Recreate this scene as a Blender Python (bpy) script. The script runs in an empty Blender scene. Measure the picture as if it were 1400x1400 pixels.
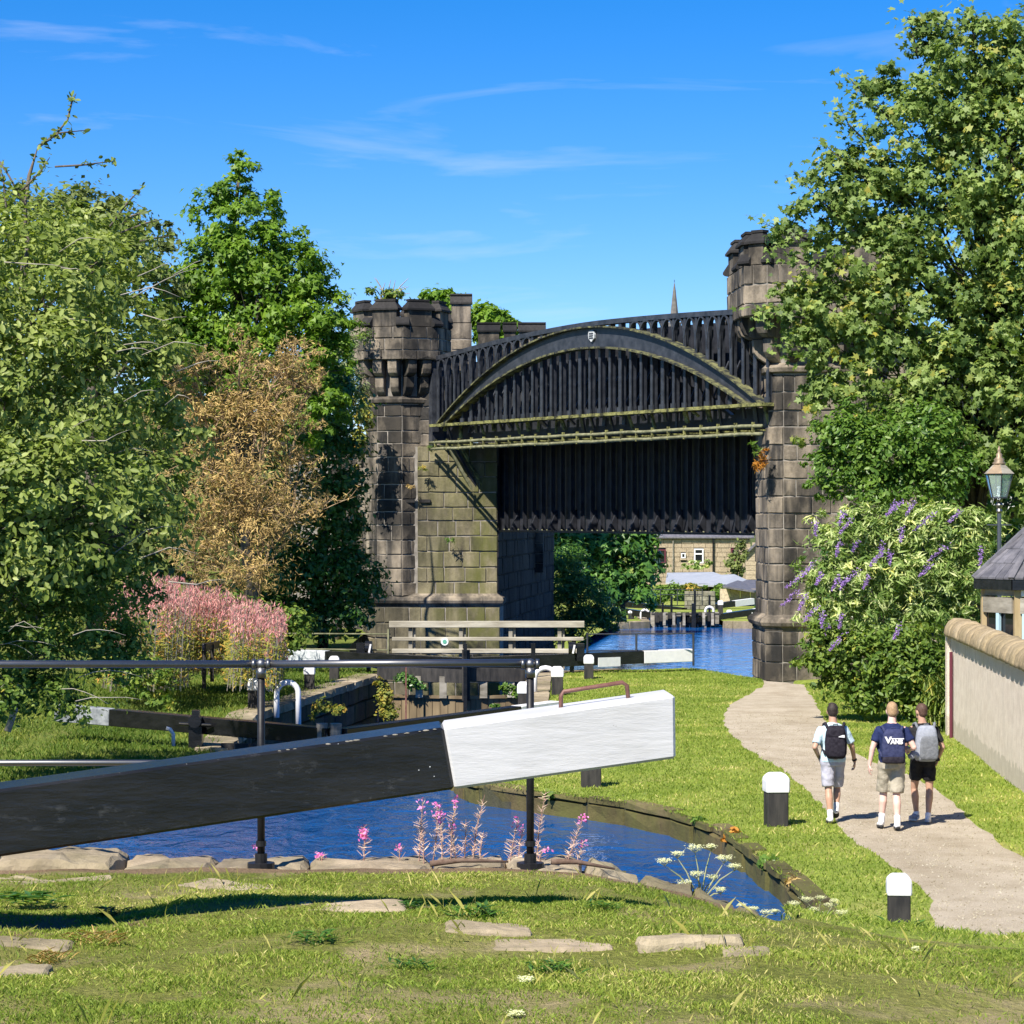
import bpy, bmesh, math, random
import numpy as np
from mathutils import Vector, Matrix, noise
from mathutils.geometry import delaunay_2d_cdt

SC = bpy.context.scene
C = SC.collection
R = math.radians
F = 3600.0      # focal length in units of 1/1400 of the frame width
CZ = 4.6        # camera height above the towpath

# ------------------------------------------------------------------ camera
cam_d = bpy.data.cameras.new('camera')
cam = bpy.data.objects.new('camera', cam_d)
C.objects.link(cam)
cam.location = (0, 0, CZ)
cam.rotation_euler = (R(90), 0, 0)
cam_d.sensor_width = 36.0
cam_d.lens = 36.0 * F / 1400.0
cam_d.clip_start = 0.5
cam_d.clip_end = 9000
SC.camera = cam

# ------------------------------------------------------------------ sky and sun
SUN_EL, SUN_AZ = R(48), R(212)
world = bpy.data.worlds.new('World')
SC.world = world
world.use_nodes = True
wn = world.node_tree
wn.nodes.clear()
def wnode(t, **k):
    n = wn.nodes.new(t)
    for a, b in k.items(): setattr(n, a, b)
    return n
w_out = wnode('ShaderNodeOutputWorld')
w_bg = wnode('ShaderNodeBackground')
w_sky = wnode('ShaderNodeTexSky', sky_type='NISHITA', sun_disc=False)
w_sky.sun_elevation = SUN_EL
w_sky.sun_rotation = SUN_AZ
w_sky.altitude = 2500
w_sky.air_density = 1.0
w_sky.dust_density = 0.0
w_sky.ozone_density = 3.0
w_hs = wnode('ShaderNodeHueSaturation')
w_hs.inputs['Saturation'].default_value = 1.45
w_hs.inputs['Hue'].default_value = 0.5
w_tc = wnode('ShaderNodeTexCoord')
w_map = wnode('ShaderNodeMapping')
w_map.inputs['Scale'].default_value = (7.0, 7.0, 48.0)
w_map.inputs['Location'].default_value = (0, 0, .8)
w_map.inputs['Rotation'].default_value = (0, R(4), 0)
w_no = wnode('ShaderNodeTexNoise')
w_no.inputs['Scale'].default_value = 1.0
w_no.inputs['Detail'].default_value = 6
w_no.inputs['Roughness'].default_value = 0.55
w_no.inputs['Distortion'].default_value = 0.6
w_cr = wnode('ShaderNodeValToRGB')
w_cr.color_ramp.elements[0].position = 0.572
w_cr.color_ramp.elements[1].position = 0.86
w_cr.color_ramp.elements[1].color = (0.34, 0.34, 0.34, 1)
w_mix = wnode('ShaderNodeMixRGB')
w_mix.inputs['Color2'].default_value = (6.6, 6.9, 8.2, 1)
L = wn.links.new
L(w_sky.outputs[0], w_hs.inputs['Color'])
L(w_tc.outputs['Generated'], w_map.inputs[0])
L(w_map.outputs[0], w_no.inputs['Vector'])
L(w_no.outputs['Fac'], w_cr.inputs[0])
L(w_cr.outputs[0], w_mix.inputs['Fac'])
w_mu = wnode('ShaderNodeMixRGB', blend_type='MULTIPLY')
w_mu.inputs['Fac'].default_value = 1.0
w_mu.inputs['Color2'].default_value = (0.96, 0.91, 1.08, 1)
L(w_hs.outputs[0], w_mu.inputs['Color1'])
L(w_mu.outputs[0], w_mix.inputs['Color1'])
L(w_mix.outputs[0], w_bg.inputs['Color'])
w_bg.inputs['Strength'].default_value = 0.078
L(w_bg.outputs[0], w_out.inputs['Surface'])

sun_d = bpy.data.lights.new('sun', 'SUN')
sun_d.energy = 4.9
sun_d.angle = R(0.53)
sun_d.color = (1.0, 0.93, 0.82)
sun = bpy.data.objects.new('sun', sun_d)
C.objects.link(sun)
to_sun = Vector((math.sin(SUN_AZ) * math.cos(SUN_EL), math.cos(SUN_AZ) * math.cos(SUN_EL), math.sin(SUN_EL)))
sun.rotation_euler = (-to_sun).to_track_quat('-Z', 'Y').to_euler()
sun.location = to_sun * 60

SC.view_settings.view_transform = 'Standard'
SC.view_settings.look = 'None'
SC.view_settings.exposure = 0.95
SC.view_settings.gamma = 1.0
SC.view_settings.use_curve_mapping = False
SC.render.engine = 'CYCLES'
SC.cycles.max_bounces = 6
SC.cycles.transparent_max_bounces = 8

# ------------------------------------------------------------------ helpers
def W(px, py, d):
    "the point seen at photo pixel (px, py) that stands d metres in front of the camera"
    return Vector(((px - 700) / F * d, d, CZ - (py - 700) / F * d))
def G(px, py, z=0.0):
    "the point of the level z seen at photo pixel (px, py)"
    d = F * (CZ - z) / (py - 700)
    return Vector(((px - 700) / F * d, d, z))
def sstep(a, b, x):
    t = min(1.0, max(0.0, (x - a) / (b - a)))
    return t * t * (3 - 2 * t)

class MB:
    "collects simple solids into one mesh"
    def __init__(s): s.v = []; s.f = []
    def add(s, vs, fs):
        o = len(s.v)
        s.v += [tuple(p) for p in vs]
        s.f += [tuple(i + o for i in f) for f in fs]
        return s
    def box(s, c, size, rz=0.0, M=None):
        x, y, z = size[0] / 2, size[1] / 2, size[2] / 2
        vs = [Vector((a, b, d)) for d in (-z, z) for b in (-y, y) for a in (-x, x)]
        M = M or (Matrix.Translation(Vector(c)) @ Matrix.Rotation(rz, 4, 'Z'))
        return s.add([M @ p for p in vs], [(0, 2, 3, 1), (4, 5, 7, 6), (0, 1, 5, 4), (2, 6, 7, 3), (0, 4, 6, 2), (1, 3, 7, 5)])
    def bar(s, p, q, w, h, up=(0, 0, 1), taper=None):
        "a rectangular bar from p to q, w wide across, h along up; taper = (w, h) at q"
        p, q = Vector(p), Vector(q)
        d = (q - p).normalized()
        side = d.cross(Vector(up))
        if side.length < 1e-4: side = d.cross(Vector((1, 0, 0)))
        side.normalize()
        u = side.cross(d).normalized()
        w2, h2 = taper or (w, h)
        vs = [p - side * w / 2 - u * h / 2, p + side * w / 2 - u * h / 2, p + side * w / 2 + u * h / 2, p - side * w / 2 + u * h / 2,
              q - side * w2 / 2 - u * h2 / 2, q + side * w2 / 2 - u * h2 / 2, q + side * w2 / 2 + u * h2 / 2, q - side * w2 / 2 + u * h2 / 2]
        return s.add(vs, [(3, 2, 1, 0), (4, 5, 6, 7), (0, 1, 5, 4), (1, 2, 6, 5), (2, 3, 7, 6), (3, 0, 4, 7)])
    def tube(s, pts, r, seg=8, cap=True):
        pts = [Vector(p) for p in pts]
        n = len(pts)
        rs = r if isinstance(r, (list, tuple)) else [r] * n
        rings = []
        ref = None
        for i in range(n):
            d = (pts[min(i + 1, n - 1)] - pts[max(i - 1, 0)])
            if d.length < 1e-9: d = Vector((0, 0, 1))
            d.normalize()
            if ref is None:
                ref = Vector((0, 0, 1)) if abs(d.z) < .9 else Vector((1, 0, 0))
            a = (ref - d * ref.dot(d))
            if a.length < 1e-5: a = Vector((1, 0, 0)) - d * d.x
            a.normalize(); ref = a
            b = d.cross(a)
            rings.append([pts[i] + (a * math.cos(2 * math.pi * k / seg) + b * math.sin(2 * math.pi * k / seg)) * rs[i] for k in range(seg)])
        vs = [p for r_ in rings for p in r_]
        fs = [(i * seg + k, i * seg + (k + 1) % seg, (i + 1) * seg + (k + 1) % seg, (i + 1) * seg + k) for i in range(n - 1) for k in range(seg)]
        if cap:
            fs.append(tuple(range(seg - 1, -1, -1)))
            fs.append(tuple((n - 1) * seg + k for k in range(seg)))
        return s.add(vs, fs)
    def prism(s, poly, z0, z1):
        "vertical prism over a counter-clockwise polygon"
        n = len(poly)
        vs = [(p[0], p[1], z0) for p in poly] + [(p[0], p[1], z1) for p in poly]
        fs = [tuple(range(n - 1, -1, -1)), tuple(range(n, 2 * n))] + [(i, (i + 1) % n, n + (i + 1) % n, n + i) for i in range(n)]
        return s.add(vs, fs)
    def extrude(s, prof, o, ax, up, dep, w):
        "profile (a, b) in the plane of ax and up through o, made w thick along dep (centred)"
        o, ax, up, dep = Vector(o), Vector(ax), Vector(up), Vector(dep)
        n = len(prof)
        vs = [o + ax * a + up * b - dep * w / 2 for a, b in prof] + [o + ax * a + up * b + dep * w / 2 for a, b in prof]
        fs = [tuple(range(n - 1, -1, -1)), tuple(range(n, 2 * n))] + [(i, (i + 1) % n, n + (i + 1) % n, n + i) for i in range(n)]
        return s.add(vs, fs)
    def lathe(s, prof, c, seg=12, rz=0.0):
        c = Vector(c)
        vs, fs = [], []
        for r_, z in prof:
            for k in range(seg):
                a = rz + 2 * math.pi * k / seg
                vs.append(c + Vector((r_ * math.cos(a), r_ * math.sin(a), z)))
        for i in range(len(prof) - 1):
            for k in range(seg):
                fs.append((i * seg + k, i * seg + (k + 1) % seg, (i + 1) * seg + (k + 1) % seg, (i + 1) * seg + k))
        fs.append(tuple(range(seg - 1, -1, -1)))
        fs.append(tuple((len(prof) - 1) * seg + k for k in range(seg)))
        return s.add(vs, fs)
    def ball(s, c, r, seg=10, rings=7, M=None):
        c = Vector(c)
        r = r if isinstance(r, (tuple, list)) else (r, r, r)
        M = M or Matrix.Identity(3)
        vs = [c + M @ Vector((0, 0, -r[2]))]
        for i in range(1, rings):
            a = -math.pi / 2 + math.pi * i / rings
            for k in range(seg):
                b = 2 * math.pi * k / seg
                vs.append(c + M @ Vector((r[0] * math.cos(a) * math.cos(b), r[1] * math.cos(a) * math.sin(b), r[2] * math.sin(a))))
        vs.append(c + M @ Vector((0, 0, r[2])))
        fs = [(0, 1 + (k + 1) % seg, 1 + k) for k in range(seg)]
        for i in range(rings - 2):
            for k in range(seg):
                a0 = 1 + i * seg
                fs.append((a0 + k, a0 + (k + 1) % seg, a0 + seg + (k + 1) % seg, a0 + seg + k))
        t = len(vs) - 1
        a0 = 1 + (rings - 2) * seg
        fs += [(a0 + k, a0 + (k + 1) % seg, t) for k in range(seg)]
        return s.add(vs, fs)
    def mesh(s, name, m=None, smooth=False, bevel=0.0):
        me = bpy.data.meshes.new(name)
        me.from_pydata(s.v, [], s.f)
        if bevel:
            bm = bmesh.new(); bm.from_mesh(me)
            bmesh.ops.recalc_face_normals(bm, faces=bm.faces)
            bmesh.ops.bevel(bm, geom=list(bm.edges), offset=bevel, segments=1, affect='EDGES')
            bm.to_mesh(me); bm.free()
        if m: me.materials.append(m)
        if smooth:
            me.polygons.foreach_set('use_smooth', [True] * len(me.polygons))
        me.update()
        return me

def put(name, me, parent=None, M=None):
    "links a mesh as one object; coordinates stay world coordinates under a parent"
    o = bpy.data.objects.new(name, me)
    C.objects.link(o)
    if M is not None: o.matrix_world = M
    if parent is not None:
        o.parent = parent
        o.matrix_parent_inverse = INV.get(parent.name, Matrix.Identity(4))
    return o
INV = {}
def obj(name, mb, m, parent=None, smooth=False, bevel=0.0):
    return put(name, mb.mesh(name, m, smooth, bevel), parent)
def tag(o, label, cat, group=None, kind=None):
    o['label'] = label; o['category'] = cat
    if group: o['group'] = group
    if kind: o['kind'] = kind
    return o
def thing(name, label, cat, loc=(0, 0, 0), group=None):
    o = bpy.data.objects.new(name, None)
    C.objects.link(o)
    o.location = loc
    o.empty_display_size = 0.2
    INV[o.name] = Matrix.Translation(-Vector(loc))
    return tag(o, label, cat, group)
def dup(root, loc, label, rz=0.0, sc=1.0, group=None):
    "a copy of a thing built at the origin, with copies of its parts"
    r = root.copy(); C.objects.link(r)
    r.location = loc; r.rotation_euler = (0, 0, rz)
    r.scale = sc if isinstance(sc, (tuple, list)) else (sc, sc, sc)
    r['label'] = label
    if group: r['group'] = group
    def kids(src, dst):
        for ch in list(src.children):
            c = ch.copy(); C.objects.link(c); c.parent = dst
            kids(ch, c)
    kids(root, r)
    return r
def set_root(o, loc, label, rz=0.0, sc=1.0):
    o.location = loc; o.rotation_euler = (0, 0, rz); o['label'] = label
    o.scale = sc if isinstance(sc, (tuple, list)) else (sc, sc, sc)
    return o

# ------------------------------------------------------------------ materials
class NB:
    def __init__(s, name):
        s.m = bpy.data.materials.new(name); s.m.use_nodes = True
        s.nt = s.m.node_tree; s.b = s.nt.nodes['Principled BSDF']
        s._pos = None
    def n(s, t, **k):
        n = s.nt.nodes.new(t)
        for a, b in k.items(): setattr(n, a, b)
        return n
    def l(s, a, b): s.nt.links.new(a, b)
    def pos(s):
        if s._pos is None: s._pos = s.n('ShaderNodeNewGeometry').outputs['Position']
        return s._pos
    def noise(s, scale, detail=4, rough=.55, stretch=(1, 1, 1), off=(0, 0, 0), dist=0.0, vec=None):
        mp = s.n('ShaderNodeMapping')
        mp.inputs['Scale'].default_value = stretch
        mp.inputs['Location'].default_value = off
        s.l(vec or s.pos(), mp.inputs[0])
        no = s.n('ShaderNodeTexNoise')
        no.inputs['Scale'].default_value = scale
        no.inputs['Detail'].default_value = detail
        no.inputs['Roughness'].default_value = rough
        no.inputs['Distortion'].default_value = dist
        s.l(mp.outputs[0], no.inputs['Vector'])
        return no.outputs['Fac']
    def ramp(s, fac, stops):
        r = s.n('ShaderNodeValToRGB')
        e = r.color_ramp.elements
        while len(e) < len(stops): e.new(0.5)
        for i, (p, c) in enumerate(stops):
            e[i].position = p
            e[i].color = (c, c, c, 1) if isinstance(c, (int, float)) else (*c, 1)
        s.l(fac, r.inputs[0])
        return r.outputs['Color']
    def mix(s, fac, a, b, mode='MIX'):
        n = s.n('ShaderNodeMixRGB', blend_type=mode)
        for sock, v in (('Fac', fac), ('Color1', a), ('Color2', b)):
            if isinstance(v, (int, float)): n.inputs[sock].default_value = v if sock == 'Fac' else (v, v, v, 1)
            elif isinstance(v, tuple): n.inputs[sock].default_value = (*v, 1)
            else: s.l(v, n.inputs[sock])
        return n.outputs[0]
    def math(s, op, a, b):
        n = s.n('ShaderNodeMath', operation=op)
        for i, v in enumerate((a, b)):
            if isinstance(v, (int, float)): n.inputs[i].default_value = v
            else: s.l(v, n.inputs[i])
        return n.outputs[0]
    def rnd(s): return s.n('ShaderNodeObjectInfo').outputs['Random']
    def bump(s, h, strength=.3, dist=.02):
        n = s.n('ShaderNodeBump')
        n.inputs['Strength'].default_value = strength
        n.inputs['Distance'].default_value = dist
        s.l(h, n.inputs['Height'])
        s.l(n.outputs[0], s.b.inputs['Normal'])
    def done(s, col, rough=.7, spec=.3, metal=0.0):
        if isinstance(col, tuple): s.b.inputs['Base Color'].default_value = (*col, 1)
        else: s.l(col, s.b.inputs['Base Color'])
        if isinstance(rough, (int, float)): s.b.inputs['Roughness'].default_value = rough
        else: s.l(rough, s.b.inputs['Roughness'])
        s.b.inputs['Specular IOR Level'].default_value = spec
        s.b.inputs['Metallic'].default_value = metal
        return s.m

def simple(name, c1, c2=None, scale=6, rough=.7, spec=.3, metal=0.0, bump=0.0, bscale=40, stretch=(1, 1, 1), rnd=0.0, lo=.35, hi=.65, bdist=.01):
    n = NB(name)
    col = c1
    if c2 is not None:
        col = n.ramp(n.noise(scale, 5, .6, stretch), [(lo, c1), (hi, c2)])
    if rnd:
        v = n.ramp(n.rnd(), [(0, 1 - rnd), (1, 1 + rnd)])
        col = n.mix(1.0, col, v, 'MULTIPLY')
    if bump: n.bump(n.noise(bscale, 4, .6, stretch), bump, bdist)
    return n.done(col, rough, spec, metal)

def stone_mat(name, dark, mid, light, moss=0.0, streak=.5, soot=.5, mossx=None):
    n = NB(name)
    blk = n.ramp(n.rnd(), [(0, dark), (.22, mid), (.5, tuple((a + b) / 2 for a, b in zip(dark, mid))), (.78, light), (1, mid)])
    grain = n.ramp(n.noise(9, 6, .65), [(.3, .62), (.7, 1.25)])
    col = n.mix(1.0, blk, grain, 'MULTIPLY')
    st = n.ramp(n.noise(2.4, 5, .6, (1, 1, .14)), [(.42, 0.0), (.62, streak)])
    col = n.mix(st, col, tuple(min(1, c * 1.5) for c in light))
    so = n.ramp(n.noise(.55, 5, .62, (1, 1, .55), (3, 1, 7)), [(.42, 0.0), (.6, soot)])
    col = n.mix(so, col, tuple(c * .55 for c in dark))
    if moss:
        mo = n.ramp(n.noise(.8, 6, .65, (1, 1, .45), (11, 5, 2)), [(.40, 0.0), (.62, moss)])
        if mossx:
            sx = n.n('ShaderNodeSeparateXYZ'); n.l(n.pos(), sx.inputs[0])
            mr = n.n('ShaderNodeMapRange'); n.l(sx.outputs[0], mr.inputs[0])
            mr.inputs[1].default_value, mr.inputs[2].default_value = mossx
            mo = n.math('MULTIPLY', mo, mr.outputs[0])
        col = n.mix(mo, col, (.105, .11, .03))
    n.bump(n.noise(22, 6, .7), .55, .03)
    return n.done(col, .88, .2)

LEAFK = 1.45
def leaf_mat(name, stops, rough=.42, spec=.45, trans=.35):
    n = NB(name)
    at = n.n('ShaderNodeAttribute', attribute_name='tint')
    col = n.ramp(at.outputs['Fac'], [(p, tuple(min(.8, v * LEAFK * q) for v, q in zip(c, (1.0, 1.04, .82)))) for p, c in stops])
    n.done(col, rough, spec)
    tr = n.n('ShaderNodeBsdfTranslucent')
    tc = n.mix(1.0, col, (1.35, 1.45, .55), 'MULTIPLY')
    n.l(tc, tr.inputs[0])
    mx = n.n('ShaderNodeMixShader'); mx.inputs[0].default_value = trans
    n.l(n.b.outputs[0], mx.inputs[1]); n.l(tr.outputs[0], mx.inputs[2])
    n.l(mx.outputs[0], n.nt.nodes['Material Output'].inputs['Surface'])
    return n.m

M = {}
M['mortar'] = simple('lime_mortar', (.16, .145, .125), (.31, .285, .25), 3, .9)
M['stone'] = stone_mat('sooty_gritstone', (.03, .03, .03), (.115, .102, .087), (.265, .222, .168), .0, .65, .9)
M['stone_moss'] = stone_mat('mossy_gritstone', (.06, .056, .042), (.14, .122, .078), (.235, .205, .13), .9, .5, .7, (-4.2, -1.5))
M['stone_dark'] = stone_mat('soot_shade_stone', (.018, .018, .02), (.035, .034, .034), (.06, .056, .052), .0, .15, .5)  # sooty stone; under the deck its black also stands for shade
M['stone_lock'] = stone_mat('lock_wall_stone', (.03, .03, .026), (.07, .066, .05), (.1, .09, .07), .5, .15, .6)
M['stone_edge'] = stone_mat('mossy_canal_edge', (.05, .042, .024), (.115, .09, .04), (.17, .135, .07), .75, .12, .5)
M['coping'] = stone_mat('worn_coping_stone', (.17, .14, .10), (.34, .275, .19), (.44, .365, .26), .4, .25, .55)
M['housestone'] = stone_mat('tan_house_stone', (.36, .29, .2), (.46, .38, .27), (.53, .45, .33), .0, .05, .12)
M['wallcap'] = stone_mat('rounded_wall_coping', (.22, .17, .105), (.33, .26, .16), (.40, .32, .21), .1, .1, .15)
def render_mat():
    n = NB('pebble_dash_render')
    col = n.ramp(n.noise(5, 5, .6), [(.35, (.66, .565, .475)), (.65, (.77, .68, .585))])
    st = n.ramp(n.noise(2.2, 6, .7, (1, 1, .22)), [(.5, 0.0), (.7, .22)])
    col = n.mix(st, col, (.33, .29, .24))
    sx = n.n('ShaderNodeSeparateXYZ'); n.l(n.pos(), sx.inputs[0])
    damp = n.math('MULTIPLY', n.math('LESS_THAN', n.math('ADD', sx.outputs[2], n.math('MULTIPLY', n.noise(3, 5, .6), -.6)), .05), .35)
    col = n.mix(damp, col, (.26, .24, .16))
    col = n.mix(1.0, col, n.ramp(n.noise(60, 3, .8), [(.3, .8), (.7, 1.15)]), 'MULTIPLY')
    n.bump(n.noise(55, 4, .7), .9, .03)
    return n.done(col, .92, .15)
M['render'] = render_mat()
M['iron'] = simple('black_ironwork_paint', (.018, .021, .028), (.045, .05, .062), 3.5, .42, .5, bump=.1, bscale=25)
M['iron_gloss'] = simple('glossy_black_rail_paint', (.010, .010, .012), (.018, .018, .022), 12, .45, 1.0, bump=.05, bscale=60)
M['iron_gloss'].node_tree.nodes['Principled BSDF'].inputs['Coat Weight'].default_value = 1.0
M['iron_gloss'].node_tree.nodes['Principled BSDF'].inputs['Coat Roughness'].default_value = .38
M['iron_gloss'].node_tree.nodes['Principled BSDF'].inputs['Coat IOR'].default_value = 1.9
M['iron_deep'] = simple('sooty_girder_steel', (.012, .013, .017), (.03, .032, .04), 2.5, .5, .4)
M['ironmoss'] = simple('moss_covered_flange', (.04, .042, .025), (.24, .24, .09), 3.2, .9, .15, bump=.8, bscale=14, lo=.38, hi=.56, bdist=.06)
M['archmoss'] = simple('thinly_mossed_iron', (.022, .025, .026), (.19, .19, .085), 4.0, .8, .2, bump=.6, bscale=16, lo=.42, hi=.66, bdist=.05)
def beam_mat():
    n = NB('scuffed_black_beam_paint')
    col = n.ramp(n.noise(7, 5, .6, (.25, 1, 1)), [(.35, (.005, .0055, .0065)), (.65, (.013, .0135, .015))])
    sc = n.math('MULTIPLY', n.ramp(n.noise(26, 6, .75, (.35, 1, 1)), [(.56, 0.0), (.72, .55)]), n.ramp(n.noise(1.7, 3, .5, (1, 1, 2), (3, 0, 1)), [(.5, 0.0), (.64, 1.0)]))
    col = n.mix(sc, col, (.10, .105, .11))
    n.bump(n.noise(24, 5, .65, (.12, 1, 1)), .3, .012)
    return n.done(col, .26, .45)
M['beamblack'] = beam_mat()
M['pipe'] = simple('mossy_pale_pipe', (.11, .115, .065), (.25, .25, .15), 4, .8, .2, bump=.4, bscale=16)
M['black'] = simple('black_timber_paint', (.005, .0055, .0065), (.013, .0135, .015), 7, .25, .45, bump=.18, bscale=26, stretch=(.25, 1, 1))
M['white'] = simple('white_timber_paint', (.49, .495, .505), (.54, .54, .55), 5, .5, .35, bump=.12, bscale=22, stretch=(.2, 1, 1.6))
def white_beam_mat():
    n = NB('worn_white_beam_paint')
    col = n.ramp(n.noise(5, 5, .6, (.2, 1, 1.6)), [(.35, (.47, .475, .485)), (.65, (.54, .54, .55))])
    st = n.ramp(n.noise(2.6, 6, .7, (.5, 1, 1.6)), [(.48, 0.0), (.72, .38)])
    col = n.mix(st, col, (.36, .35, .32))
    chip = n.ramp(n.noise(34, 4, .6, (.5, 1, 1)), [(.735, 0.0), (.75, .8)])
    col = n.mix(chip, col, (.16, .15, .13))
    n.bump(n.noise(22, 5, .65, (.14, 1, 1.4)), .3, .012)
    return n.done(col, .5, .35)
M['white_beam'] = white_beam_mat()
M['matt_rail'] = simple('matt_black_post_paint', (.006, .006, .007), (.014, .014, .016), 12, .5, .35, bump=.1, bscale=60)
M['white_cap'] = simple('white_bollard_paint', (.64, .645, .66), (.72, .72, .73), 8, .55, .3)
M['whiteweathered'] = simple('weathered_white_paint', (.33, .36, .38), (.62, .64, .65), 9, .7, .2, bump=.3, bscale=30)
M['greywhite'] = simple('shaded_white_paint', (.12, .135, .15), (.30, .32, .34), 7, .75, .2, bump=.3, bscale=30)  # weathered white, darkened in its colour for the shade of the trees
M['greywood'] = simple('weathered_grey_timber', (.16, .145, .115), (.36, .335, .28), 5, .85, .2, bump=.4, bscale=30, stretch=(.3, .3, 1), rnd=.2)
M['railwood'] = simple('pale_rail_timber', (.27, .245, .19), (.48, .45, .37), 5, .85, .2, bump=.4, bscale=30, stretch=(.2, 1, 1), rnd=.12)
M['postdark'] = simple('dark_bollard_timber', (.016, .016, .017), (.05, .046, .042), 9, .7, .3, bump=.5, bscale=22, stretch=(1, 1, .2))
M['gateplank'] = simple('wet_brown_gate_plank', (.12, .088, .05), (.23, .175, .10), 4, .6, .35, bump=.4, bscale=24, stretch=(1, 1, .15), rnd=.18)
M['rust'] = simple('rusty_brown_iron', (.10, .042, .03), (.19, .09, .07), 14, .5, .4, bump=.2, bscale=60)
M['slate'] = simple('grey_roof_slate', (.075, .075, .088), (.15, .145, .16), 4, .6, .35, rnd=.22, bump=.3, bscale=20)
M['sheetroof'] = simple('pale_sheet_roof', (.30, .32, .35), (.40, .415, .44), 2, .5, .4)
M['whitepaint'] = simple('white_joinery', (.78, .78, .78), None, rough=.45)
M['bluepaint'] = simple('pale_blue_joinery', (.38, .55, .62), (.44, .6, .66), 8, .5)
M['maroon'] = simple('maroon_joinery', (.11, .025, .04), None, rough=.5)
M['darkglass'] = simple('dark_window_glass', (.012, .014, .018), None, rough=.06, spec=.6)
M['woodpost'] = simple('tan_hut_timber', (.30, .22, .11), (.42, .33, .19), 6, .6, .3, stretch=(1, 1, .2), bump=.2)
M['copper'] = simple('aged_brass_finial', (.20, .15, .10), (.34, .25, .16), 9, .5, .5, .3)
def glass_mat():
    n = NB('lantern_glass')
    n.b.inputs['Transmission Weight'].default_value = .75
    n.b.inputs['IOR'].default_value = 1.1
    return n.done((.75, .9, .86), .12, .5)
M['lampglass'] = glass_mat()
# ------------------------------------------------------------------ the ground
def poly_area(p): return .5 * sum(p[i][0] * p[(i + 1) % len(p)][1] - p[(i + 1) % len(p)][0] * p[i][1] for i in range(len(p)))
def inside(p, q):
    x, y = q; c = False; n = len(p); j = n - 1
    for i in range(n):
        xi, yi = p[i]; xj, yj = p[j]
        if (yi > y) != (yj > y) and x < (xj - xi) * (y - yi) / (yj - yi) + xi: c = not c
        j = i
    return c
def inside_np(p, X, Y):
    c = np.zeros(len(X), bool); n = len(p); j = n - 1
    for i in range(n):
        xi, yi = p[i]; xj, yj = p[j]
        if yi != yj:
            k = ((yi > Y) != (yj > Y)) & (X < (xj - xi) * (Y - yi) / (yj - yi) + xi)
            c ^= k
        j = i
    return c
def densify(p, step, closed=True):
    out = []; n = len(p)
    for i in range(n if closed else n - 1):
        a, b = Vector(p[i][:2]), Vector(p[(i + 1) % n][:2])
        k = max(1, int((b - a).length / step))
        out += [tuple(a + (b - a) * t / k) for t in range(k)]
    if not closed: out.append(tuple(p[-1][:2]))
    return out
def smooth_line(pts, it=2):
    for _ in range(it):
        q = [pts[0]]
        for i in range(len(pts) - 1):
            a, b = Vector(pts[i]), Vector(pts[i + 1])
            q += [a * .75 + b * .25, a * .25 + b * .75]
        q.append(pts[-1]); pts = q
    return [tuple(p) for p in pts]
def sheet(poly, step, zfn, cuts=(), seed=0):
    "triangulates a polygon with inner points; returns vertices, triangles and for each triangle which cut polygon holds it"
    rng = random.Random(seed)
    pts = [Vector(p) for p in poly]; edges = [(i, (i + 1) % len(poly)) for i in range(len(poly))]
    for c in cuts:
        o = len(pts); pts += [Vector(p) for p in c]
        edges += [(o + i, o + (i + 1) % len(c)) for i in range(len(c))]
    xs = [p[0] for p in poly]; ys = [p[1] for p in poly]
    y = min(ys)
    while y < max(ys):
        st = step(y) if callable(step) else step
        x = min(xs)
        while x < max(xs):
            q = (x + rng.uniform(-.3, .3) * st, y + rng.uniform(-.3, .3) * st)
            if inside(poly, q): pts.append(Vector(q))
            x += st
        y += st
    V, E, T, *_ = delaunay_2d_cdt(pts, edges, [], 0, 1e-5)
    verts = [(v.x, v.y, zfn(v.x, v.y)) for v in V]
    groups = [[] for _ in range(len(cuts) + 1)]
    for t in T:
        cx = sum(V[i].x for i in t) / 3; cy = sum(V[i].y for i in t) / 3
        if not inside(poly, (cx, cy)): continue
        k = 0
        for j, c in enumerate(cuts):
            if inside(c, (cx, cy)): k = j + 1
        a, b, c_ = (V[i] for i in t)
        groups[k].append(t if (b - a).cross(c_ - a) > 0 else t[::-1])
    return verts, groups
def ground_obj(name, verts, tris, m, label, cat):
    used = sorted({i for t in tris for i in t}); mp = {a: b for b, a in enumerate(used)}
    me = bpy.data.meshes.new(name)
    me.from_pydata([verts[i] for i in used], [], [tuple(mp[i] for i in t) for t in tris])
    me.materials.append(m)
    me.polygons.foreach_set('use_smooth', [True] * len(me.polygons))
    o = bpy.data.objects.new(name, me); C.objects.link(o)
    return tag(o, label, cat, kind='structure')

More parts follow.
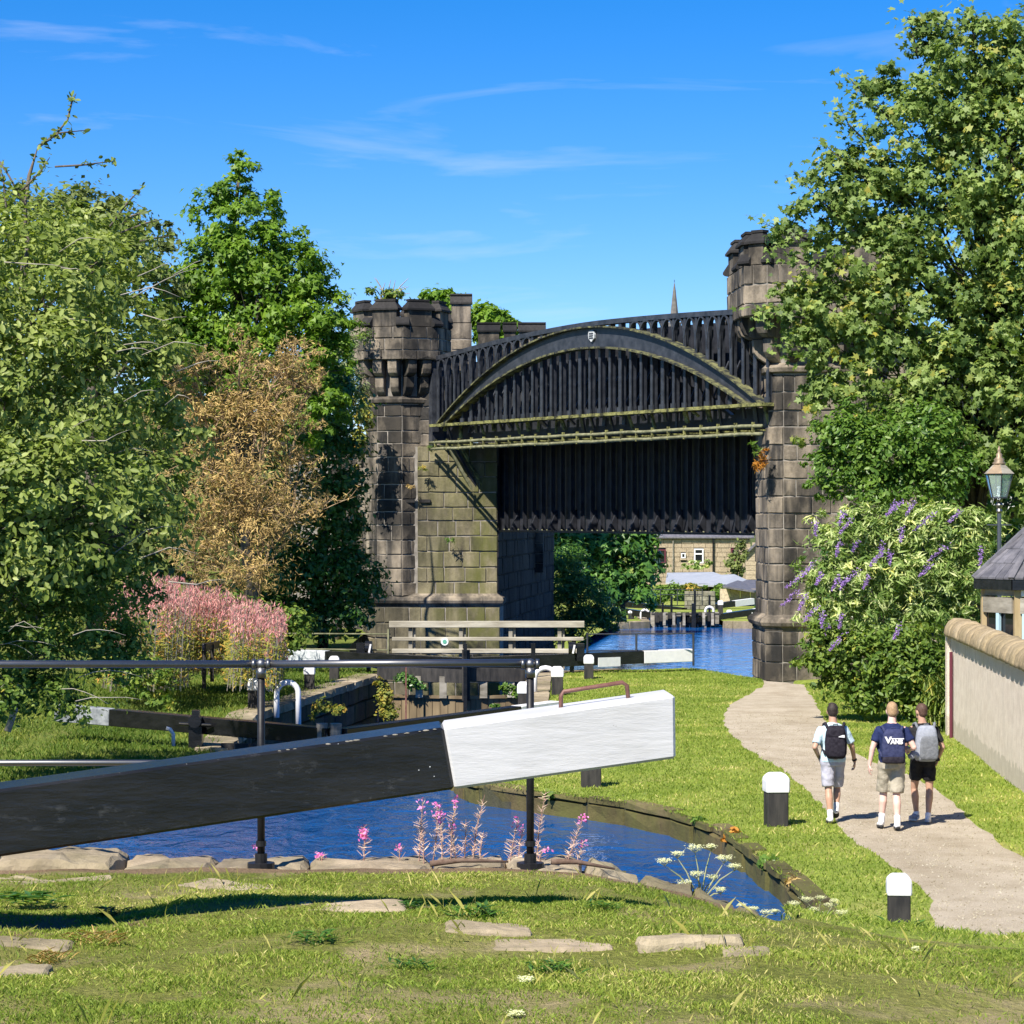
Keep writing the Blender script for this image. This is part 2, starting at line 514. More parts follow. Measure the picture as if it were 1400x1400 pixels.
def grass_mat(name, a, b, c, dry, s=1.0, dryamt=.5):
    n = NB(name)
    col = n.ramp(n.noise(.8 * s, 6, .6), [(.3, a), (.5, b), (.7, c)])
    col = n.mix(1.0, col, n.ramp(n.noise(18 * s, 5, .7), [(.28, .55), (.72, 1.3)]), 'MULTIPLY')
    d = n.ramp(n.noise(1.1 * s, 6, .7, (1, 1, 1), (7, 3, 0)), [(.52, 0.0), (.68, dryamt)])
    col = n.mix(d, col, dry)
    n.bump(n.noise(30 * s, 5, .7), .9, .06)
    return n.done(col, .95, .1)
def lawn_extra(m):
    "bare soil in the worn hollow and along the coping"
    nt = m.node_tree; b = nt.nodes['Principled BSDF']; old = b.inputs['Base Color'].links[0].from_socket
    geo = nt.nodes.new('ShaderNodeNewGeometry'); sx = nt.nodes.new('ShaderNodeSeparateXYZ'); nt.links.new(geo.outputs['Position'], sx.inputs[0])
    no = nt.nodes.new('ShaderNodeTexNoise'); no.inputs['Scale'].default_value = 3.2; no.inputs['Detail'].default_value = 6; nt.links.new(geo.outputs['Position'], no.inputs['Vector'])
    def mth(op, a, c):
        n = nt.nodes.new('ShaderNodeMath'); n.operation = op
        for i, v in enumerate((a, c)):
            if isinstance(v, (int, float)): n.inputs[i].default_value = v
            else: nt.links.new(v, n.inputs[i])
        return n.outputs[0]
    dx = mth('MULTIPLY', mth('ADD', sx.outputs[0], 2.35), 1.35); dy = mth('MULTIPLY', mth('SUBTRACT', sx.outputs[1], 12.0), 1.7)
    r2 = mth('ADD', mth('MULTIPLY', dx, dx), mth('MULTIPLY', dy, dy))
    h = mth('SUBTRACT', 1.55, mth('ADD', r2, no.outputs['Fac']))
    e = mth('ADD', mth('MULTIPLY', mth('SUBTRACT', sx.outputs[1], 14.2), 2.6), mth('SUBTRACT', no.outputs['Fac'], .5))
    e = mth('SUBTRACT', e, mth('MULTIPLY', mth('MAXIMUM', mth('SUBTRACT', sx.outputs[0], 1.2), 0), 9))
    mk = mth('MAXIMUM', h, e); mk = mth('MINIMUM', mth('MAXIMUM', mth('MULTIPLY', mk, 4), 0), 1)
    mx = nt.nodes.new('ShaderNodeMixRGB'); nt.links.new(mk, mx.inputs['Fac']); nt.links.new(old, mx.inputs['Color1'])
    cr = nt.nodes.new('ShaderNodeValToRGB'); cr.color_ramp.elements[0].color = (.15, .095, .05, 1); cr.color_ramp.elements[1].color = (.34, .25, .16, 1); nt.links.new(no.outputs['Fac'], cr.inputs[0])
    nt.links.new(cr.outputs[0], mx.inputs['Color2']); nt.links.new(mx.outputs[0], b.inputs['Base Color'])
    return m
M['lawn'] = grass_mat('near_lawn', (.15, .175, .036), (.22, .235, .055), (.30, .285, .10), (.40, .32, .18), 1.2, .95); lawn_extra(M['lawn'])
M['bank'] = grass_mat('towpath_grass', (.185, .245, .04), (.235, .295, .055), (.29, .33, .08), (.42, .36, .14), .5, .45)
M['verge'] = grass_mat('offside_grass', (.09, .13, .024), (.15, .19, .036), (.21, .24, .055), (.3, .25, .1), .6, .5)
def path_mat():
    n = NB('beige_gravel_path')
    col = n.ramp(n.noise(1.4, 6, .65), [(.3, (.34, .285, .205)), (.5, (.43, .37, .28)), (.72, (.51, .445, .35))])
    col = n.mix(1.0, col, n.ramp(n.noise(45, 3, .8), [(.3, .72), (.7, 1.22)]), 'MULTIPLY')
    wear = n.ramp(n.noise(.7, 5, .6, (1, .25, 1), (4, 9, 0)), [(.5, 0.0), (.7, .35)])
    col = n.mix(wear, col, (.25, .2, .135))
    n.bump(n.noise(60, 4, .7), .8, .03)
    return n.done(col, .95, .12)
M['path'] = path_mat()
M['earth'] = simple('bare_brown_earth', (.12, .075, .035), (.24, .17, .10), 5, .95, .1, bump=.8, bscale=18)
M['farland'] = simple('distant_meadow', (.05, .075, .02), (.10, .12, .035), .1, .95, .1)

# the world's floor, out to the horizon
g = MB(); g.add([(-4000, -300, -5.2), (4000, -300, -5.2), (4000, 6000, -5.2), (-4000, 6000, -5.2)], [(0, 1, 2, 3)])
tag(obj('terrain', g, M['farland']), 'low green valley floor reaching to the horizon', 'ground', kind='structure')

# raised lawn beside the near lock (the viewer stands on it)
LAWN_Y = 14.62
def z_lawn(x, y):
    base = 2.645 - float(np.interp(x, [.2, .45, .7, .98, 1.23, 1.45, 2.16, 2.9, 6], [0, .03, .07, .145, .22, .29, .42, .50, .62])) * sstep(10.6, 14.1, y) - .10 * sstep(.8, 3, x) * (1 - sstep(10.6, 14.1, y))
    base += .05 * noise.noise(Vector((x * .9, y * .9, 3))) * sstep(14.6, 13.0, y)
    base += .018 * noise.noise(Vector((x * 4, y * 4, 8)))
    base += .14 * sstep(13.55, 11.8, y) + .035 * noise.noise(Vector((x * 1.7, y * 2.2, 12))) * sstep(14.0, 13.4, y)
    # a worn hollow at the lower corner
    h = ((x + 2.35) / .75) ** 2 + ((y - 12.0) / .7) ** 2
    base -= .09 * math.exp(-h)
    return base
def GL(px, py):
    "where the sight line through a photo pixel meets the lawn"
    d = 8.0
    while d < LAWN_Y:
        x = (px - 700) / F * d; z = CZ - (py - 700) / F * d
        if z <= z_lawn(x, d): return Vector((x, d, z))
        d += .02
    return G(px, py, 2.6)
lawn_poly = densify([(-9, -3), (9, -3), (9, LAWN_Y + .1), (1.62, LAWN_Y + .1), (1.45, LAWN_Y - .2), (-9, LAWN_Y - .2)], .5)
v, gr = sheet(lawn_poly, lambda y: .22 if 8.5 < y else .7, z_lawn, seed=1)
ground_obj('lawn', v, gr[0], M['lawn'], 'raised near lawn of cropped yellow green grass before the stone coping', 'lawn')

# towpath side
bank_px = [(640, 1068), (700, 1076), (760, 1083), (830, 1092), (900, 1103), (960, 1121), (1000, 1139), (1050, 1176), (1088, 1206), (1108, 1226)]
bank_edge = [tuple(G(*p)[:2]) for p in bank_px]
bank_near = bank_edge[::-1]
right_edge = smooth_line([(1.62, LAWN_Y + .02), (1.9, 18), (2.5, 24), (3.35, 28.5), (3.62, 30.6)] + bank_near + [(-.95, 48.5)], 2)
lockR = [(-.9, 50.0), (.15, 58.0), (.5, 73.5)]
pound_edge = smooth_line([(.5, 73.5), (1.2, 75.6), (3.2, 77.0), (5.3, 77.6), (5.75, 82), (7.0, 90), (9.5, 98), (11.0, 110), (13.5, 135), (15.8, 158)], 2)
def z_right(x, y):
    fall = 1 - sstep(LAWN_Y + .13, LAWN_Y + 8.5, y)
    z = z_lawn(x, min(y, LAWN_Y + .13)) * fall if fall > 0 else 0.0
    z -= .04 * (1 - sstep(LAWN_Y + .12, LAWN_Y + 1.2, y))
    z += .05 * noise.noise(Vector((x * .35, y * .25, 1))) * sstep(20, 30, y)
    yd = 77.2 - 3.4 * max(0, min(x, 7.6) - 5.3)
    deep = sstep(yd, yd + 11, y)
    k = sstep(7.7, 8.6, x)
    if y < 90: z -= deep * (1.95 * (1 - k) + .5 * k)
    else: z -= 1.95 * deep * (1 - .2 * k)
    z += .25 * sstep(8.6, 12, x) * sstep(25, 40, y)
    return z
path_px_l = [(1300, 1330), (1288, 1290), (1274, 1240), (1266, 1213), (1225, 1188), (1180, 1159), (1151, 1133), (1122, 1094), (1074, 1056), (1029, 1030), (1000, 1006), (986, 982), (1000, 962), (1030, 945), (1046, 939)]
path_px_r = [(1100, 938), (1112, 955), (1121, 975), (1140, 1000), (1166, 1028), (1208, 1048), (1283, 1080), (1338, 1131), (1380, 1163), (1432, 1190), (1560, 1300)]
pl = [tuple(G(*p)[:2]) for p in path_px_l]; pr = [tuple(G(*p)[:2]) for p in path_px_r]
pl = [(4.3, 20.5)] + pl + [(7.0, 75), (6.4, 82), (7.7, 90), (9.75, 98.0), (11.6, 110), (14.3, 135)]
pr = [(15.5, 135), (12.8, 110), (11.0, 98.5), (9.6, 90), (7.75, 82), (7.8, 76)] + pr + [(7.6, 21)]
path_poly = smooth_line(pl, 2) + smooth_line(pr, 2)
rngp = random.Random(5)
path_poly = [(x + rngp.uniform(-.05, .05), y + rngp.uniform(-.15, .15)) for x, y in densify(path_poly, .45)]
right_poly = right_edge + lockR[:-1] + pound_edge + [(60, 158), (60, 14.64)] + [(1.62 + .4 * k, 14.64) for k in range(60, 0, -1)]
v, gr = sheet(right_poly, lambda y: .55 if y < 80 else 2.0, z_right, [path_poly], seed=2)
ground_obj('grass_bank', v, gr[0], M['bank'], 'sunlit mown grass bank between the canal edge and the gravel towpath', 'bank')
ground_obj('towpath', v, gr[1], M['path'], 'beige gravel towpath curving away towards the railway bridge', 'path')

# offside (the left bank)
leftq = [(-5.5, 50.6), (-5.8, 59.6), (-3.76, 73.9)]
left_low = smooth_line([(-3.76, 73.9), (-3.6, 76), (-4.4, 79), (-5.6, 88), (-5.6, 99.0)], 2)
def z_left(x, y):
    z = .06 * noise.noise(Vector((x * .4, y * .3, 4)))
    lim = -8.8 - max(0, (60 - y)) * .06
    z += max(0, lim - x) * .28
    if y > 74: z -= .0
    return min(z, 4.2)
left_poly = left_low[::-1] + leftq[::-1] + smooth_line([(-5.5, 50.6), (-6.5, 46), (-8.6, 42), (-12, 38), (-14, 20)], 1)[1:] + [(-60, 20), (-60, 130), (-5.6, 130)]
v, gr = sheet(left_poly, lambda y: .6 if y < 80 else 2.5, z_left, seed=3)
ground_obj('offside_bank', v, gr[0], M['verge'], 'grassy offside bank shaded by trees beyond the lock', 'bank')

# ground beyond the viaduct
def z_low(x, y): return -2.0 + .08 * noise.noise(Vector((x * .1, y * .1, 2)))
lowL = [(-.9, 100.5), (1.9, 120), (3.2, 132), (6.3, 157.5), (8.35, 159.3), (8.35, 168)]
v, gr = sheet(lowL + [(12.75, 168), (12.75, 159.3), (15.6, 158.2), (90, 158.2), (140, 420), (-120, 420), (-60, 100.5)], 5.0, z_low, seed=4)
ground_obj('far_bank', v, gr[0], M['bank'], 'low grass around the distant lock beyond the bridge', 'bank')

# water
def water_mat(name, deep, bump, sc, stretch, rough=.02, spec=.35):  # deep: blue base colour that also holds the reflected sky
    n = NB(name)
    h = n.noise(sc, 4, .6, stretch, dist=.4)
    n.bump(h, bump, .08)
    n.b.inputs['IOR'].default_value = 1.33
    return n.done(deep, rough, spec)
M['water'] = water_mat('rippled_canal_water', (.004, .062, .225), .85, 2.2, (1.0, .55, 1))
M['water_low'] = water_mat('still_canal_water', (.004, .085, .33), .9, 1.4, (1, .5, 1), .02, .12)  # stronger blue, reflected sky put into the base colour again
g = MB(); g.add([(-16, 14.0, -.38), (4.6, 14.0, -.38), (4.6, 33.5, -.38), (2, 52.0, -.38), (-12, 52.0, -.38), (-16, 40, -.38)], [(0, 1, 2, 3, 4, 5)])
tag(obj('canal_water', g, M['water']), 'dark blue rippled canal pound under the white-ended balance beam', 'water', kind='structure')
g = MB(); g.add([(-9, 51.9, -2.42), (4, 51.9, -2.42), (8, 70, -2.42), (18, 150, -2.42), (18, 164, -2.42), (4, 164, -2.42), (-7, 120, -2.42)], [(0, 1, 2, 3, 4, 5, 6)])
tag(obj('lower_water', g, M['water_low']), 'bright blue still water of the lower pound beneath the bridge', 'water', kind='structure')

# wooded hill behind the offside trees
hl = MB(); nx, ny = 30, 10; vs = []
for j in range(ny):
    for i in range(nx):
        x = -75 + 70 * i / (nx - 1); y = 118 + 8 * j
        top = 12.5 * sstep(-4.5, -14, x) + 2.5 * sstep(-14, -40, x)
        vs.append((x, y, -2.2 + top * sstep(0, .55, j / (ny - 1)) + .9 * noise.noise(Vector((x * .25, y * .2, 1)))))
hl.add(vs, [(j * nx + i, j * nx + i + 1, (j + 1) * nx + i + 1, (j + 1) * nx + i) for j in range(ny - 1) for i in range(nx - 1)])
tag(obj('hill', hl, simple('wooded_hillside', (.02, .035, .010), (.075, .10, .03), 1.6, .95, .1, bump=1.0, bscale=2.5, bdist=.4), smooth=True), 'dark wooded hillside rising behind the offside trees', 'hill', kind='structure')
# ------------------------------------------------------------------ masonry
_blk = {}
def block_mesh(m, k, name='stone_block'):
    key = (m.name, k, name)
    if key in _blk: return _blk[key]
    r = random.Random(k * 17 + 3)
    j = lambda s: r.uniform(-s, s)
    cx, cz = .035, .055
    back = [(-.5, 1, -.5), (.5, 1, -.5), (.5, 1, .5), (-.5, 1, .5)]
    mid = [(a + j(.012), .10 + j(.03), b + j(.02)) for a, _, b in back]
    fr = [(-.5 + cx + j(.015), -.07 + j(.04), -.5 + cz + j(.025)), (j(.15), -.10 + j(.05), -.5 + cz + j(.03)), (.5 - cx + j(.015), -.07 + j(.04), -.5 + cz + j(.025)),
          (.5 - cx + j(.015), -.07 + j(.04), .5 - cz + j(.025)), (j(.15), -.10 + j(.05), .5 - cz + j(.03)), (-.5 + cx + j(.015), -.07 + j(.04), .5 - cz + j(.025))]
    c = (j(.1), -.15 + j(.09), j(.12))
    v = back + mid + fr + [c]
    f = [(0, 1, 5, 4), (1, 2, 6, 5), (2, 3, 7, 6), (3, 0, 4, 7), (4, 5, 10, 9, 8), (5, 6, 11, 10), (6, 7, 13, 12, 11), (7, 4, 8, 13),
         (8, 9, 14), (9, 10, 14), (10, 11, 14), (11, 12, 14), (12, 13, 14), (13, 8, 14)]
    me = bpy.data.meshes.new(name); me.from_pydata(v, [], f); me.materials.append(m); me.update()
    _blk[key] = me
    return me
def course(parent, p0, p1, z0, z1, bw, m, rng, depth=.25, proud=0.0, joint=.018, name='stone_block', off=0.0):
    p0, p1 = Vector(p0), Vector(p1)
    Lh = (p1 - p0).length; d = (p1 - p0) / Lh; nrm = Vector((d.y, -d.x))
    x = 0.0; first = True
    while x < Lh - 1e-3:
        w = bw * rng.uniform(.75, 1.25)
        if first: w *= (.5 if off else 1.0); first = False
        if Lh - (x + w) < bw * .45: w = Lh - x
        c = p0 + d * (x + w / 2) + nrm * (proud + rng.uniform(-.012, .018))
        Mx = Matrix(((d.x * (w - joint), -nrm.x * depth, 0, c.x), (d.y * (w - joint), -nrm.y * depth, 0, c.y), (0, 0, (z1 - z0) - joint, (z0 + z1) / 2), (0, 0, 0, 1)))
        put(name, block_mesh(m, rng.randrange(8), name), parent, Mx)
        x += w
def wall_blocks(parent, faces, z0, z1, ch, bw, m, seed, **k):
    rng = random.Random(seed); z = z0; i = 0
    while z < z1 - .05:
        h = ch * rng.uniform(.88, 1.12)
        if z1 - (z + h) < ch * .5: h = z1 - z
        for p0, p1 in faces: course(parent, p0, p1, z, z + h, bw, m, rng, off=i % 2, **k)
        z += h; i += 1
QF = [math.tan(math.pi / 8)]
def octa(c, r, rot):
    "octagon (or chamfered square) vertices, counter-clockwise; rot turns the face that looks at -Y; QF = half width of that face"
    q = QF[0]; ca, sa = math.cos(rot), math.sin(rot)
    return [Vector((c[0] + r * (x * ca - y * sa), c[1] + r * (x * sa + y * ca))) for x, y in ((-q, -1), (q, -1), (1, -q), (1, q), (q, 1), (-q, 1), (-1, q), (-1, -q))]

def turret(t, c, rot, z0, faces, top_r, r, mat, zt=(8.68, 9.0, 9.72, 10.36, 10.72, 11.62, 12.66), seed=1):
    "octagonal embattled turret: shaft blocks on the listed faces, string course, two rows of corbels, parapet and capped merlons"
    z_s0, z_s1, z_c1, z_c2, z_b, z_p, z_m = zt
    core = octa(c, r - .012, rot)
    g = MB(); g.prism(core, z0, z_c2 + .05); g.prism(octa(c, top_r - .012, rot), z_c2 + .02, z_p - .02); obj('core', g, M['mortar'], t)
    oc = octa(c, r, rot)
    fl = [(oc[k], oc[(k + 1) % 8]) for k in faces]
    wall_blocks(t, fl, z0, z_s0, .52, .72, mat, seed)
    # string course
    g = MB(); vs = []
    for e, zz in ((-.1, z_s0), (.12, z_s0 + .08), (.15, z_s0 + .2), (.02, z_s1)): vs += [(p.x, p.y, zz) for p in octa(c, r + e, rot)]
    g.add(vs, [tuple(range(7, -1, -1)), tuple(range(24, 32))] + [(i * 8 + q, i * 8 + (q + 1) % 8, (i + 1) * 8 + (q + 1) % 8, (i + 1) * 8 + q) for i in range(3) for q in range(8)])
    obj('string_course', g, mat, t)
    # corbels
    D = top_r - r
    rng = random.Random(seed + 5)
    for k in range(8):
        a, b = oc[k], oc[(k + 1) % 8]
        d = (b - a).normalized(); nr = Vector((d.y, -d.x))
        side = (b - a).length
        for q in ((.2, .8) if .7 < side < 1.6 else ((.5,) if side <= .7 else (.1, .37, .63, .9))):
            p = a + (b - a) * q
            w = .34
            prof = [(-.1, z_s1), (.05, z_s1 + .02), (D * .34, z_s1 + .16), (D * .52, z_s1 + .34), (D * .55, z_c1), (-.1, z_c1)]
            g = MB(); g.extrude(prof, (p.x, p.y, 0), (nr.x, nr.y, 0), (0, 0, 1), (d.x, d.y, 0), w); obj('corbel', g, mat, t, bevel=.015)
            prof = [(-.1, z_c1 + .02), (D * .5, z_c1 + .02), (D * .86, z_c1 + .14), (D * .97, z_c1 + .32), (D * .98, z_c2), (-.1, z_c2)]
            g = MB(); g.extrude(prof, (p.x, p.y, 0), (nr.x, nr.y, 0), (0, 0, 1), (d.x, d.y, 0), w * 1.06); obj('corbel', g, mat, t, bevel=.015)
    # band and parapet
    ot = octa(c, top_r + .05, rot)
    for k in range(8):
        course(t, ot[k], ot[(k + 1) % 8], z_c2, z_b, .7, mat, rng, depth=.3)
    ot = octa(c, top_r, rot)
    hmid = (z_b + z_p) / 2
    for k in range(8):
        course(t, ot[k], ot[(k + 1) % 8], z_b, hmid, .62, mat, rng, depth=.32)
        course(t, ot[k], ot[(k + 1) % 8], hmid, z_p, .62, mat, rng, depth=.32, off=1)
    # merlons stand on the faces, sloping sills between
    for k in range(8):
        a, b = ot[k], ot[(k + 1) % 8]
        d = (b - a).normalized(); nr = Vector((d.y, -d.x)); mid = (a + b) / 2; side = (b - a).length
        h0 = z_m - .42
        full = mid
        spots = [(0, side * .66)] if side < 2.4 else [(-side * .31, side * .30), (side * .31, side * .30)]
        for so_, w in spots:
          mid = full + d * so_
          g = MB()
          g.extrude([(-.42, z_p), (.0, z_p), (.0, h0), (-.42, h0)], (mid.x, mid.y, 0), (nr.x, nr.y, 0), (0, 0, 1), (d.x, d.y, 0), w)
          obj('merlon', g, mat, t, bevel=.012)
          g = MB()
          for (e0, za, e1, zb) in ((.09, h0, .09, h0 + .07), (.09, h0 + .07, -.1, z_m - .08), (-.06, z_m - .08, -.06, z_m)):
              vs = []
              for e, zz in ((e0, za), (e1, zb)):
                for s1, s2 in ((-1, -1), (1, -1), (1, 1), (-1, 1)):
                    out = e if s2 < 0 else (-.42 - e)
                    pp = mid + d * s1 * (w / 2 + e) + nr * out
                    vs.append((pp.x, pp.y, zz))
              g.add(vs, [(3, 2, 1, 0), (4, 5, 6, 7), (0, 1, 5, 4), (1, 2, 6, 5), (2, 3, 7, 6), (3, 0, 4, 7)])
          obj('merlon_cap', g, M['stone_dark'], t)
        # sill of the gap at the corner
        g = MB()
        n2 = (nr + Vector((-nr.y, nr.x)) * 0).normalized()
        e = b; nb = (e - Vector(c)).normalized(); tb = Vector((-nb.y, nb.x))
        g.extrude([(-.46, z_p), (.0, z_p), (.07, z_p + .05), (.07, z_p + .12), (-.12, z_p + .36), (-.46, z_p + .36)], (e.x, e.y, 0), (nb.x, nb.y, 0), (0, 0, 1), (tb.x, tb.y, 0), min(side * .42, .5))
        obj('embrasure_sill', g, M['stone_dark'], t)
        if side >= 2.4:
            g = MB(); g.extrude([(-.46, z_p), (.0, z_p), (.07, z_p + .05), (.07, z_p + .12), (-.12, z_p + .36), (-.46, z_p + .36)], (full.x, full.y, 0), (nr.x, nr.y, 0), (0, 0, 1), (d.x, d.y, 0), side * .27); obj('embrasure_sill', g, M['stone_dark'], t)

def plinth(t, poly, mat, z_lo, seed, faces, z0=1.08, z1=1.5):
    c = sum(poly, Vector((0, 0))) / len(poly)
    n = len(poly)
    def off(e):
        out = []
        for i in range(n):
            a, b, d = poly[i - 1], poly[i], poly[(i + 1) % n]
            n1 = Vector(((b - a).y, -(b - a).x)).normalized(); n2 = Vector(((d - b).y, -(d - b).x)).normalized()
            k = (n1 + n2); out.append(b + k * e / max(.4, k.dot(n1)))
        return out
    prof = [(-.02, z0 - .1), (.09, z0 - .08), (.1, z0), (.2, z0 + .06), (.24, z0 + .16), (.2, z0 + .27), (.08, z0 + .34), (-.02, z1)]
    rings = [[(p.x, p.y, z) for p in off(e)] for e, z in prof]
    g = MB(); vs = [p for r_ in rings for p in r_]
    g.add(vs, [(i * n + k, i * n + (k + 1) % n, (i + 1) * n + (k + 1) % n, (i + 1) * n + k) for i in range(len(prof) - 1) for k in range(n)] + [tuple(range(n - 1, -1, -1)), tuple((len(prof) - 1) * n + k for k in range(n))])
    obj('plinth_moulding', g, M['stone'], t)
    o2 = off(.08)
    wall_blocks(t, [(o2[k], o2[(k + 1) % n]) for k in faces], z_lo, z0 - .1, .55, .8, mat, seed)
    g = MB(); g.prism([(p.x, p.y) for p in off(.066)], z_lo - .1, z0); obj('plinth_core', g, M['mortar'], t)

# the two bridge towers
BL, BR = Vector((-2.75, 100.0)), Vector((7.95, 80.0))     # ends of the near girder
BD = (BR - BL); BN = Vector((-BD.y, BD.x)).normalized()   # BN points away from the viewer
if BN.y < 0: BN = -BN
def BP(t, w, z):
    p = BL + BD * t + BN * w
    return Vector((p.x, p.y, z))

tl = thing('bridge_tower', 'sooty stone bridge tower with battlements at the end of the girder away from the towpath', 'tower', (-4.2, 101.3, -2.4))
cL = (-4.28, 101.25)
rotL = R(-18)
turret(tl, cL, rotL, 1.4, (6, 7, 0, 1), 1.78, 1.22, M['stone'], seed=11)
# engaged block beside the turret, and the mossy pier under the girder's bearing
g = MB(); g.prism([(-4.2, 100.294), (-3.014, 100.294), (-3.014, 104), (-4.2, 104)], 1.0, 11.58); obj('core', g, M['mortar'], tl)
wall_blocks(tl, [(Vector((-3.75, 100.28)), Vector((-3.0, 100.28)))], 7.1, 11.6, .5, .75, M['stone'], 21)
wall_blocks(tl, [(Vector((-3.0, 100.3)), Vector((-3.0, 101.6)))], 7.1, 11.6, .5, .75, M['stone'], 22)
pierp = [Vector((-4.6, 100.16)), Vector((-.56, 100.16)), Vector((1.9, 120.0)), Vector((-4.6, 120))]
g = MB(); g.prism([(-4.6, 100.155), (-.6, 100.155), (-.6, 100.6), (-4.6, 100.6)], -2.6, 7.08); obj('core', g, M['mortar'], tl)
g = MB(); g.prism([(-4.6, 100.62), (-.52, 100.62), (1.886, 120), (-4.6, 120)], -2.6, 7.08); obj('core', g, M['stone_dark'], tl)  # dark core, the shade beneath the deck put into its colour
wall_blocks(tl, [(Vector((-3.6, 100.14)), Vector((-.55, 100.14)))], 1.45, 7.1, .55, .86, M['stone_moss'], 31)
wall_blocks(tl, [(Vector((-.55, 100.14)), Vector((1.9, 120.0)))], -2.4, 7.1, .6, 1.1, M['stone_dark'], 32)  # inner face in near-black stone, carrying the deck's shade in its colour
ocl = octa(cL, 1.24, rotL)
plinth(tl, [ocl[7], ocl[0], Vector((-3.9, 100.10)), Vector((-.53, 100.10)), Vector((-.4, 101.2)), Vector((-3.5, 103)), ocl[6]], M['stone_moss'], -2.4, 41, (0, 1, 2, 6))
# a flat bearing ledge
g = MB(); g.box((-1.78, 100.6, 7.16), (2.5, 1.1, .14)); obj('bearing_ledge', g, M['stone'], tl)
# drain holes in the pier
g = MB(); g.box((-3.9, 100.03, 5.02), (.42, .12, .12)); g.box((-3.3, 100.08, 5.02), (.4, .12, .12)); obj('drain_hole', g, M['stone_dark'], tl)
# battlemented parapet behind the girder's end
def parapet(t, p0, p1, z0, z1, merl, seed, mat):
    d = (p1 - p0).normalized(); nr = Vector((d.y, -d.x))
    g = MB(); a = p0 - nr * .014; b = p1 - nr * .014
    g.prism([(a.x, a.y), (b.x, b.y), (b.x - nr.x * .8, b.y - nr.y * .8), (a.x - nr.x * .8, a.y - nr.y * .8)], z0, z1 - .02); obj('core', g, M['mortar'], t)
    wall_blocks(t, [(p0, p1)], z0, z1, .45, .7, mat, seed)
    for a_, w in merl:
        mid = p0 + d * a_
        g = MB(); g.extrude([(-.5, z1), (.02, z1), (.02, z1 + .75), (-.5, z1 + .75)], (mid.x, mid.y, 0), (nr.x, nr.y, 0), (0, 0, 1), (d.x, d.y, 0), w); obj('merlon', g, mat, t, bevel=.012)
        g = MB(); g.extrude([(-.58, z1 + .75), (.1, z1 + .75), (.1, z1 + .82), (-.06, z1 + 1.08), (.0, z1 + 1.1), (.0, z1 + 1.16), (-.5, z1 + 1.16), (-.58, z1 + .82)], (mid.x, mid.y, 0), (nr.x, nr.y, 0), (0, 0, 1), (d.x, d.y, 0), w + .1); obj('merlon_cap', g, M['stone_dark'], t)
parapet(tl, Vector((-3.05, 105)), Vector((-1.62, 105.0)), 10.2, 12.15, [(1.02, .78)], 51, M['stone'])
g = MB(); g.extrude([(-.5, 12.15), (.08, 12.15), (.08, 12.22), (-.1, 12.5), (-.5, 12.5)], (-2.72, 105, 0), (0, -1, 0), (0, 0, 1), (1, 0, 0), .66); obj('embrasure_sill', g, M['stone_dark'], tl)
g = MB(); g.prism([(-3.0, 105.9), (-1.66, 105.9), (-1.66, 106.6), (-3.0, 106.6)], 7, 12.1); obj('core', g, M['stone_dark'], tl)

tr = thing('bridge_tower', 'dark stone bridge tower rising beside the towpath, half hidden by the sycamore', 'tower', (8.95, 81.2, -.9))
cR = (9.42, 81.6)
rotR = R(3)
QF[0] = .76
turret(tr, cR, rotR, 1.4, (6, 7, 0, 1), 2.5, 1.68, M['stone'], zt=(8.78, 9.12, 9.86, 10.5, 10.86, 12.05, 13.1), seed=61)
ocr = octa(cR, 1.70, rotR)
plinth(tr, [ocr[k] for k in range(8)], M['stone'], -2.2, 71, (6, 7, 0, 1))
QF[0] = math.tan(math.pi / 8)
g = MB(); g.prism([(10.4, 80.617), (13.0, 79.987), (14, 84), (9.3, 84)], -2, 9.6); obj('core', g, M['mortar'], tr)
wall_blocks(tr, [(Vector((10.4, 80.6)), Vector((13.0, 79.97)))], -.6, 9.6, .52, .8, M['stone'], 81)
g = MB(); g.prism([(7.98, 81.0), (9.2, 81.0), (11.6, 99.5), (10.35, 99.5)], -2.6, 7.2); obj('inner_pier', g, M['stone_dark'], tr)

far = thing('parapet_tower', 'far battlemented parapet peeping over the girder beyond the first tower', 'tower', (-.4, 113, 0))
parapet(far, Vector((-1.45, 112.5)), Vector((1.35, 112.5)), 2.0, 11.55, [(.45, .9), (1.35, .5), (2.3, 1.1)], 91, M['stone'])

# rubble approach wall in front of the first tower's flank
aw = thing('approach_wall', 'coursed rubble wall of the viaduct running back from the battlemented tower behind ivy', 'wall', (-6, 103, 0))
wl0, wl1 = Vector((-9.2, 108.5)), Vector((-5.2, 101.9))
g = MB(); d_ = (wl1 - wl0).normalized(); n_ = Vector((d_.y, -d_.x))
g.prism([tuple(wl0 - n_ * .015), tuple(wl1 - n_ * .015), (wl1.x - n_.x * 2, wl1.y - n_.y * 2), (wl0.x - n_.x * 2, wl0.y - n_.y * 2)], -1, 7.3); obj('core', g, M['mortar'], aw)
wall_blocks(aw, [(Vector((-7.2, 105.2)), wl1)], -.5, 7.25, .3, .5, M['stone'], 101)
g = MB(); g.bar((wl0.x, wl0.y, 7.4), (wl1.x, wl1.y, 7.4), .7, .2); obj('capping', g, M['stone_dark'], aw)

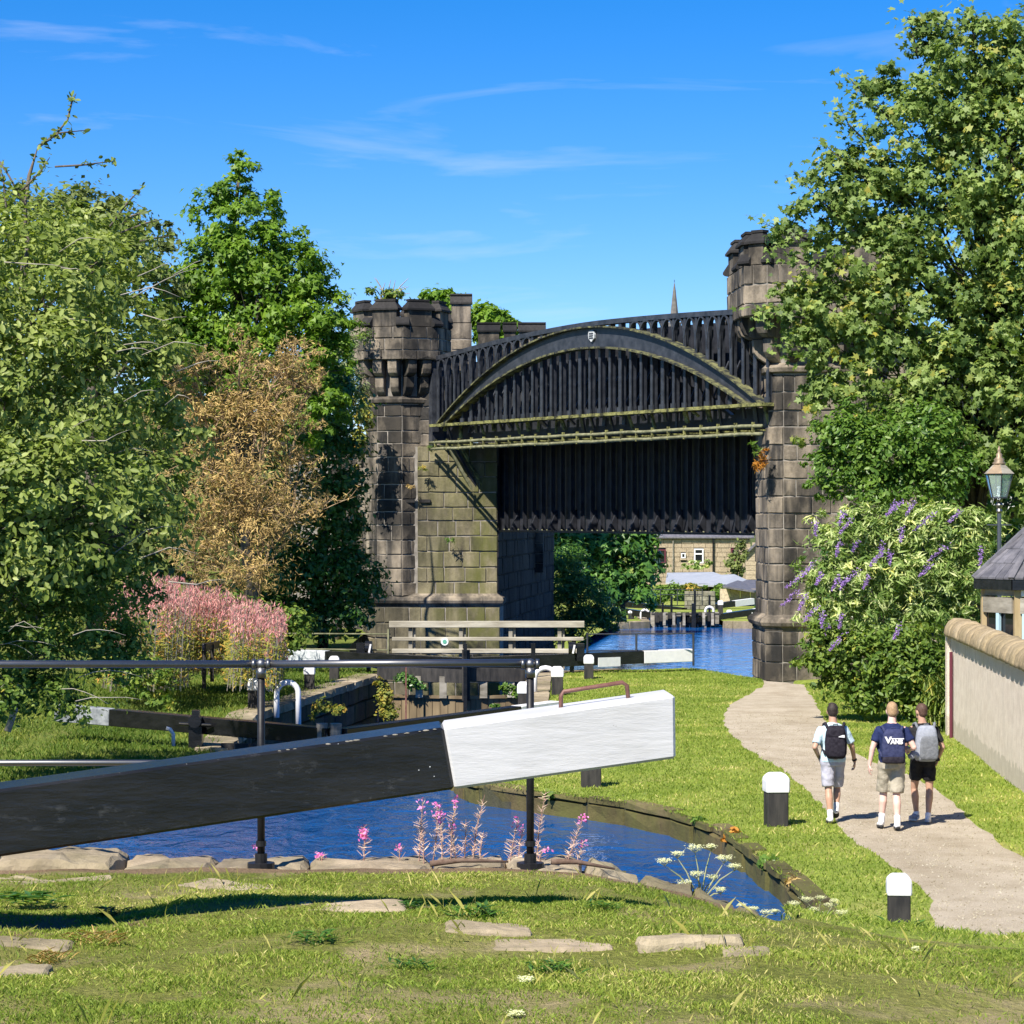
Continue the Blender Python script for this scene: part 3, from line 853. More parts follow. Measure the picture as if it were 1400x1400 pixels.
# ------------------------------------------------------------------ the iron railway bridge
br = thing('railway_bridge', 'black cast iron arched railway bridge spanning the canal between two stone towers', 'bridge', BP(.5, 0, 7.9))
ZC = 7.92                                    # top of the lower chord
def z_rail(t): return 10.5 + .52 * (1 - abs(2 * t - 1.06) ** 1.7) if t < .53 else 10.72 + .3 * (1 - (2 * t - 1.06) ** 1.6)
def z_out(t): # outer edge of the arch
    s = (t - .5) / .49
    return ZC - .05 + 3.02 * (1 - s * s) if abs(s) < 1 else ZC - .05
def z_in(t):
    s = (t - .5) / .452
    return ZC - .02 + 2.28 * (1 - s * s) if abs(s) < 1 else ZC - .02
NP = 33
# arch rib: a web with flanges on both edges
K = 44
g = MB(); gt = MB(); gb = MB()
for i in range(K):
    t0, t1 = .012 + .976 * i / K, .012 + .976 * (i + 1) / K
    a, b, c, d = BP(t0, -.16, z_in(t0)), BP(t1, -.16, z_in(t1)), BP(t1, -.16, z_out(t1)), BP(t0, -.16, z_out(t0))
    w = Vector((BN.x, BN.y, 0)) * .12
    g.add([a, b, c, d, a + w, b + w, c + w, d + w], [(0, 1, 2, 3), (7, 6, 5, 4), (0, 4, 5, 1), (2, 6, 7, 3)])
    gt.bar(BP(t0, -.16, z_out(t0)), BP(t1, -.16, z_out(t1)), .34, .055)
    gb.bar(BP(t0, -.18, z_in(t0)), BP(t1, -.18, z_in(t1)), .38, .065)
obj('arch_rib', g, M['iron'], br)
obj('upper_flange', gt, M['archmoss'], br)
obj('lower_flange', gb, M['archmoss'], br)
# top rail
g = MB()
for i in range(24):
    t0, t1 = -.005 + 1.01 * i / 24, -.005 + 1.01 * (i + 1) / 24
    g.bar(BP(t0, .0, z_rail(t0) - .02), BP(t1, .0, z_rail(t1) - .02), .36, .16)
obj('top_rail', g, M['iron'], br)
# lower chord, two pipes on brackets
g = MB()
for i in range(NP * 2):
    t0, t1 = .0 + i / (NP * 2), (i + 1) / (NP * 2)
    dz = .012 * noise.noise(Vector((i * .9, 0, 0)))
    g.bar(BP(t0, -.22, ZC - .05 + dz), BP(t1, -.22, ZC - .05 + dz), .46, .10)
obj('lower_chord', g, M['ironmoss'], br)
g = MB(); g.bar(BP(0, .35, ZC - .42), BP(1, .35, ZC - .42), .1, .62); obj('chord_web', g, M['iron_deep'], br)
rh = random.Random(15)
for i in range(34):
    t = (i + .5) / 34
    g = MB(); g.bar(BP(t, -.1 + rh.uniform(-.1, .2), ZC - .1), BP(t, .05, ZC - .1 - rh.uniform(.15, .62)), .1 if i % 2 else .2, .07, up=(BN.x, BN.y, 0)); obj('hanger', g, M['iron'] if rh.random() < .6 else M['ironmoss'], br)
for z in (7.22, 6.98):
    g = MB(); g.tube([BP(i / 20, -.42, z + .012 * math.sin(i * 2.1)) for i in range(21)], .055, 6); obj('pipe', g, M['pipe'], br, smooth=True)
for i in range(0, 23):
    t = (i + .5) / 23; g = MB()
    g.bar(BP(t, -.42, 6.92), BP(t, -.42, 7.34), .09, .06, up=(BD.x, BD.y, 0)); g.bar(BP(t, -.46, 7.1), BP(t, .2, 7.1), .05, .05)
    obj('pipe_bracket', g, M['ironmoss'], br)
# posts with flared gothic heads
me_cache = {}
rng = random.Random(3)
for i in range(NP + 1):
    t = .006 + .988 * i / NP
    zt = z_rail(t) - .08
    g = MB()
    dirv = Vector((BD.x, BD.y, 0)).normalized(); nv = Vector((BN.x, BN.y, 0))
    wdt = .13 + (.05 if i % 4 == 0 else 0)
    for (za, zb) in ((ZC - .02, zt),):
        g.bar(BP(t, -.03, za), BP(t, -.03, zb), .035, .22, up=nv)             # web across
        g.bar(BP(t, -.13, za), BP(t, -.13, zb), wdt, .035, up=nv)           # face flange
    # foot
    g.bar(BP(t, -.15, ZC), BP(t, -.15, ZC + .18), wdt + .1, .06, up=nv)
    obj('post', g, M['iron'], br)
    # gothic head to the next post
    if i < NP:
        t1 = .006 + .988 * (i + 1) / NP
        tm = (t + t1) / 2
        room = z_rail(tm) - z_out(tm)
        if room > .35:
            h = min(1.0, room * .75)
            g = MB()
            for (ta, s) in ((t, 1), (t1, -1)):
                prev = None
                for q in range(7):
                    f = q / 6
                    tt = ta + (tm - ta) * (1 - math.cos(f * math.pi / 2)); zz = z_rail(tm) - .1 - h + h * math.sin(f * math.pi / 2)
                    p = BP(tt, -.1, zz)
                    if prev is not None: g.bar(prev, p, .15, .055)
                    prev = p
            obj('arch_head', g, M['iron'], br)
# plates and bracing behind the posts
g = MB()
for i in range(22):
    t0, t1 = i / 22, (i + 1) / 22; za, zb = z_rail(t0) - .22, z_rail(t1) - .22
    g.add([BP(t0, 1.15, 7.6), BP(t1, 1.15, 7.6), BP(t1, 1.15, zb), BP(t0, 1.15, za), BP(t0, 1.2, 7.6), BP(t1, 1.2, 7.6), BP(t1, 1.2, zb), BP(t0, 1.2, za)], [(0, 1, 2, 3), (7, 6, 5, 4), (3, 2, 6, 7)])
obj('parapet_plate', g, M['iron_deep'], br)
for i in range(NP):
    t = .006 + .988 * (i + .5) / NP
    g = MB(); g.bar(BP(t, 1.0, 9.6), BP(t + .012, -.0, ZC + .05), .05, .05); g.bar(BP(t, 1.08, 7.8), BP(t, 1.08, 10.0), .1, .06)
    obj('brace', g, M['iron'], br)
# deck, and the far girder
g = MB(); g.bar(BP(0, 5.0, 7.42), BP(1, 5.0, 7.42), 8.8, .22); obj('deck', g, M['iron_deep'], br)
g = MB(); g.bar(BP(0, 9.2, 8.6), BP(1, 9.2, 8.6), .2, 2.6); obj('far_girder', g, M['iron_deep'], br)
# deep steel girder slung under the deck
W2 = 2.3
T0, T1 = .02, 1.0
Z0 = CZ - .72
g = MB(); g.bar(BP(T0, W2, (Z0 + 7.3) / 2), BP(T1, W2, (Z0 + 7.3) / 2), .06, 7.3 - Z0); obj('steel_girder', g, M['iron_deep'], br)
g = MB(); g.bar(BP(T0 - .005, W2, Z0), BP(T1, W2, Z0), .55, .07); obj('girder_flange', g, M['iron_deep'], br)
g2 = MB(); rg = random.Random(8)
for i in range(60):
    t = T0 + (T1 - T0) * (i + .5) / 60
    if rg.random() < .75: g2.ball(BP(t, W2 - .24, Z0 + .055), .04, 6, 4)
obj('rivet', g2, M['pipe'], br)
for i in range(31):
    t = T0 + .01 + (T1 - T0 - .02) * i / 30
    g = MB()
    a = BP(t, W2 - .12, 0)
    g.bar(BP(t, W2 - .12, Z0 + .05), BP(t, W2 - .12, 7.28), .07 if i % 2 else .11, .05, up=(BN.x, BN.y, 0))
    g.bar(BP(t, W2 - .17, Z0 + .05), BP(t, W2 - .17, 7.28), .02, .16, up=(BN.x, BN.y, 0))
    if i % 2 == 0: g.add([BP(t + .004, W2 - .05, Z0 + .05), BP(t + .004, W2 - .4, Z0 + .05), BP(t + .004, W2 - .05, Z0 + .8), BP(t - .001, W2 - .05, Z0 + .05), BP(t - .001, W2 - .4, Z0 + .05), BP(t - .001, W2 - .05, Z0 + .8)],
          [(0, 1, 2), (5, 4, 3), (0, 3, 4, 1), (1, 4, 5, 2), (2, 5, 3, 0)])
    obj('stiffener', g, M['iron_deep'], br)
# raking struts at the girder's end
for k, (px, m) in enumerate(((614, 'pipe'), (622, 'iron'), (631, 'ironmoss'))):
    g = MB(); g.bar(W(px, 612, 99.7), W(px + 62, 725, 100.6 + .1 * k), .10, .10); obj('raking_strut', g, M[m], br)
g = MB(); a, b, c_ = W(632, 612, 100.6), W(686, 612, 100.6), W(684, 727, 100.9)
w_ = Vector((0, .1, 0)); g.add([a, b, c_, a + w_, b + w_, c_ + w_], [(0, 1, 2), (5, 4, 3), (0, 3, 4, 1), (1, 4, 5, 2), (2, 5, 3, 0)]); obj('end_plate', g, M['iron_deep'], br)
# shield of arms on the crown
te = .527
g = MB(); nv = Vector((BN.x, BN.y, 0)); dv = Vector((BD.x, BD.y, 0)).normalized()
so = BP(te, -.2, 10.58)
g.extrude([(-.18, .15), (-.22, .04), (-.19, -.09), (-.0, -.21), (.19, -.09), (.22, .04), (.18, .15), (0, .2)][::-1], so, dv, (0, 0, 1), nv, .06)
obj('shield', g, M['whiteweathered'], br)
for dz in (.075, 0, -.075):
    g = MB(); g.bar(so - nv * .035 - dv * .13 + Vector((0, 0, dz)), so - nv * .035 + dv * .13 + Vector((0, 0, dz)), .02, .04); obj('shield_stripe', g, M['iron'], br)
# end posts in the slots by the towers
g = MB(); g.bar(BP(-.012, .0, 7.1), BP(-.012, .0, 10.5), .3, .5, up=(BN.x, BN.y, 0)); obj('end_post', g, M['iron'], br)
# ------------------------------------------------------------------ near lock: beam, rail, coping
def plank(p, q, w, h, up=(0, 0, 1), taper=None, bevel=.012):
    g = MB(); g.bar(p, q, w, h, up, taper); return g
nb = thing('balance_beam', 'huge near lock balance beam painted black with a broad white end and a brown handle', 'lock beam', W(-260, 1200, 12.0))
bh = .30
# front face lower edge follows (0,1171) -> (622,1083) -> (924,1037)
def bpt(px, top, d=None):
    u = px / 924.0
    d = 11.75 + .62 * u
    yb = 1171 - 134 * u - 2.0 * math.sin(u * math.pi)
    yt = 1079 - 129 * u
    return W(px, yt if top else yb, d)
def beam_piece(name, x0t, x0b, x1t, x1b, m):
    bw = Vector((-.02, .40, 0))
    a, b, c, d = bpt(x0b, False), bpt(x1b, False), bpt(x1t, True), bpt(x0t, True)
    g = MB(); n = 8
    # several sections so that the bevel and the grain follow
    g.add([a, b, c, d, a + bw, b + bw, c + bw, d + bw], [(0, 1, 2, 3), (7, 6, 5, 4), (0, 4, 5, 1), (1, 5, 6, 2), (2, 6, 7, 3), (3, 7, 4, 0)])
    return obj(name, g, m, nb, bevel=.012)
beam_piece('beam', -420, -420, 606, 621, M['beamblack'])
beam_piece('painted_end', 606.5, 621.5, 923, 924, M['white_beam'])
h0, h1 = bpt(768, True) + Vector((0, .2, 0)), bpt(862, True) + Vector((0, .2, 0))
g = MB(); g.tube([h0 - Vector((0, 0, .02)), h0 + Vector((0, 0, .055)), h0 + Vector((.012, 0, .075)), h1 + Vector((-.03, 0, .075)), h1 + Vector((-.008, 0, .06)), h1 - Vector((0, 0, .02))], .0105, 8)
obj('handle', g, M['rust'], nb, smooth=True)
g = MB(); rb = random.Random(4)
for k in range(26):
    p = bpt(rb.uniform(0, 590), True); q = bpt(rb.uniform(0, 590), False)
    u = rb.random(); px = rb.uniform(5, 595)
    p = bpt(px, True) * u + bpt(px, False) * (1 - u); s = rb.uniform(.002, .0045)
    g.ball(p + Vector((0, -.001, 0)), (s * 1.3, .0015, s), 6, 4)
obj('paint_fleck', g, M['whiteweathered'], nb)
g = MB()
for k in range(30):
    px = rb.uniform(2, 600); p = bpt(px, True); s = rb.uniform(.003, .008)
    g.ball(p + Vector((0, .004, -.004)), (s * 1.8, .006, s * .6), 6, 4)
obj('worn_edge', g, M['greywood'], nb)

rl = thing('handrail', 'glossy black tubular handrail on two posts along the near coping', 'railing', (-1.36, 14.5, 2.65))
yr = 14.5; zr = CZ - 208 / F * yr
g = MB(); g.tube([(-5.5, yr, zr), (-1.4, yr, zr)], .021, 12); obj('rail', g, M['iron_gloss'], rl, smooth=True)
g = MB(); g.tube([(-1.4, yr, zr), (.11, yr, zr + .008)], .021, 12); obj('rail', g, M['iron_gloss'], rl, smooth=True)
zr2 = CZ - 343 / F * yr
g = MB(); g.tube([(-5.5, yr, zr2), (.10, yr, zr2)], .017, 12); obj('mid_rail', g, M['iron_gloss'], rl, smooth=True)
for px in (357, 725, -60):
    X = (px - 700) / F * yr
    g = MB(); g.tube([(X, yr, 2.6), (X, yr, zr)], .021, 12)
    obj('post', g, M['matt_rail'], rl, smooth=True)
    g = MB(); g.tube([(X, yr, 2.63), (X, yr, 2.67)], .075, 12); g.tube([(X, yr, 2.66), (X, yr, 2.72)], .034, 12); g.tube([(X, yr, 2.76), (X, yr, 2.79)], .028, 12)
    obj('base_plate', g, M['matt_rail'], rl)
    g = MB(); g.tube([(X - .05, yr, zr), (X - .03, yr, zr)], .029, 12); g.tube([(X + .03, yr, zr), (X + .05, yr, zr)], .029, 12); g.ball((X, yr, zr), .031, 10, 7); g.tube([(X, yr, zr - .075), (X, yr, zr - .02)], .028, 12)
    obj('clamp', g, M['iron_gloss'], rl, smooth=True)

# worn coping stones round the near lock
lk = thing('lock_wall', 'near lock wall topped with big worn sandy coping stones', 'lock wall', (-1, 14.6, 2))
def rough_stone(c, size, seed, rz=0.0, m=None, parent=None, name='coping_stone', tilt=0.0, rough=.075):
    "a worn slab: a rounded box with an uneven outline"
    r = random.Random(seed); nx, ny = 16, 7
    vs = []; sx, sy, sz = size
    for k, (inset, zz) in enumerate(((.0, -.5), (-.02, .05), (.03, .34), (.14, .47))):
        ring = []
        for i in range(nx): ring.append((-1 + 2 * i / nx, -1))
        for i in range(ny): ring.append((1, -1 + 2 * i / ny))
        for i in range(nx): ring.append((1 - 2 * i / nx, 1))
        for i in range(ny): ring.append((-1, 1 - 2 * i / ny))
        for j, (a, b) in enumerate(ring):
            cr = 1 - .05 * (abs(a) ** 6) * (abs(b) ** 6)
            w1 = 1 + rough * (noise.noise(Vector((a * 2 + seed, b * 2, k * .3))) + .6 * noise.noise(Vector((a * 6 + seed, b * 5, k))))
            x = a * (sx / 2 - inset * min(sx, sy) * .5) * cr * w1; y = b * (sy / 2 - inset * sy * .5) * cr * w1
            z = zz * sz + ((.2 * noise.noise(Vector((x * 3 + seed, y * 3, 5))) + .12 * noise.noise(Vector((x * 11 + seed, y * 9, 2)))) * sz if k > 0 else 0)
            vs.append(Vector((x, y, z)))
    n = 2 * (nx + ny)
    fs = [tuple(range(n - 1, -1, -1))] + [(i * n + j, i * n + (j + 1) % n, (i + 1) * n + (j + 1) % n, (i + 1) * n + j) for i in range(3) for j in range(n)]
    vs.append(Vector((0, 0, sz * .53))); fs += [(3 * n + j, 3 * n + (j + 1) % n, len(vs) - 1) for j in range(n)]
    Mx = Matrix.Translation(Vector(c)) @ Matrix.Rotation(rz, 4, 'Z') @ Matrix.Rotation(tilt, 4, 'Y')
    g = MB(); g.add([Mx @ v for v in vs], fs)
    return obj(name, g, m or M['coping'], parent)
# edge coping: one row along the wall, falling away at the free end
cop = [(-320, 0, 1174, 30), (1, 167, 1171, 34), (172, 292, 1180, 26), (294, 420, 1182, 26), (422, 590, 1184, 22), (592, 690, 1183, 24), (692, 795, 1186, 25), (797, 868, 1196, 24), (870, 940, 1216, 24), (942, 1000, 1238, 22), (1002, 1056, 1258, 20)]
for k, (x0, x1, yt, hpx) in enumerate(cop):
    s = F / 14.72
    X0, X1 = (x0 - 700) / s, (x1 - 700) / s
    zt = CZ - (yt - 700) / s
    nxt = cop[min(k + 1, len(cop) - 1)]
    sl = math.atan2(nxt[2] - yt, (nxt[0] + nxt[1]) / 2 - (x0 + x1) / 2) if k >= 6 and nxt is not cop[k] else (R(18) if k > 7 else 0)
    rough_stone(((X0 + X1) / 2, 14.72, zt - .1), (X1 - X0 + .01, .64, .24), 20 + k, 0, None, lk, tilt=sl)
# wall face below the coping (towards the water) and its stepped end
g = MB(); g.box((-4.3, 14.98, .95), (9.9, .12, 3.2)); obj('wall_core', g, M['stone_lock'], lk)
g = MB(); g.add([(.62, 15.04, -.6), (2.3, 15.04, -.6), (2.0, 15.04, 1.9), (.62, 15.04, 2.3), (.62, 14.9, -.6), (2.3, 14.9, -.6), (2.0, 14.9, 1.9), (.62, 14.9, 2.3)], [(3, 2, 1, 0), (4, 5, 6, 7), (0, 1, 5, 4), (1, 2, 6, 5), (2, 3, 7, 6), (3, 0, 4, 7)]); obj('wall_core', g, M['stone_lock'], lk)
# inner slabs behind the edge row
for k, (px, py, wpx, dy, hz) in enumerate(((360, 1206, 115, .4, .10), (255, 1205, 130, .3, .05), (60, 1200, 190, .3, .04))):
    c = G(px, py, 2.66); rough_stone((c.x, c.y, 2.56), (wpx / F * c.y, dy, .16), 60 + k, 0, M['coping'], lk)

# loose flat stones set in the lawn
st = [(480, 1240, 150, .30, .05, 6, 'long pale stone slab sunk in the lawn just below the coping'), (668, 1272, 120, .22, .09, 0, 'narrow flat stone in the lawn lying in the beam shadow'),
      (755, 1292, 170, .3, .05, 0, 'worn level slab in the lawn, left of two grey blocks'), (915, 1292, 92, .26, .17, 3, 'squat grey stone block in the lawn, nearer the lock'),
      (980, 1291, 72, .26, .17, -3, 'squat grey stone block in the lawn, further from the lock beside its twin'), (38, 1292, 120, .22, .1, -4, 'flat stone at the rim of the worn hollow'),
      (20, 1335, 90, .3, .09, 0, 'flat stone at the bottom of the worn hollow'), (1020, 1302, 70, .2, .04, 0, 'thin pale stone flush with grass next to the squat blocks')]
for k, (px, py, wpx, dep, h, rz, lab) in enumerate(st):
    c = GL(px, py)
    o = rough_stone((c.x, c.y, z_lawn(c.x, c.y) - h * .30), (wpx / F * c.y, dep, h), 80 + k, R(rz), M['coping'], None, 'flat_stone')
    tag(o, lab, 'stone', 'flat stones in the lawn')
# brown stick lying on the coping
for k, (x0, y0, x1, y1, lab) in enumerate(((585, 1186, 695, 1183, 'dead brown branch lying along the coping behind the beam shadow'), (755, 1183, 845, 1193, 'short dead branch on the coping by the last rail post'))):
    a, b = G(x0, y0, 2.70), G(x1, y1, 2.68); a.y = 14.45; b.y = 14.45; a.z = CZ - (y0 - 700) / F * 14.45 + .02; b.z = CZ - (y1 - 700) / F * 14.45 + .02
    g = MB(); g.tube([a, a.lerp(b, .4) + Vector((0, .02, .012)), b], [.018, .014, .006], 7); tag(obj('dead_branch', g, simple('dead_bark_%d' % k, (.09, .055, .04), (.17, .12, .09), 20, .9), smooth=True), lab, 'branch')

# ------------------------------------------------------------------ canal edge, middle lock
ed = thing('canal_edge', 'mossy stone edge of the pound below the sunlit grass bank', 'canal edge', (2, 38, 0))
rng = random.Random(77)
line = smooth_line([(1.75, 16), (1.9, 18), (2.5, 24), (3.35, 28.5), (3.62, 30.6)] + bank_near + [(-1.2, 48.5), (-1.3, 51)], 2)
acc = 0.0; prev = Vector(line[0]); seg = [prev]
pts = densify(line, .2, False); i = 0
while i < len(pts) - 1:
    step_ = rng.choice((3, 4, 5)); j = min(len(pts) - 1, i + step_)
    a, b = Vector(pts[i]), Vector(pts[j])
    if a.y > 27:
        course(ed, b, a, -.11, .02 + rng.uniform(-.03, .03), (b - a).length * 1.3, M['stone_edge'], rng, depth=.22, proud=.03 + rng.uniform(-.04, .04), name='edge_stone')
        course(ed, b, a, -.5, -.11, (b - a).length * 1.3, M['stone_edge'], rng, depth=.4, proud=.02 + rng.uniform(-.03, .03), name='edge_stone')
    i = j
g = MB()
for a, b in zip(pts[:-1], pts[1:]): g.add([(a[0], a[1], -.7), (b[0], b[1], -.7), (b[0], b[1], -.02), (a[0], a[1], -.02)], [(0, 1, 2, 3)])
obj('edge_core', g, M['stone_lock'], ed)

ml = thing('lock_chamber', 'drained stone lock chamber of the middle lock with plants growing from its wall', 'lock', (-3, 62, -1))
def lockwall(pts_, inner, seed):
    for a, b in zip(pts_[:-1], pts_[1:]):
        a, b = Vector(a), Vector(b)
        wall_blocks(ml, [(a, b)], -2.6, -.14, .5, 1.3, M['stone_lock'], seed, depth=.3, proud=-.02)
        g = MB(); d = (b - a).normalized(); n = Vector((d.y, -d.x))
        a2, b2 = a - n * .12, b - n * .12
        g.add([(a2.x, a2.y, -2.7), (b2.x, b2.y, -2.7), (b2.x, b2.y, -.03), (a2.x, a2.y, -.03)], [(0, 1, 2, 3)]); obj('wall_core', g, M['stone_lock'], ml)
        rr = random.Random(seed + 1)
        course(ml, a, b, -.15, .07, 1.15, M['coping'], rr, depth=.62, proud=.02, name='coping_stone')
# left wall's outward (visible) side faces the water, so run far -> near
# visible side of a wall whose face looks to +X: run from near to far gives the normal (dy,-dx) = +X
lockwall(leftq, True, 301)
lockwall(lockR[::-1], True, 311)
lockwall([(1.0, 74.9), (.5, 73.5)], True, 321)
# quay of the lower pound
qr = random.Random(9)
for a, b in zip(pound_edge[:9], pound_edge[1:10]):
    course(ml, b, a, -.3, .05, 1.0, M['coping'], qr, depth=.5, proud=.02, name='coping_stone')
    course(ml, b, a, -2.5, -.32, 1.0, M['stone_lock'], qr, depth=.3, name='stone_block')

def gate_beam(name, label, root, p_mitre, p_end, white_from, h, wdt, ends='white_cap', extra=None):
    t = thing(name, label, 'lock beam', p_mitre)
    a, b = Vector(p_mitre), Vector(p_end); c = a.lerp(b, white_from)
    g = MB(); g.bar(a, c, wdt, h * .95, taper=(wdt, h)); obj('beam', g, M['black'], t, bevel=.01)
    g = MB(); g.bar(c.lerp(b, .004), b, wdt, h); obj('painted_end', g, M[ends], t, bevel=.01)
    return t
# upper gates of the middle lock
mA = W(452, 999, 50.0)
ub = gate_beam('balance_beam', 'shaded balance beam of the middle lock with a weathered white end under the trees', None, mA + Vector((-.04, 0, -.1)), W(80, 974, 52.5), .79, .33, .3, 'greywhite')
for dx in (-.16, .1):
    g = MB(); g.tube([(mA.x + dx, 50.0, -.9), (mA.x + dx, 50.0, mA.z + .14)], .115, 10); obj('mitre_post', g, M['greywood'], ub)
g = MB()
for k in range(7): g.box((mA.x - .35 - k * .28, 50.1 + k * .1, -.35), (.25, .08, 1.0))
obj('gate_boards', g, M['postdark'], ub)
pg = W(268, 992, 51.0)
g = MB(); g.box((pg.x, 51.0, pg.z - .2), (.26, .3, .75)); g.tube([(pg.x - .3, 50.8, pg.z + .05), (pg.x + .32, 50.8, pg.z + .02)], .035, 8); g.tube([(pg.x, 50.75, pg.z + .1), (pg.x, 50.9, pg.z + .1)], .13, 12); g.box((pg.x, 51, pg.z + .2), (.14, .2, .2)); obj('paddle_gear', g, M['black'], ub)
ub2 = gate_beam('balance_beam', 'black balance beam of the middle lock mostly hidden behind the big near beam', None, mA + Vector((.2, 0, -.1)), W(760, 968, 55.0), .8, .3, .3, 'white_cap')
g = MB(); q = W(237, 1020, 48.5); g.tube([q, q + Vector((.0, 0, .22)), q + Vector((-.06, 0, .31)), q + Vector((-.13, 0, .33))], .035, 8); tag(obj('lock_ladder_rail', g, M['white_cap'], smooth=True), 'short bent white ladder rail showing over the near beam', 'ladder rail')
q = W(488, 1000, 50)
# lower gates with planked faces
mB = Vector((-1.33, 73.2, .35))
gl = gate_beam('balance_beam', 'distant black balance beam with faded white end near the pink flowers', None, mB + Vector((0, .4, .02)), W(386, 895, 76.0), .745, .34, .34, 'whiteweathered')
gr_ = gate_beam('balance_beam', 'black balance beam with bright white end and white label beside the lower pound', None, mB + Vector((.2, .4, .02)), W(946, 895.5, 76.4), .765, .36, .34, 'white_cap')
pp = W(829.5, 905, 74.6); g = MB(); g.box((pp.x, pp.y - .1, pp.z), (.48, .02, .22)); 
pb = mB.lerp(W(946, 895.5, 76.4), .62)
g = MB(); g.bar(W(818, 905.5, 74.35), W(848, 904.5, 74.75), .02, .26); obj('label_plate', g, M['white_cap'], gr_)
qL, qR = Vector((-3.72, 73.9)), Vector((.46, 73.7))
ang = 0
def leaf_planks(t, a, b, z0, z1, n, seed):
    rr = random.Random(seed)
    for k in range(n):
        p = a.lerp(b, (k + .5) / n); w = (b - a).length / n
        g = MB(); g.box((p.x, p.y + rr.uniform(-.015, .015), (z0 + z1) / 2), (w * .93, .09, z1 - z0), math.atan2((b - a).y, (b - a).x)); obj('plank', g, M['gateplank'], t)
m2 = Vector((mB.x, 72.9))
leaf_planks(gl, Vector((qL.x, 73.6)), m2, -2.4, -.5, 11, 1)
leaf_planks(gr_, m2, Vector((qR.x, 73.4)), -2.4, -.5, 11, 2)
for t, a, b in ((gl, Vector((qL.x, 73.62)), m2), (gr_, m2, Vector((qR.x, 73.42)))):
    g = MB(); g.bar((a.x, a.y - .08, .12), (b.x, b.y - .08, .05), .3, .36); obj('top_rail', g, M['postdark'], t)
    g = MB(); g.bar((a.x, a.y - .06, -.53), (b.x, b.y - .06, -.53), .14, .08); obj('mid_rail', g, M['gateplank'], t)
    for f in ((.52, .8) if t is gl else (.36, .78)):
        p = a.lerp(b, f); g = MB(); g.bar((p.x - .1, p.y - .12, -.55), (p.x - .1, p.y - .12, .05), .2, .2, up=(0, 1, 0)); obj('gate_post', g, M['greywood'], t)
g = MB(); g.box((mB.x + .06, 72.7, .1), (.22, .2, 1.4)); obj('mitre_post', g, M['postdark'], gr_)
# rack rods and paddle gear on the lower gates
for px, y0, w_, m, t, lab in ((636, 880, .10, 'black', gr_, ''), (555, 905, .045, 'rust', gl, ''), (729, 880, .12, 'black', gr_, '')):
    a, b = W(px, y0, 72.4), W(px, 985, 72.4); b.z = max(b.z, -1.2); a.z += .0
    g = MB(); g.bar(a, b, w_, w_, up=(0, 1, 0)); obj('rack_rod', g, M[m], t)
def gearbox(px, py, d, label, side):
    c = W(px, py, d)
    t = thing('paddle_gear', label, 'paddle gear', c)
    g = MB(); g.tube([c + Vector((-.1, 0, 0)), c + Vector((.1, 0, 0))], .2, 16); obj('drum', g, M['black'], t)
    g = MB(); g.box(c + Vector((.24 * side, 0, -.1)), (.22, .26, .5)); g.box(c + Vector((.0, .05, -.4)), (.12, .2, .6)); obj('bracket', g, M['black'], t)
    g = MB(); g.bar(c + Vector((.02, -.23, -.12)), c + Vector((.07, -.23, .12)), .05, .05, up=(0, 1, 0)); obj('lever', g, M['white_cap'], t)
gearbox(504, 886, 75.5, 'round black paddle gear at the end of the footbridge by the ivy', -1)
gearbox(782, 887, 74.8, 'round black paddle gear at the footbridge end beside the white bollard', 1)

fb = thing('footbridge', 'weathered wooden footbridge rail with four posts crossing behind the lower lock gates', 'footbridge', (-.9, 76, .4))
dB = 75.6; sB = F / dB
def fx(px): return (px - 700) / sB
def fz(py): return CZ - (py - 700) / sB
for nm, x0, x1, y0, y1 in (('top_rail', 532, 799, 849, 858), ('mid_rail', 536, 798, 871, 876), ('low_rail', 536, 798, 887, 893)):
    g = MB(); g.box(((fx(x0) + fx(x1)) / 2, dB, (fz(y0) + fz(y1)) / 2), (fx(x1) - fx(x0), .09, fz(y0) - fz(y1))); obj(nm, g, M['railwood'], fb, bevel=.01)
for px in (561, 630, 698, 765):
    g = MB(); g.box((fx(px), dB + .08, (fz(852) + fz(915)) / 2), (.11, .07, fz(852) - fz(915))); obj('post', g, M['greywood'], fb)
    g = MB(); g.box((fx(px + 5), dB + .15, (fz(852) + fz(915)) / 2), (.08, .06, fz(852) - fz(915))); obj('post', g, M['greywood'], fb)
g = MB(); g.box((fx(666), dB + .5, .3), (5.8, .9, .1)); obj('deck', g, M['postdark'], fb)
g = MB(); g.tube([(fx(608), dB - .1, fz(877)), (fx(608), dB - .05, fz(877))], .11, 16); g2 = g; o_ = obj('plaque', g, simple('pale_plaque', (.6, .72, .74), (.75, .8, .78), 10), fb)
g = MB(); g.tube([(fx(608), dB - .11, fz(877)), (fx(608), dB - .1, fz(877))], .06, 16); obj('plaque_mark', g, simple('green_plaque_mark', (.1, .35, .25), None), o_)

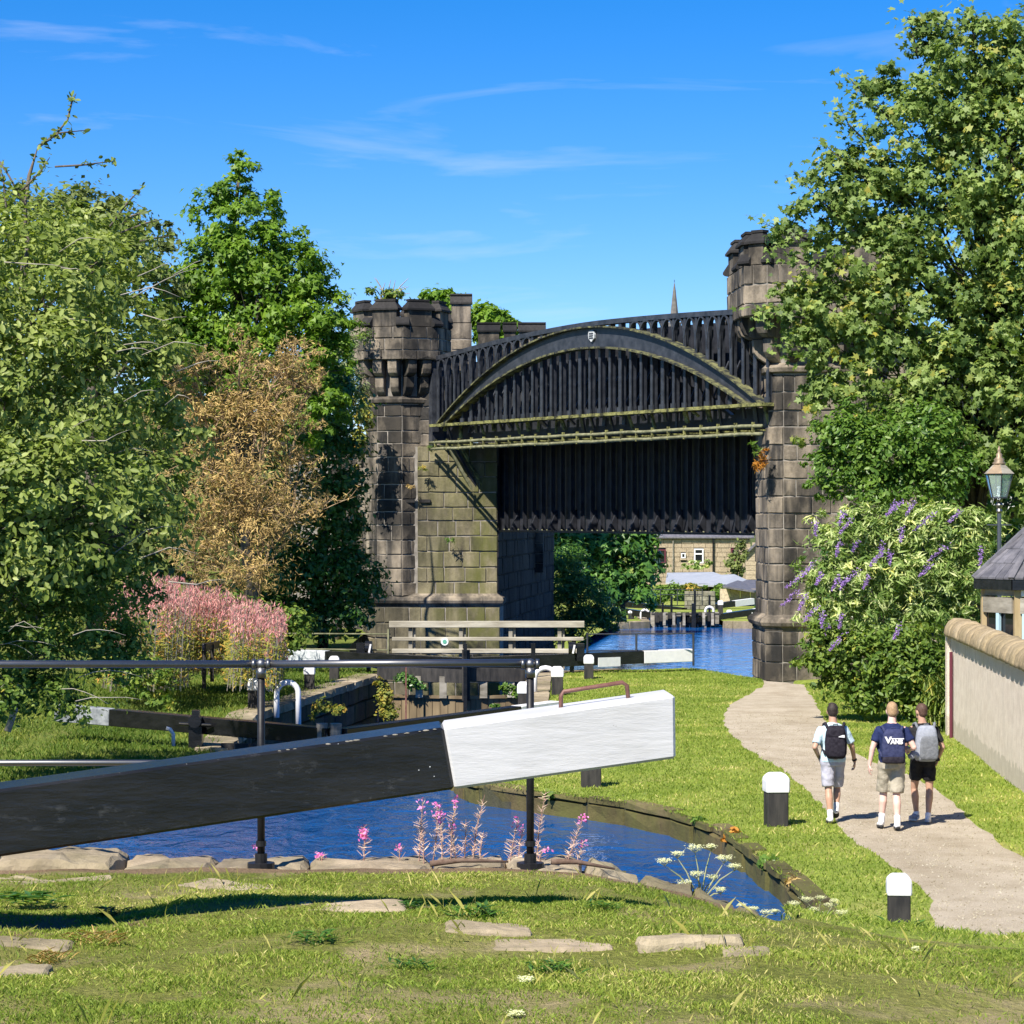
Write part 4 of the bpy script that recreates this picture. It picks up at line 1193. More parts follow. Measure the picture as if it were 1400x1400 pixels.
def thinrail(name, label, pts_rails, posts, m, r=.016, d=75.6):
    t = thing(name, label, 'railing', W(posts[0][0], posts[0][2], d))
    for (x0, y0, x1, y1) in pts_rails:
        g = MB(); g.tube([W(x0, y0, d), W(x1, y1, d + .2)], r, 6); obj('rail', g, M[m], t)
    for (px, y0, y1) in posts:
        g = MB(); g.tube([W(px, y0, d + .1), W(px, y1, d + .1)], r * 1.6, 6); obj('post', g, M[m], t)
thinrail('handrail', 'thin pale wire handrail leading to the footbridge from the ivy side', [(383, 866, 534, 867), (400, 887, 534, 889)], [(384, 864, 905), (531, 860, 912)], 'pipe', .02)
thinrail('handrail', 'thin dark handrail over the white ended beam beside the lower pound', [(803, 867, 949, 866), (803, 890, 900, 889)], [(803, 865, 905), (870, 867, 890), (948, 865, 910)], 'iron', .02)

# bollards
def bollard_proto():
    t = thing('bollard', 'x', 'bollard', (0, 0, 0), 'black and white lock bollards')
    g = MB(); g.box((0, 0, .16), (.30, .30, .68)); obj('base', g, M['postdark'], t, bevel=.012)
    g = MB()
    vs = []
    for e, z in ((.162, .49), (.168, .52), (.168, .68), (.155, .72), (.10, .78)):
        vs += [(-e, -e, z), (e, -e, z), (e, e, z), (-e, e, z)]
    fs = [(3, 2, 1, 0), (16, 17, 18, 19)] + [(i * 4 + k, i * 4 + (k + 1) % 4, (i + 1) * 4 + (k + 1) % 4, (i + 1) * 4 + k) for i in range(4) for k in range(4)]
    g.add(vs, fs); obj('cap', g, M['white_cap'], t, bevel=.018)
    return t
b0 = bollard_proto()
g_ = G(1061, 1128, .0)
set_root(b0, g_, 'black bollard with chunky white cap on the grass between water and walkers', R(6), (1.04, 1.04, .99))
bl = [(1229, 1272, .0, R(-4), (.80, .80, .80), 'black bollard with split white cap beside the path nearest the lawn'),
      (808, 1073, .0, 0, (1.12, 1.12, .95), 'bollard whose dark base shows below the white beam end'),
      (805, 928, .0, 0, (.85, .85, .85), 'white capped bollard before the label on the lower beam'),
      (762, 950, .0, 0, (.95, .95, .92), 'white capped bollard right beside the white hoop'),
      (716, 975, .0, 0, (.9, .9, .92), 'white capped bollard behind the last post of the near handrail'),
      (347, 971, .0, 0, (.85, .85, .95), 'white capped bollard behind the near handrail post, next to the large white hoop'),
      (423, 945, .0, 0, (.85, .85, .88), 'white capped bollard in the middle of the offside lock lawn'),
      (457, 930, .0, 0, (.85, .85, .85), 'white capped bollard farthest along the offside lock lawn')]
for px, py, z, rz, s, lab in bl: dup(b0, G(px, py, z), lab, rz, s)
p = W(1020, 941, 71.5); dup(b0, (p.x, p.y, p.z - .36), 'low dark bollard peeping over the crest of the path', 0, (.8, .8, .7))
blk = [o for o in C.objects if o.get('label') == 'low dark bollard peeping over the crest of the path'][0]
for ch in blk.children:
    ch.data = ch.data.copy(); ch.data.materials.clear(); ch.data.materials.append(M['black'])

def hoop(px, py, d, w, h, label):
    c = W(px, py, d)
    g = MB(); pts_ = [Vector((-w / 2, 0, -.15)), Vector((-w / 2, 0, h - w / 2))] + [Vector((-w / 2 * math.cos(a), 0, h - w / 2 + w / 2 * math.sin(a))) for a in [math.pi * k / 10 for k in range(1, 10)]] + [Vector((w / 2, 0, h - w / 2)), Vector((w / 2, 0, -.45))]
    g.tube([c + p for p in pts_], .065, 10)
    tag(obj('mooring_hoop', g, M['white_cap'], smooth=True), label, 'hoop', 'white ladder hoops by the locks')
hoop(393, 972, 60.5, .5, .66, 'large white ladder hoop on the coping of the offside lock lawn')
hoop(746, 950, 66.5, .55, .68, 'white ladder hoop on the towpath side of the middle lock')
# dark notice board by the flowers
nbz = thing('notice_board', 'small dark notice board on two posts before the pink willowherb', 'sign', W(288, 940, 64))
for px, y1 in ((279, 941), (290, 932)):
    g = MB(); g.bar(W(px, 880, 64 + (px - 279) * .06), W(px, y1, 64 + (px - 279) * .06), .09, .09, up=(0, 1, 0)); obj('post', g, M['postdark'], nbz)
a, b = W(278, 885, 63.9), W(299, 881, 65.2)
g = MB(); g.bar(a, b, .05, .17); obj('board', g, simple('navy_sign_board', (.02, .025, .05), None, rough=.4), nbz)
for dz in (.075, -.075):
    g = MB(); g.bar(a + Vector((0, -.04, dz)), b + Vector((0, -.04, dz)), .01, .015); obj('edge_line', g, M['whiteweathered'], nbz)
# ------------------------------------------------------------------ wall, hut and lamp on the towpath side
ww = thing('garden_wall', 'pale rendered garden wall with rounded stone coping along the towpath', 'wall', (8.8, 48, 0))
e0, e1 = Vector((9.03, 54.2)), Vector((7.75, 33.0))
d_ = (e1 - e0).normalized(); n_ = Vector((-d_.y, d_.x)); n_ = n_ if n_.x > 0 else -n_
g = MB(); g.prism([tuple(e0), tuple(e1), tuple(e1 + n_ * .36), tuple(e0 + n_ * .36)], -.3, 2.12); obj('wall_face', g, M['render'], ww)
g = MB(); g.prism([tuple(e0 + d_ * .05 - n_ * .06), (e0.x - .0 , e0.y - .35), tuple(e0 + d_ * .35 - n_ * .06)], -.2, .0)
g = MB(); g.box((e0.x + .13, e0.y + .06, 1.0), (.42, .24, 2.3)); obj('end_pillar', g, M['render'], ww)
g = MB(); g.tube([(e0.x - .05 + d_.x * .55, e0.y + d_.y * .55, -.1), (e0.x - .05 + d_.x * .55, e0.y + d_.y * .55, 1.75)], .035, 8); obj('drain_pipe', g, M['maroon'], ww)
Lw = (e1 - e0).length; x = -.12; k = 0; rw = random.Random(12)
while x < Lw:
    w = rw.uniform(.42, .72); c = e0 + d_ * (x + w / 2) + n_ * .18
    g = MB(); sc_ = rw.uniform(.94, 1.06); prof = []
    for q in range(9):
        a = math.pi * q / 8; prof.append((math.cos(a) * .31 * sc_, max(0, math.sin(a)) * .30 * sc_ + rw.uniform(-.015, .015)))
    prof = [(.31, -.06)] + prof + [(-.31, -.06)]
    vs = []
    for s, (xx, sh) in enumerate(((-w / 2 + .01, .93), (-w / 2 + .06, 1.0), (0, 1.03), (w / 2 - .06, 1.0), (w / 2 - .01, .93))):
        for (a, b) in prof: vs.append((c.x + d_.x * xx + n_.x * a * sh, c.y + d_.y * xx + n_.y * a * sh, 2.12 + b * sh + rw.uniform(-.006, .006)))
    n = len(prof)
    fs = [tuple(range(n)), tuple(range(5 * n - 1, 4 * n - 1, -1))] + [(s * n + q, (s + 1) * n + q, (s + 1) * n + (q + 1) % n, s * n + (q + 1) % n) for s in range(4) for q in range(n)]
    g.add(vs, fs); o = obj('coping_stone', g, M['wallcap'], ww, smooth=True); x += w

hut = thing('kiosk', 'small polygonal timber kiosk with grey slate roof behind the rendered wall', 'kiosk', (10.6, 51, 0))
hc = Vector((10.56, 51.6)); hr = 1.32; rot = R(-40)
def hv(r, k): return Vector((hc.x + r * math.sin(rot + R(45 * k)), hc.y - r * math.cos(rot + R(45 * k))))
ze = 3.30; zt = 4.7
for k in range(8):
    a, b = hv(hr, k), hv(hr, k + 1)
    ra, rb = hv(hr + .24, k), hv(hr + .24, k + 1)
    # slates in rows
    rows = 5; rr = random.Random(k)
    for r_ in range(rows):
        f0, f1 = r_ / rows, (r_ + 1.08) / rows
        pa0 = Vector((*ra, ze)).lerp(Vector((*hc, zt)), f0); pb0 = Vector((*rb, ze)).lerp(Vector((*hc, zt)), f0)
        pa1 = Vector((*ra, ze)).lerp(Vector((*hc, zt)), min(1, f1)); pb1 = Vector((*rb, ze)).lerp(Vector((*hc, zt)), min(1, f1))
        n = max(1, rows - r_)
        for q in range(n):
            u0, u1 = q / n, (q + 1) / n
            A, B, C_, D = pa0.lerp(pb0, u0), pa0.lerp(pb0, u1 - .012), pa1.lerp(pb1, u1 - .012), pa1.lerp(pb1, u0)
            up = Vector((0, 0, .035)); lift = Vector((0, 0, rr.uniform(0, .008)))
            g = MB(); g.add([A + up + lift, B + up + lift, C_ + lift + up * .3, D + lift + up * .3, A + lift, B + lift, C_ - up * .3, D - up * .3], [(0, 1, 2, 3), (4, 5, 1, 0), (5, 6, 2, 1), (6, 7, 3, 2), (7, 4, 0, 3), (7, 6, 5, 4)])
            obj('slate', g, M['slate'], hut)
    g = MB(); g.bar((*ra, ze + .03), (*hc, zt + .05), .13, .05); obj('hip_ridge', g, M['slate'], hut)
    g = MB(); g.bar((*hv(hr + .18, k), ze - .1), (*hv(hr + .18, k + 1), ze - .1), .08, .2); obj('fascia', g, M['black'], hut)
    g = MB(); g.bar((*a, ze - .26), (*b, ze - .26), .1, .12); obj('head_rail', g, M['whitepaint'] if k == 0 else M['greywood'], hut)
    g = MB(); g.bar((*a, 0), (*a, ze - .2), .14, .14, up=(1, 0, 0)); obj('corner_post', g, M['woodpost'], hut)
    ai, bi = a.lerp(b, .06), a.lerp(b, .94)
    g = MB(); g.bar((*ai, .6), (*bi, .6), .06, 1.2); obj('panel', g, M['maroon'] if k == 0 else M['greywood'], hut)
    g = MB(); g.bar((*ai, 2.05), (*bi, 2.05), .02, 1.7); w = obj('window', g, M['darkglass'], hut)
    if k in (0, 1, 7):
        off = Vector(((b - a).y, -(b - a).x)).normalized() * .06
        for f in (.14, .5, .86) if k == 0 else (.5,):
            p = a.lerp(b, f) + off
            g = MB(); g.bar((*p, 1.2), (*p, 2.85), .09, .06, up=(off.x, off.y, 0)); obj('glazing_bar', g, M['bluepaint'], w)
        for z in (1.25, 2.0, 2.8):
            g = MB(); g.bar((*(ai + off), z), (*(bi + off), z), .07, .12 if z < 2.5 else .3); obj('glazing_rail', g, M['bluepaint'] if z < 2.5 else M['greywood'], w)
g = MB(); g.prism([tuple(hv(hr - .1, k)) for k in range(8)], -.2, .1); obj('floor', g, M['postdark'], hut)
g = MB(); g.prism([tuple(hv(hr + .2, k)) for k in range(8)], ze - .02, ze); obj('ceiling', g, M['postdark'], hut)

lp = thing('street_lamp', 'old style lantern street lamp on a slim black pole above the kiosk', 'street lamp', W(1366, 750, 57))
bx = W(1366, 683, 57); s57 = F / 57
g = MB(); g.lathe([(.05, -5.2), (.05, -1.6), (.045, -.3), (.07, -.25), (.05, -.2), (.09, -.12), (.05, -.06), (.08, -.0)], bx, 12); obj('pole', g, M['iron_gloss'], lp, smooth=False)
g = MB(); g.tube([bx + Vector((-.27, 0, -.55)), bx + Vector((.27, 0, -.55))], .016, 6); obj('ladder_bar', g, M['iron_gloss'], lp)
def frus(r0, z0, r1, z1):
    vs = [bx + Vector((r0 * math.cos(a), r0 * math.sin(a), z0)) for a in [R(30 + 60 * k) for k in range(6)]] + [bx + Vector((r1 * math.cos(a), r1 * math.sin(a), z1)) for a in [R(30 + 60 * k) for k in range(6)]]
    return vs
for k in range(6):
    vs = frus(.175, .04, .31, .56); a, b = k, (k + 1) % 6
    g = MB(); g.add([vs[a], vs[b], vs[6 + b], vs[6 + a]], [(0, 1, 2, 3)]); obj('pane', g, M['lampglass'], lp)
    g = MB(); g.bar(vs[a], vs[6 + a], .022, .022); g.bar(vs[6 + a], vs[6 + b], .03, .03); g.bar(vs[a], vs[b], .03, .03); obj('lantern_frame', g, M['iron'], lp)
    v2 = frus(.345, .56, .13, .76)
    g = MB(); g.add([v2[a], v2[b], v2[6 + b], v2[6 + a]], [(0, 1, 2, 3)]); obj('hood_panel', g, M['copper'] if k % 2 else M['greywood'], lp)
g = MB(); g.lathe([(.13, .75), (.15, .79), (.1, .83), (.12, .87), (.06, .92), (.07, .98), (.03, 1.02), (.04, 1.06), (.008, 1.16)], bx, 10); obj('finial', g, M['copper'], lp, smooth=True)
g = MB(); g.tube([bx, bx + Vector((0, 0, .3))], .04, 8); obj('gas_burner', g, M['whitepaint'], lp)

# ------------------------------------------------------------------ beyond the bridge
dH = 240.0; sH = F / dH
def HX(px): return (px - 700) / sH
def HZ(py): return CZ - (py - 700) / sH
hs = thing('stone_house', 'long tan stone house with white window seen beneath the bridge girder', 'house', (HX(960), dH, -3))
def house_wall(t, a, b, z0, z1, holes, m, seed, bw=.9, ch=.42):
    "courses of blocks that leave the openings free"
    rng = random.Random(seed); g = MB()
    d = (b - a).normalized(); L_ = (b - a).length; nr = Vector((d.y, -d.x))
    z = z0; i = 0
    while z < z1 - .01:
        h = min(ch * rng.uniform(.85, 1.15), z1 - z); x = 0
        while x < L_:
            w = bw * rng.uniform(.6, 1.4); w = min(w, L_ - x)
            segs = [(x, x + w)]
            for hx0, hx1, hz0, hz1 in holes:
                if z + h > hz0 + .05 and z < hz1 - .05:
                    ns = []
                    for s0, s1 in segs:
                        if s1 <= hx0 or s0 >= hx1: ns.append((s0, s1)); continue
                        if s0 < hx0: ns.append((s0, hx0))
                        if s1 > hx1: ns.append((hx1, s1))
                    segs = ns
            for s0, s1 in segs:
                if s1 - s0 > .08:
                    c = a + d * (s0 + s1) / 2 + nr * rng.uniform(-.02, .03)
                    g.box((c.x, c.y, z + h / 2), (s1 - s0 - .03, .3, h - .03), math.atan2(d.y, d.x))
            x += w
        z += h; i += 1
    o = obj('wall_stones', g, m, t); o['kind'] = 'stuff'
hx0, hx1 = HX(880), HX(1026)
wins = [(891, 910, 751, 770, 'wide'), (931, 937, 756, 763, 'small'), (948.5, 961.5, 750, 770, 'white'), (999, 1006, 750, 768, 'dark')]
holes = [(HX(a) - hx0, HX(b) - hx0, HZ(d), HZ(c)) for a, b, c, d, _ in wins]
a, b = Vector((hx0, dH)), Vector((hx1, dH))
house_wall(hs, a, b, -4.2, HZ(736), holes, M['housestone'], 3)
g = MB(); g.box(((hx0 + hx1) / 2, dH + .5, (HZ(736) - 4.2) / 2), (hx1 - hx0 - .1, .6, HZ(736) + 4.2)); obj('wall_core', g, M['mortar'], hs)
for (p0, p1, q0, q1, kind) in wins:
    x0, x1, z0, z1 = HX(p0), HX(p1), HZ(q1), HZ(q0)
    g = MB(); g.box(((x0 + x1) / 2, dH - .0, (z0 + z1) / 2), (x1 - x0 - .02, .5, z1 - z0 - .02)); wn_ = obj('window', g, M['darkglass'], hs)
    mf = M['whitepaint'] if kind in ('white', 'small') else M['maroon']
    fw = .12 if kind != 'small' else .09
    g = MB()
    for cx, cz, w, h in (((x0 + x1) / 2, z0 + fw / 2, x1 - x0, fw), ((x0 + x1) / 2, z1 - fw / 2, x1 - x0, fw), (x0 + fw / 2, (z0 + z1) / 2, fw, z1 - z0 - 2 * fw), (x1 - fw / 2, (z0 + z1) / 2, fw, z1 - z0 - 2 * fw)): g.box((cx, dH - .29, cz), (w, .06, h))
    if kind == 'white': g.box(((x0 + x1) / 2, dH - .295, z1 - (z1 - z0) * .36), (x1 - x0 - 2 * fw, .05, fw))
    obj('frame', g, mf, wn_)
    g = MB(); g.box(((x0 + x1) / 2, dH - .22, z0 - .1), (x1 - x0 + .2, .2, .14)); obj('sill', g, M['housestone'], wn_)
g = MB(); g.bar((hx0 - .3, dH - .35, HZ(735)), (hx1 + .3, dH - .35, HZ(735)), .16, .16); obj('gutter', g, M['black'], hs)
g = MB(); zr0 = HZ(734)
g.add([(hx0 - .3, dH - .5, zr0), (hx1 + .3, dH - .5, zr0), (hx1 + .3, dH + 5, zr0 + 1.3), (hx0 - .3, dH + 5, zr0 + 1.3), (hx0 - .3, dH - .5, zr0 - .12), (hx1 + .3, dH - .5, zr0 - .12), (hx1 + .3, dH + 5, zr0 + 1.18), (hx0 - .3, dH + 5, zr0 + 1.18)], [(0, 1, 2, 3), (7, 6, 5, 4), (0, 4, 5, 1), (1, 5, 6, 2), (3, 2, 6, 7), (0, 3, 7, 4)]); obj('roof', g, M['slate'], hs)
for px, w in ((975, .14), (920, .06)):
    g = MB(); g.tube([(HX(px), dH - .3, HZ(735)), (HX(px), dH - .3, HZ(783))], w / 2 + .02, 8); obj('drain_pipe', g, M['black'] if px == 975 else M['greywood'], hs)

h2 = thing('gable_house', 'tan stone gable house with pale green door frame beside the right tower', 'house', (HX(1045), 226, -3))
d2 = 226.0; s2 = F / d2
X0, X1 = (1019 - 700) / s2, (1110 - 700) / s2
zt_ = CZ - (726 - 700) / s2; zl = CZ - (757 - 700) / s2
rng = random.Random(6); g = MB(); z = -4.0
while z < zt_ + 1.5:
    xl = X0 if z < zl else X0 + (z - zl) * 1.0
    x = xl
    while x < X1:
        w = rng.uniform(.5, 1.2); g.box((x + w / 2, d2 + rng.uniform(-.02, .02), z + .2), (w - .03, .3, .37)); x += w
    z += .4
o = obj('wall_stones', g, M['housestone'], h2); o['kind'] = 'stuff'
g = MB(); g.add([(X0, d2 + .2, -4), (X1, d2 + .2, -4), (X1, d2 + .2, zt_ + 2), (X0 + zt_ + 2 - zl, d2 + .2, zt_ + 2), (X0, d2 + .2, zl)], [(0, 1, 2, 3, 4)]); obj('wall_core', g, M['mortar'], h2)
g = MB(); g.bar((X0 - .12, d2 - .25, zl - .1), (X0 + 4, d2 - .25, zl + 3.9), .5, .16); obj('verge_stone', g, M['slate'], h2)
for px0, px1, y0, y1, m, nm in ((1040, 1047, 761, 793, 'bluepaint', 'window'), (1034.5, 1037, 766, 782, 'whitepaint', 'slit_window'), (1041, 1050, 803, 828, 'whitepaint', 'door')):
    x0, x1, z0, z1 = (px0 - 700) / s2, (px1 - 700) / s2, CZ - (y1 - 700) / s2, CZ - (y0 - 700) / s2
    g = MB(); g.box(((x0 + x1) / 2, d2 - .2, (z0 + z1) / 2), (x1 - x0, .1, z1 - z0)); w = obj(nm, g, M[m], h2)
    g = MB()
    for f in (.27, .73): g.box((x0 + (x1 - x0) * f, d2 - .27, (z0 + z1) / 2), ((x1 - x0) * .3, .04, (z1 - z0) * .86))
    obj('pane', g, M['darkglass'], w)

def shed(label, px0, px1, ywall, ybase, d, roofpts, mw, mr):
    s = F / d; c = thing('shed', label, 'shed', ((px0 + px1) / 2 / s, d, -2))
    x0, x1 = (px0 - 700) / s, (px1 - 700) / s; z1, z0 = CZ - (ywall - 700) / s, CZ - (ybase - 700) / s
    n = max(3, int((x1 - x0) / .6))
    for k in range(n):
        w = (x1 - x0) / n; g = MB(); g.box((x0 + w * (k + .5), d + .01 * (k % 2), (z0 + z1) / 2), (w - .03, .12, z1 - z0)); obj('wall_panel', g, mw, c)
    rp = [W(a, b, e) for a, b, e in roofpts]; up = Vector((0, 0, .12)); n = len(rp)
    g = MB(); g.add(rp + [p - up for p in rp], [tuple(range(n)), tuple(range(2 * n - 1, n - 1, -1))] + [(k, k + n, (k + 1) % n + n, (k + 1) % n) for k in range(n)]); obj('roof', g, mr, c)
    return c
shed('low shed with a pale grey sheet roof below the house', 912, 992, 796, 812, 196, [(910, 796, 194), (936, 799, 193), (990, 787, 202), (975, 782, 207), (912, 783, 207)], M['housestone'], M['sheetroof'])
shed('second low shed with pale sheet roof and dark eaves', 955, 1010, 798, 812, 191, [(938, 798, 192), (993, 801, 188), (1024, 794, 196), (1004, 785, 201), (980, 786, 201)], M['darkglass'], M['sheetroof'])
shed('tan walled outbuilding with dark slate roof by the far lock', 984, 1040, 805, 834, 186, [(988, 801, 184), (1031, 808, 184), (1048, 801, 190), (1040, 793, 197), (1012, 792, 197)], M['housestone'], M['slate'])
# lane wall of dry stone
dw = thing('dry_stone_wall', 'grey dry stone garden wall above the far lock', 'wall', ((935 - 700) / F * 178, 178, -2))
wall_blocks(dw, [(Vector(((936 - 700) / F * 178, 178)), Vector(((978 - 700) / F * 178, 178)))], -2.0, -.75, .3, .5, simple('grey_drystone', (.13, .13, .1), (.28, .26, .2), 3, .9, rnd=.3), 7)
g = MB(); g.box(((957 - 700) / F * 178, 178.3, -1.5), (2.0, .4, 1.4)); obj('wall_core', g, M['stone_dark'], dw)

# far lock
dF = 160.0; sF = F / dF
def f3(px, py, d=dF): return W(px, py, d)
for lab, a, b, f, wh in (('far lock beam running from its mitre towards the dark trees', (946, 848, 160), (838, 834, 164), 1.0, None),
                     ('far lock beam with short white end by the bridge tower', (946, 848, 160), (1052, 834, 164), .80, 'white_cap'),
                     ('upper far lock beam with long white end before the outbuilding', (935, 834, 178), (1029, 822, 182), .72, 'white_cap'),
                     ('upper far lock beam lying dark beneath the garden hedge', (935, 834, 178), (838, 824, 182), 1.0, None)):
    p, q = W(*a), W(*b); t = thing('balance_beam', lab, 'lock beam', p)
    c = p.lerp(q, f if wh else .999)
    g = MB(); g.bar(p, c, .34, .3, taper=(.34, .4)); obj('beam', g, M['black'], t)
    if wh: g = MB(); g.bar(c, q, .36, .42); obj('painted_end', g, M[wh], t)
fg = thing('far_lock_gates', 'dark timber gates of the distant lock at the end of the blue water', 'lock gate', f3(936, 856))
for k in range(16):
    px = 893 + k * 5.9
    g = MB(); g.box(((px - 700) / sF, dF + .3 + abs(k - 7.5) * .06, -2.05), (.24, .1, 1.1)); obj('plank', g, M['postdark'] if k % 3 else M['greywood'], fg)
g = MB(); g.box(((938 - 700) / sF, dF + .1, -1.62), (4.2, .2, .12)); obj('cross_rail', g, M['postdark'], fg)
for px in (908, 921, 935, 947, 962, 974): 
    g = MB(); g.box(((px - 700) / sF, dF - .1, -1.9), (.16, .16, .75)); obj('gate_post', g, M['greywood'], fg)
g = MB(); g.box(((948 - 700) / sF, dF - .2, -1.75), (.26, .2, 1.6)); obj('mitre_post', g, M['black'], fg)
for px, py, h in ((918, 832, 1.3), (906, 834, 1.0), (950, 826, 1.4), (970, 826, 1.1)):
    c = W(px, py + 12, 163); g = MB(); g.bar(c, c + Vector((0, 0, h)), .14, .14, up=(0, 1, 0)); obj('rack_rod', g, M['black'], fg)
for px, py, lab in ((863, 845, 'distant white bollard on the far lock lawn near the dark trees'), (985, 838, 'distant white capped bollard behind the far hoop'), (997, 851, 'distant tall bollard with white cap beside the far gates'), (1025, 853, 'distant squat bollard with white cap by the bridge tower foot')):
    p = W(px, py, dF + 3); dup(b0, (p.x, p.y, p.z), lab, 0, 1.0 if px != 863 else (1.2, 1.2, .6))
for px, py, lab in ((882, 847, 'distant white hoop left of the far lock gates'), (970, 843, 'distant white hoop right of the far lock gates')):
    c = W(px, py, dF + 2.4); w, h = .5, .6
    g = MB(); g.tube([c + Vector((-w / 2, 0, -.2)), c + Vector((-w / 2, 0, h - w / 2))] + [c + Vector((-w / 2 * math.cos(a), 0, h - w / 2 + w / 2 * math.sin(a))) for a in [math.pi * k / 8 for k in range(1, 8)]] + [c + Vector((w / 2, 0, h - w / 2)), c + Vector((w / 2, 0, -.2))], .08, 8)
    tag(obj('mooring_hoop', g, M['white_cap'], smooth=True), lab, 'hoop', 'white ladder hoops by the locks')
qy = thing('far_quay', 'curved stone quay edge either side of the far lock mouth', 'quay', (10, 158, -2))
for lnL in (lowL[3:6], [(12.75, 159.3), (13.3, 158.6), (15.6, 158.1), (22, 157.9)]):
    rr = random.Random(3)
    for a, b in zip(lnL[:-1], lnL[1:]): course(qy, a, b, -2.5, -1.98, 1.1, M['coping'], rr, depth=.5, name='coping_stone')
fr = thing('far_railing', 'thin dark railing on the far lock footway', 'railing', W(900, 815, 174))
for y in (806, 813): 
    g = MB(); g.tube([W(880, y, 174), W(960, y, 174)], .025, 6); obj('rail', g, M['iron'], fr)
for px in (880, 903, 926, 949, 960):
    g = MB(); g.tube([W(px, 805, 174), W(px, 828, 174)], .03, 6); obj('post', g, M['iron'], fr)
ch = thing('church_spire', 'slender grey church spire rising beyond the iron bridge', 'church', W(922, 440, 620))
pt = W(922, 386, 620); s6 = F / 620
M['spire'] = simple('grey_spire_stone', (.10, .095, .09), (.17, .16, .15), 1, .9)
g = MB(); g.lathe([(1.2, -9.5), (.75, -5.5), (.36, -2.0), (.13, -.5), (.03, .0)], pt, 8, R(22)); obj('spire', g, M['spire'], ch)
g = MB(); g.lathe([(1.7, -30), (1.7, -9.6), (1.5, -9.4)], pt, 8, R(22)); obj('tower', g, M['spire'], ch)
g = MB(); g.tube([pt, pt + Vector((0, 0, .6))], .07, 6); obj('finial', g, M['iron'], ch)
# ------------------------------------------------------------------ plants
def leafset(name, pos, nrm, size, tint, tmpl, m, parent=None, tang=None, seed=0):
    "one mesh of many separate leaves; tmpl = (points in the leaf's plane, faces)"
    rng = np.random.default_rng(seed)
    pos = np.asarray(pos, float); n = len(pos)
    nrm = np.asarray(nrm, float); nrm /= np.linalg.norm(nrm, axis=1)[:, None] + 1e-9
    t = rng.normal(size=(n, 3)) if tang is None else np.asarray(tang, float)
    t = t - nrm * (t * nrm).sum(1)[:, None]; t /= np.linalg.norm(t, axis=1)[:, None] + 1e-9
    b = np.cross(nrm, t)
    T = np.array(tmpl[0], float); k = len(T); sz = np.asarray(size, float)[:, None, None]
    v = pos[:, None, :] + sz * (T[None, :, 0:1] * t[:, None, :] + T[None, :, 1:2] * b[:, None, :] + T[None, :, 2:3] * nrm[:, None, :])
    v = v.reshape(-1, 3)
    fs = tmpl[1]; nf = len(fs); ls = [len(f) for f in fs]
    flat = np.array([i for f in fs for i in f], np.int32)
    loops = (flat[None, :] + (np.arange(n) * k)[:, None]).reshape(-1).astype(np.int32)
    tot = np.tile(np.array(ls, np.int32), n)
    start = np.concatenate(([0], np.cumsum(tot)[:-1])).astype(np.int32)
    me = bpy.data.meshes.new(name)
    me.vertices.add(len(v)); me.vertices.foreach_set('co', v.astype(np.float32).ravel())
    me.loops.add(len(loops)); me.loops.foreach_set('vertex_index', loops)
    me.polygons.add(len(tot)); me.polygons.foreach_set('loop_start', start); me.polygons.foreach_set('loop_total', tot)
    at = me.attributes.new('tint', 'FLOAT', 'FACE')
    at.data.foreach_set('value', np.repeat(np.asarray(tint, np.float32), nf))
    me.materials.append(m); me.update(calc_edges=True)
    return put(name, me, parent)
OVAL = ([(0, -.5, 0), (.24, -.1, .05), (.2, .25, .05), (0, .55, -.02), (-.2, .25, .05), (-.24, -.1, .05)], [(0, 1, 2, 3), (0, 3, 4, 5)])
DIAM = ([(0, -.5, 0), (.28, 0, .06), (0, .5, 0), (-.28, 0, .06)], [(0, 1, 2), (0, 2, 3)])
LANCE = ([(0, -.55, 0), (.11, -.1, .04), (0, .6, -.08), (-.11, -.1, .04)], [(0, 1, 2), (0, 2, 3)])
def _maple():
    ang = [(-90, .3), (-38, .46), (-8, .25), (18, .58), (52, .27), (90, .64), (128, .27), (162, .58), (188, .25), (218, .46)]
    pts = [(0, 0, .0)] + [(r * math.cos(R(a)), r * math.sin(R(a)), -.10 * r if i % 2 else .07 * r) for i, (a, r) in enumerate(ang)]
    n = len(ang)
    return (pts, [(0, 1 + i, 1 + (i + 1) % n) for i in range(n)])
MAPLE = _maple()
def _palm3():
    pts = [(0, 0, 0)]; 
    for a, r in ((-90, .2), (-10, .55), (30, .22), (90, .6), (150, .22), (190, .55)): pts.append((r * math.cos(R(a)), r * math.sin(R(a)), -.06 * r))
    return (pts, [(0, 1 + i, 1 + (i + 1) % 6) for i in range(6)])
LOBED = _palm3()
STRIP = ([(-.03, -.5, 0), (.03, -.5, 0), (.0, .5, .05)], [(0, 1, 2)])

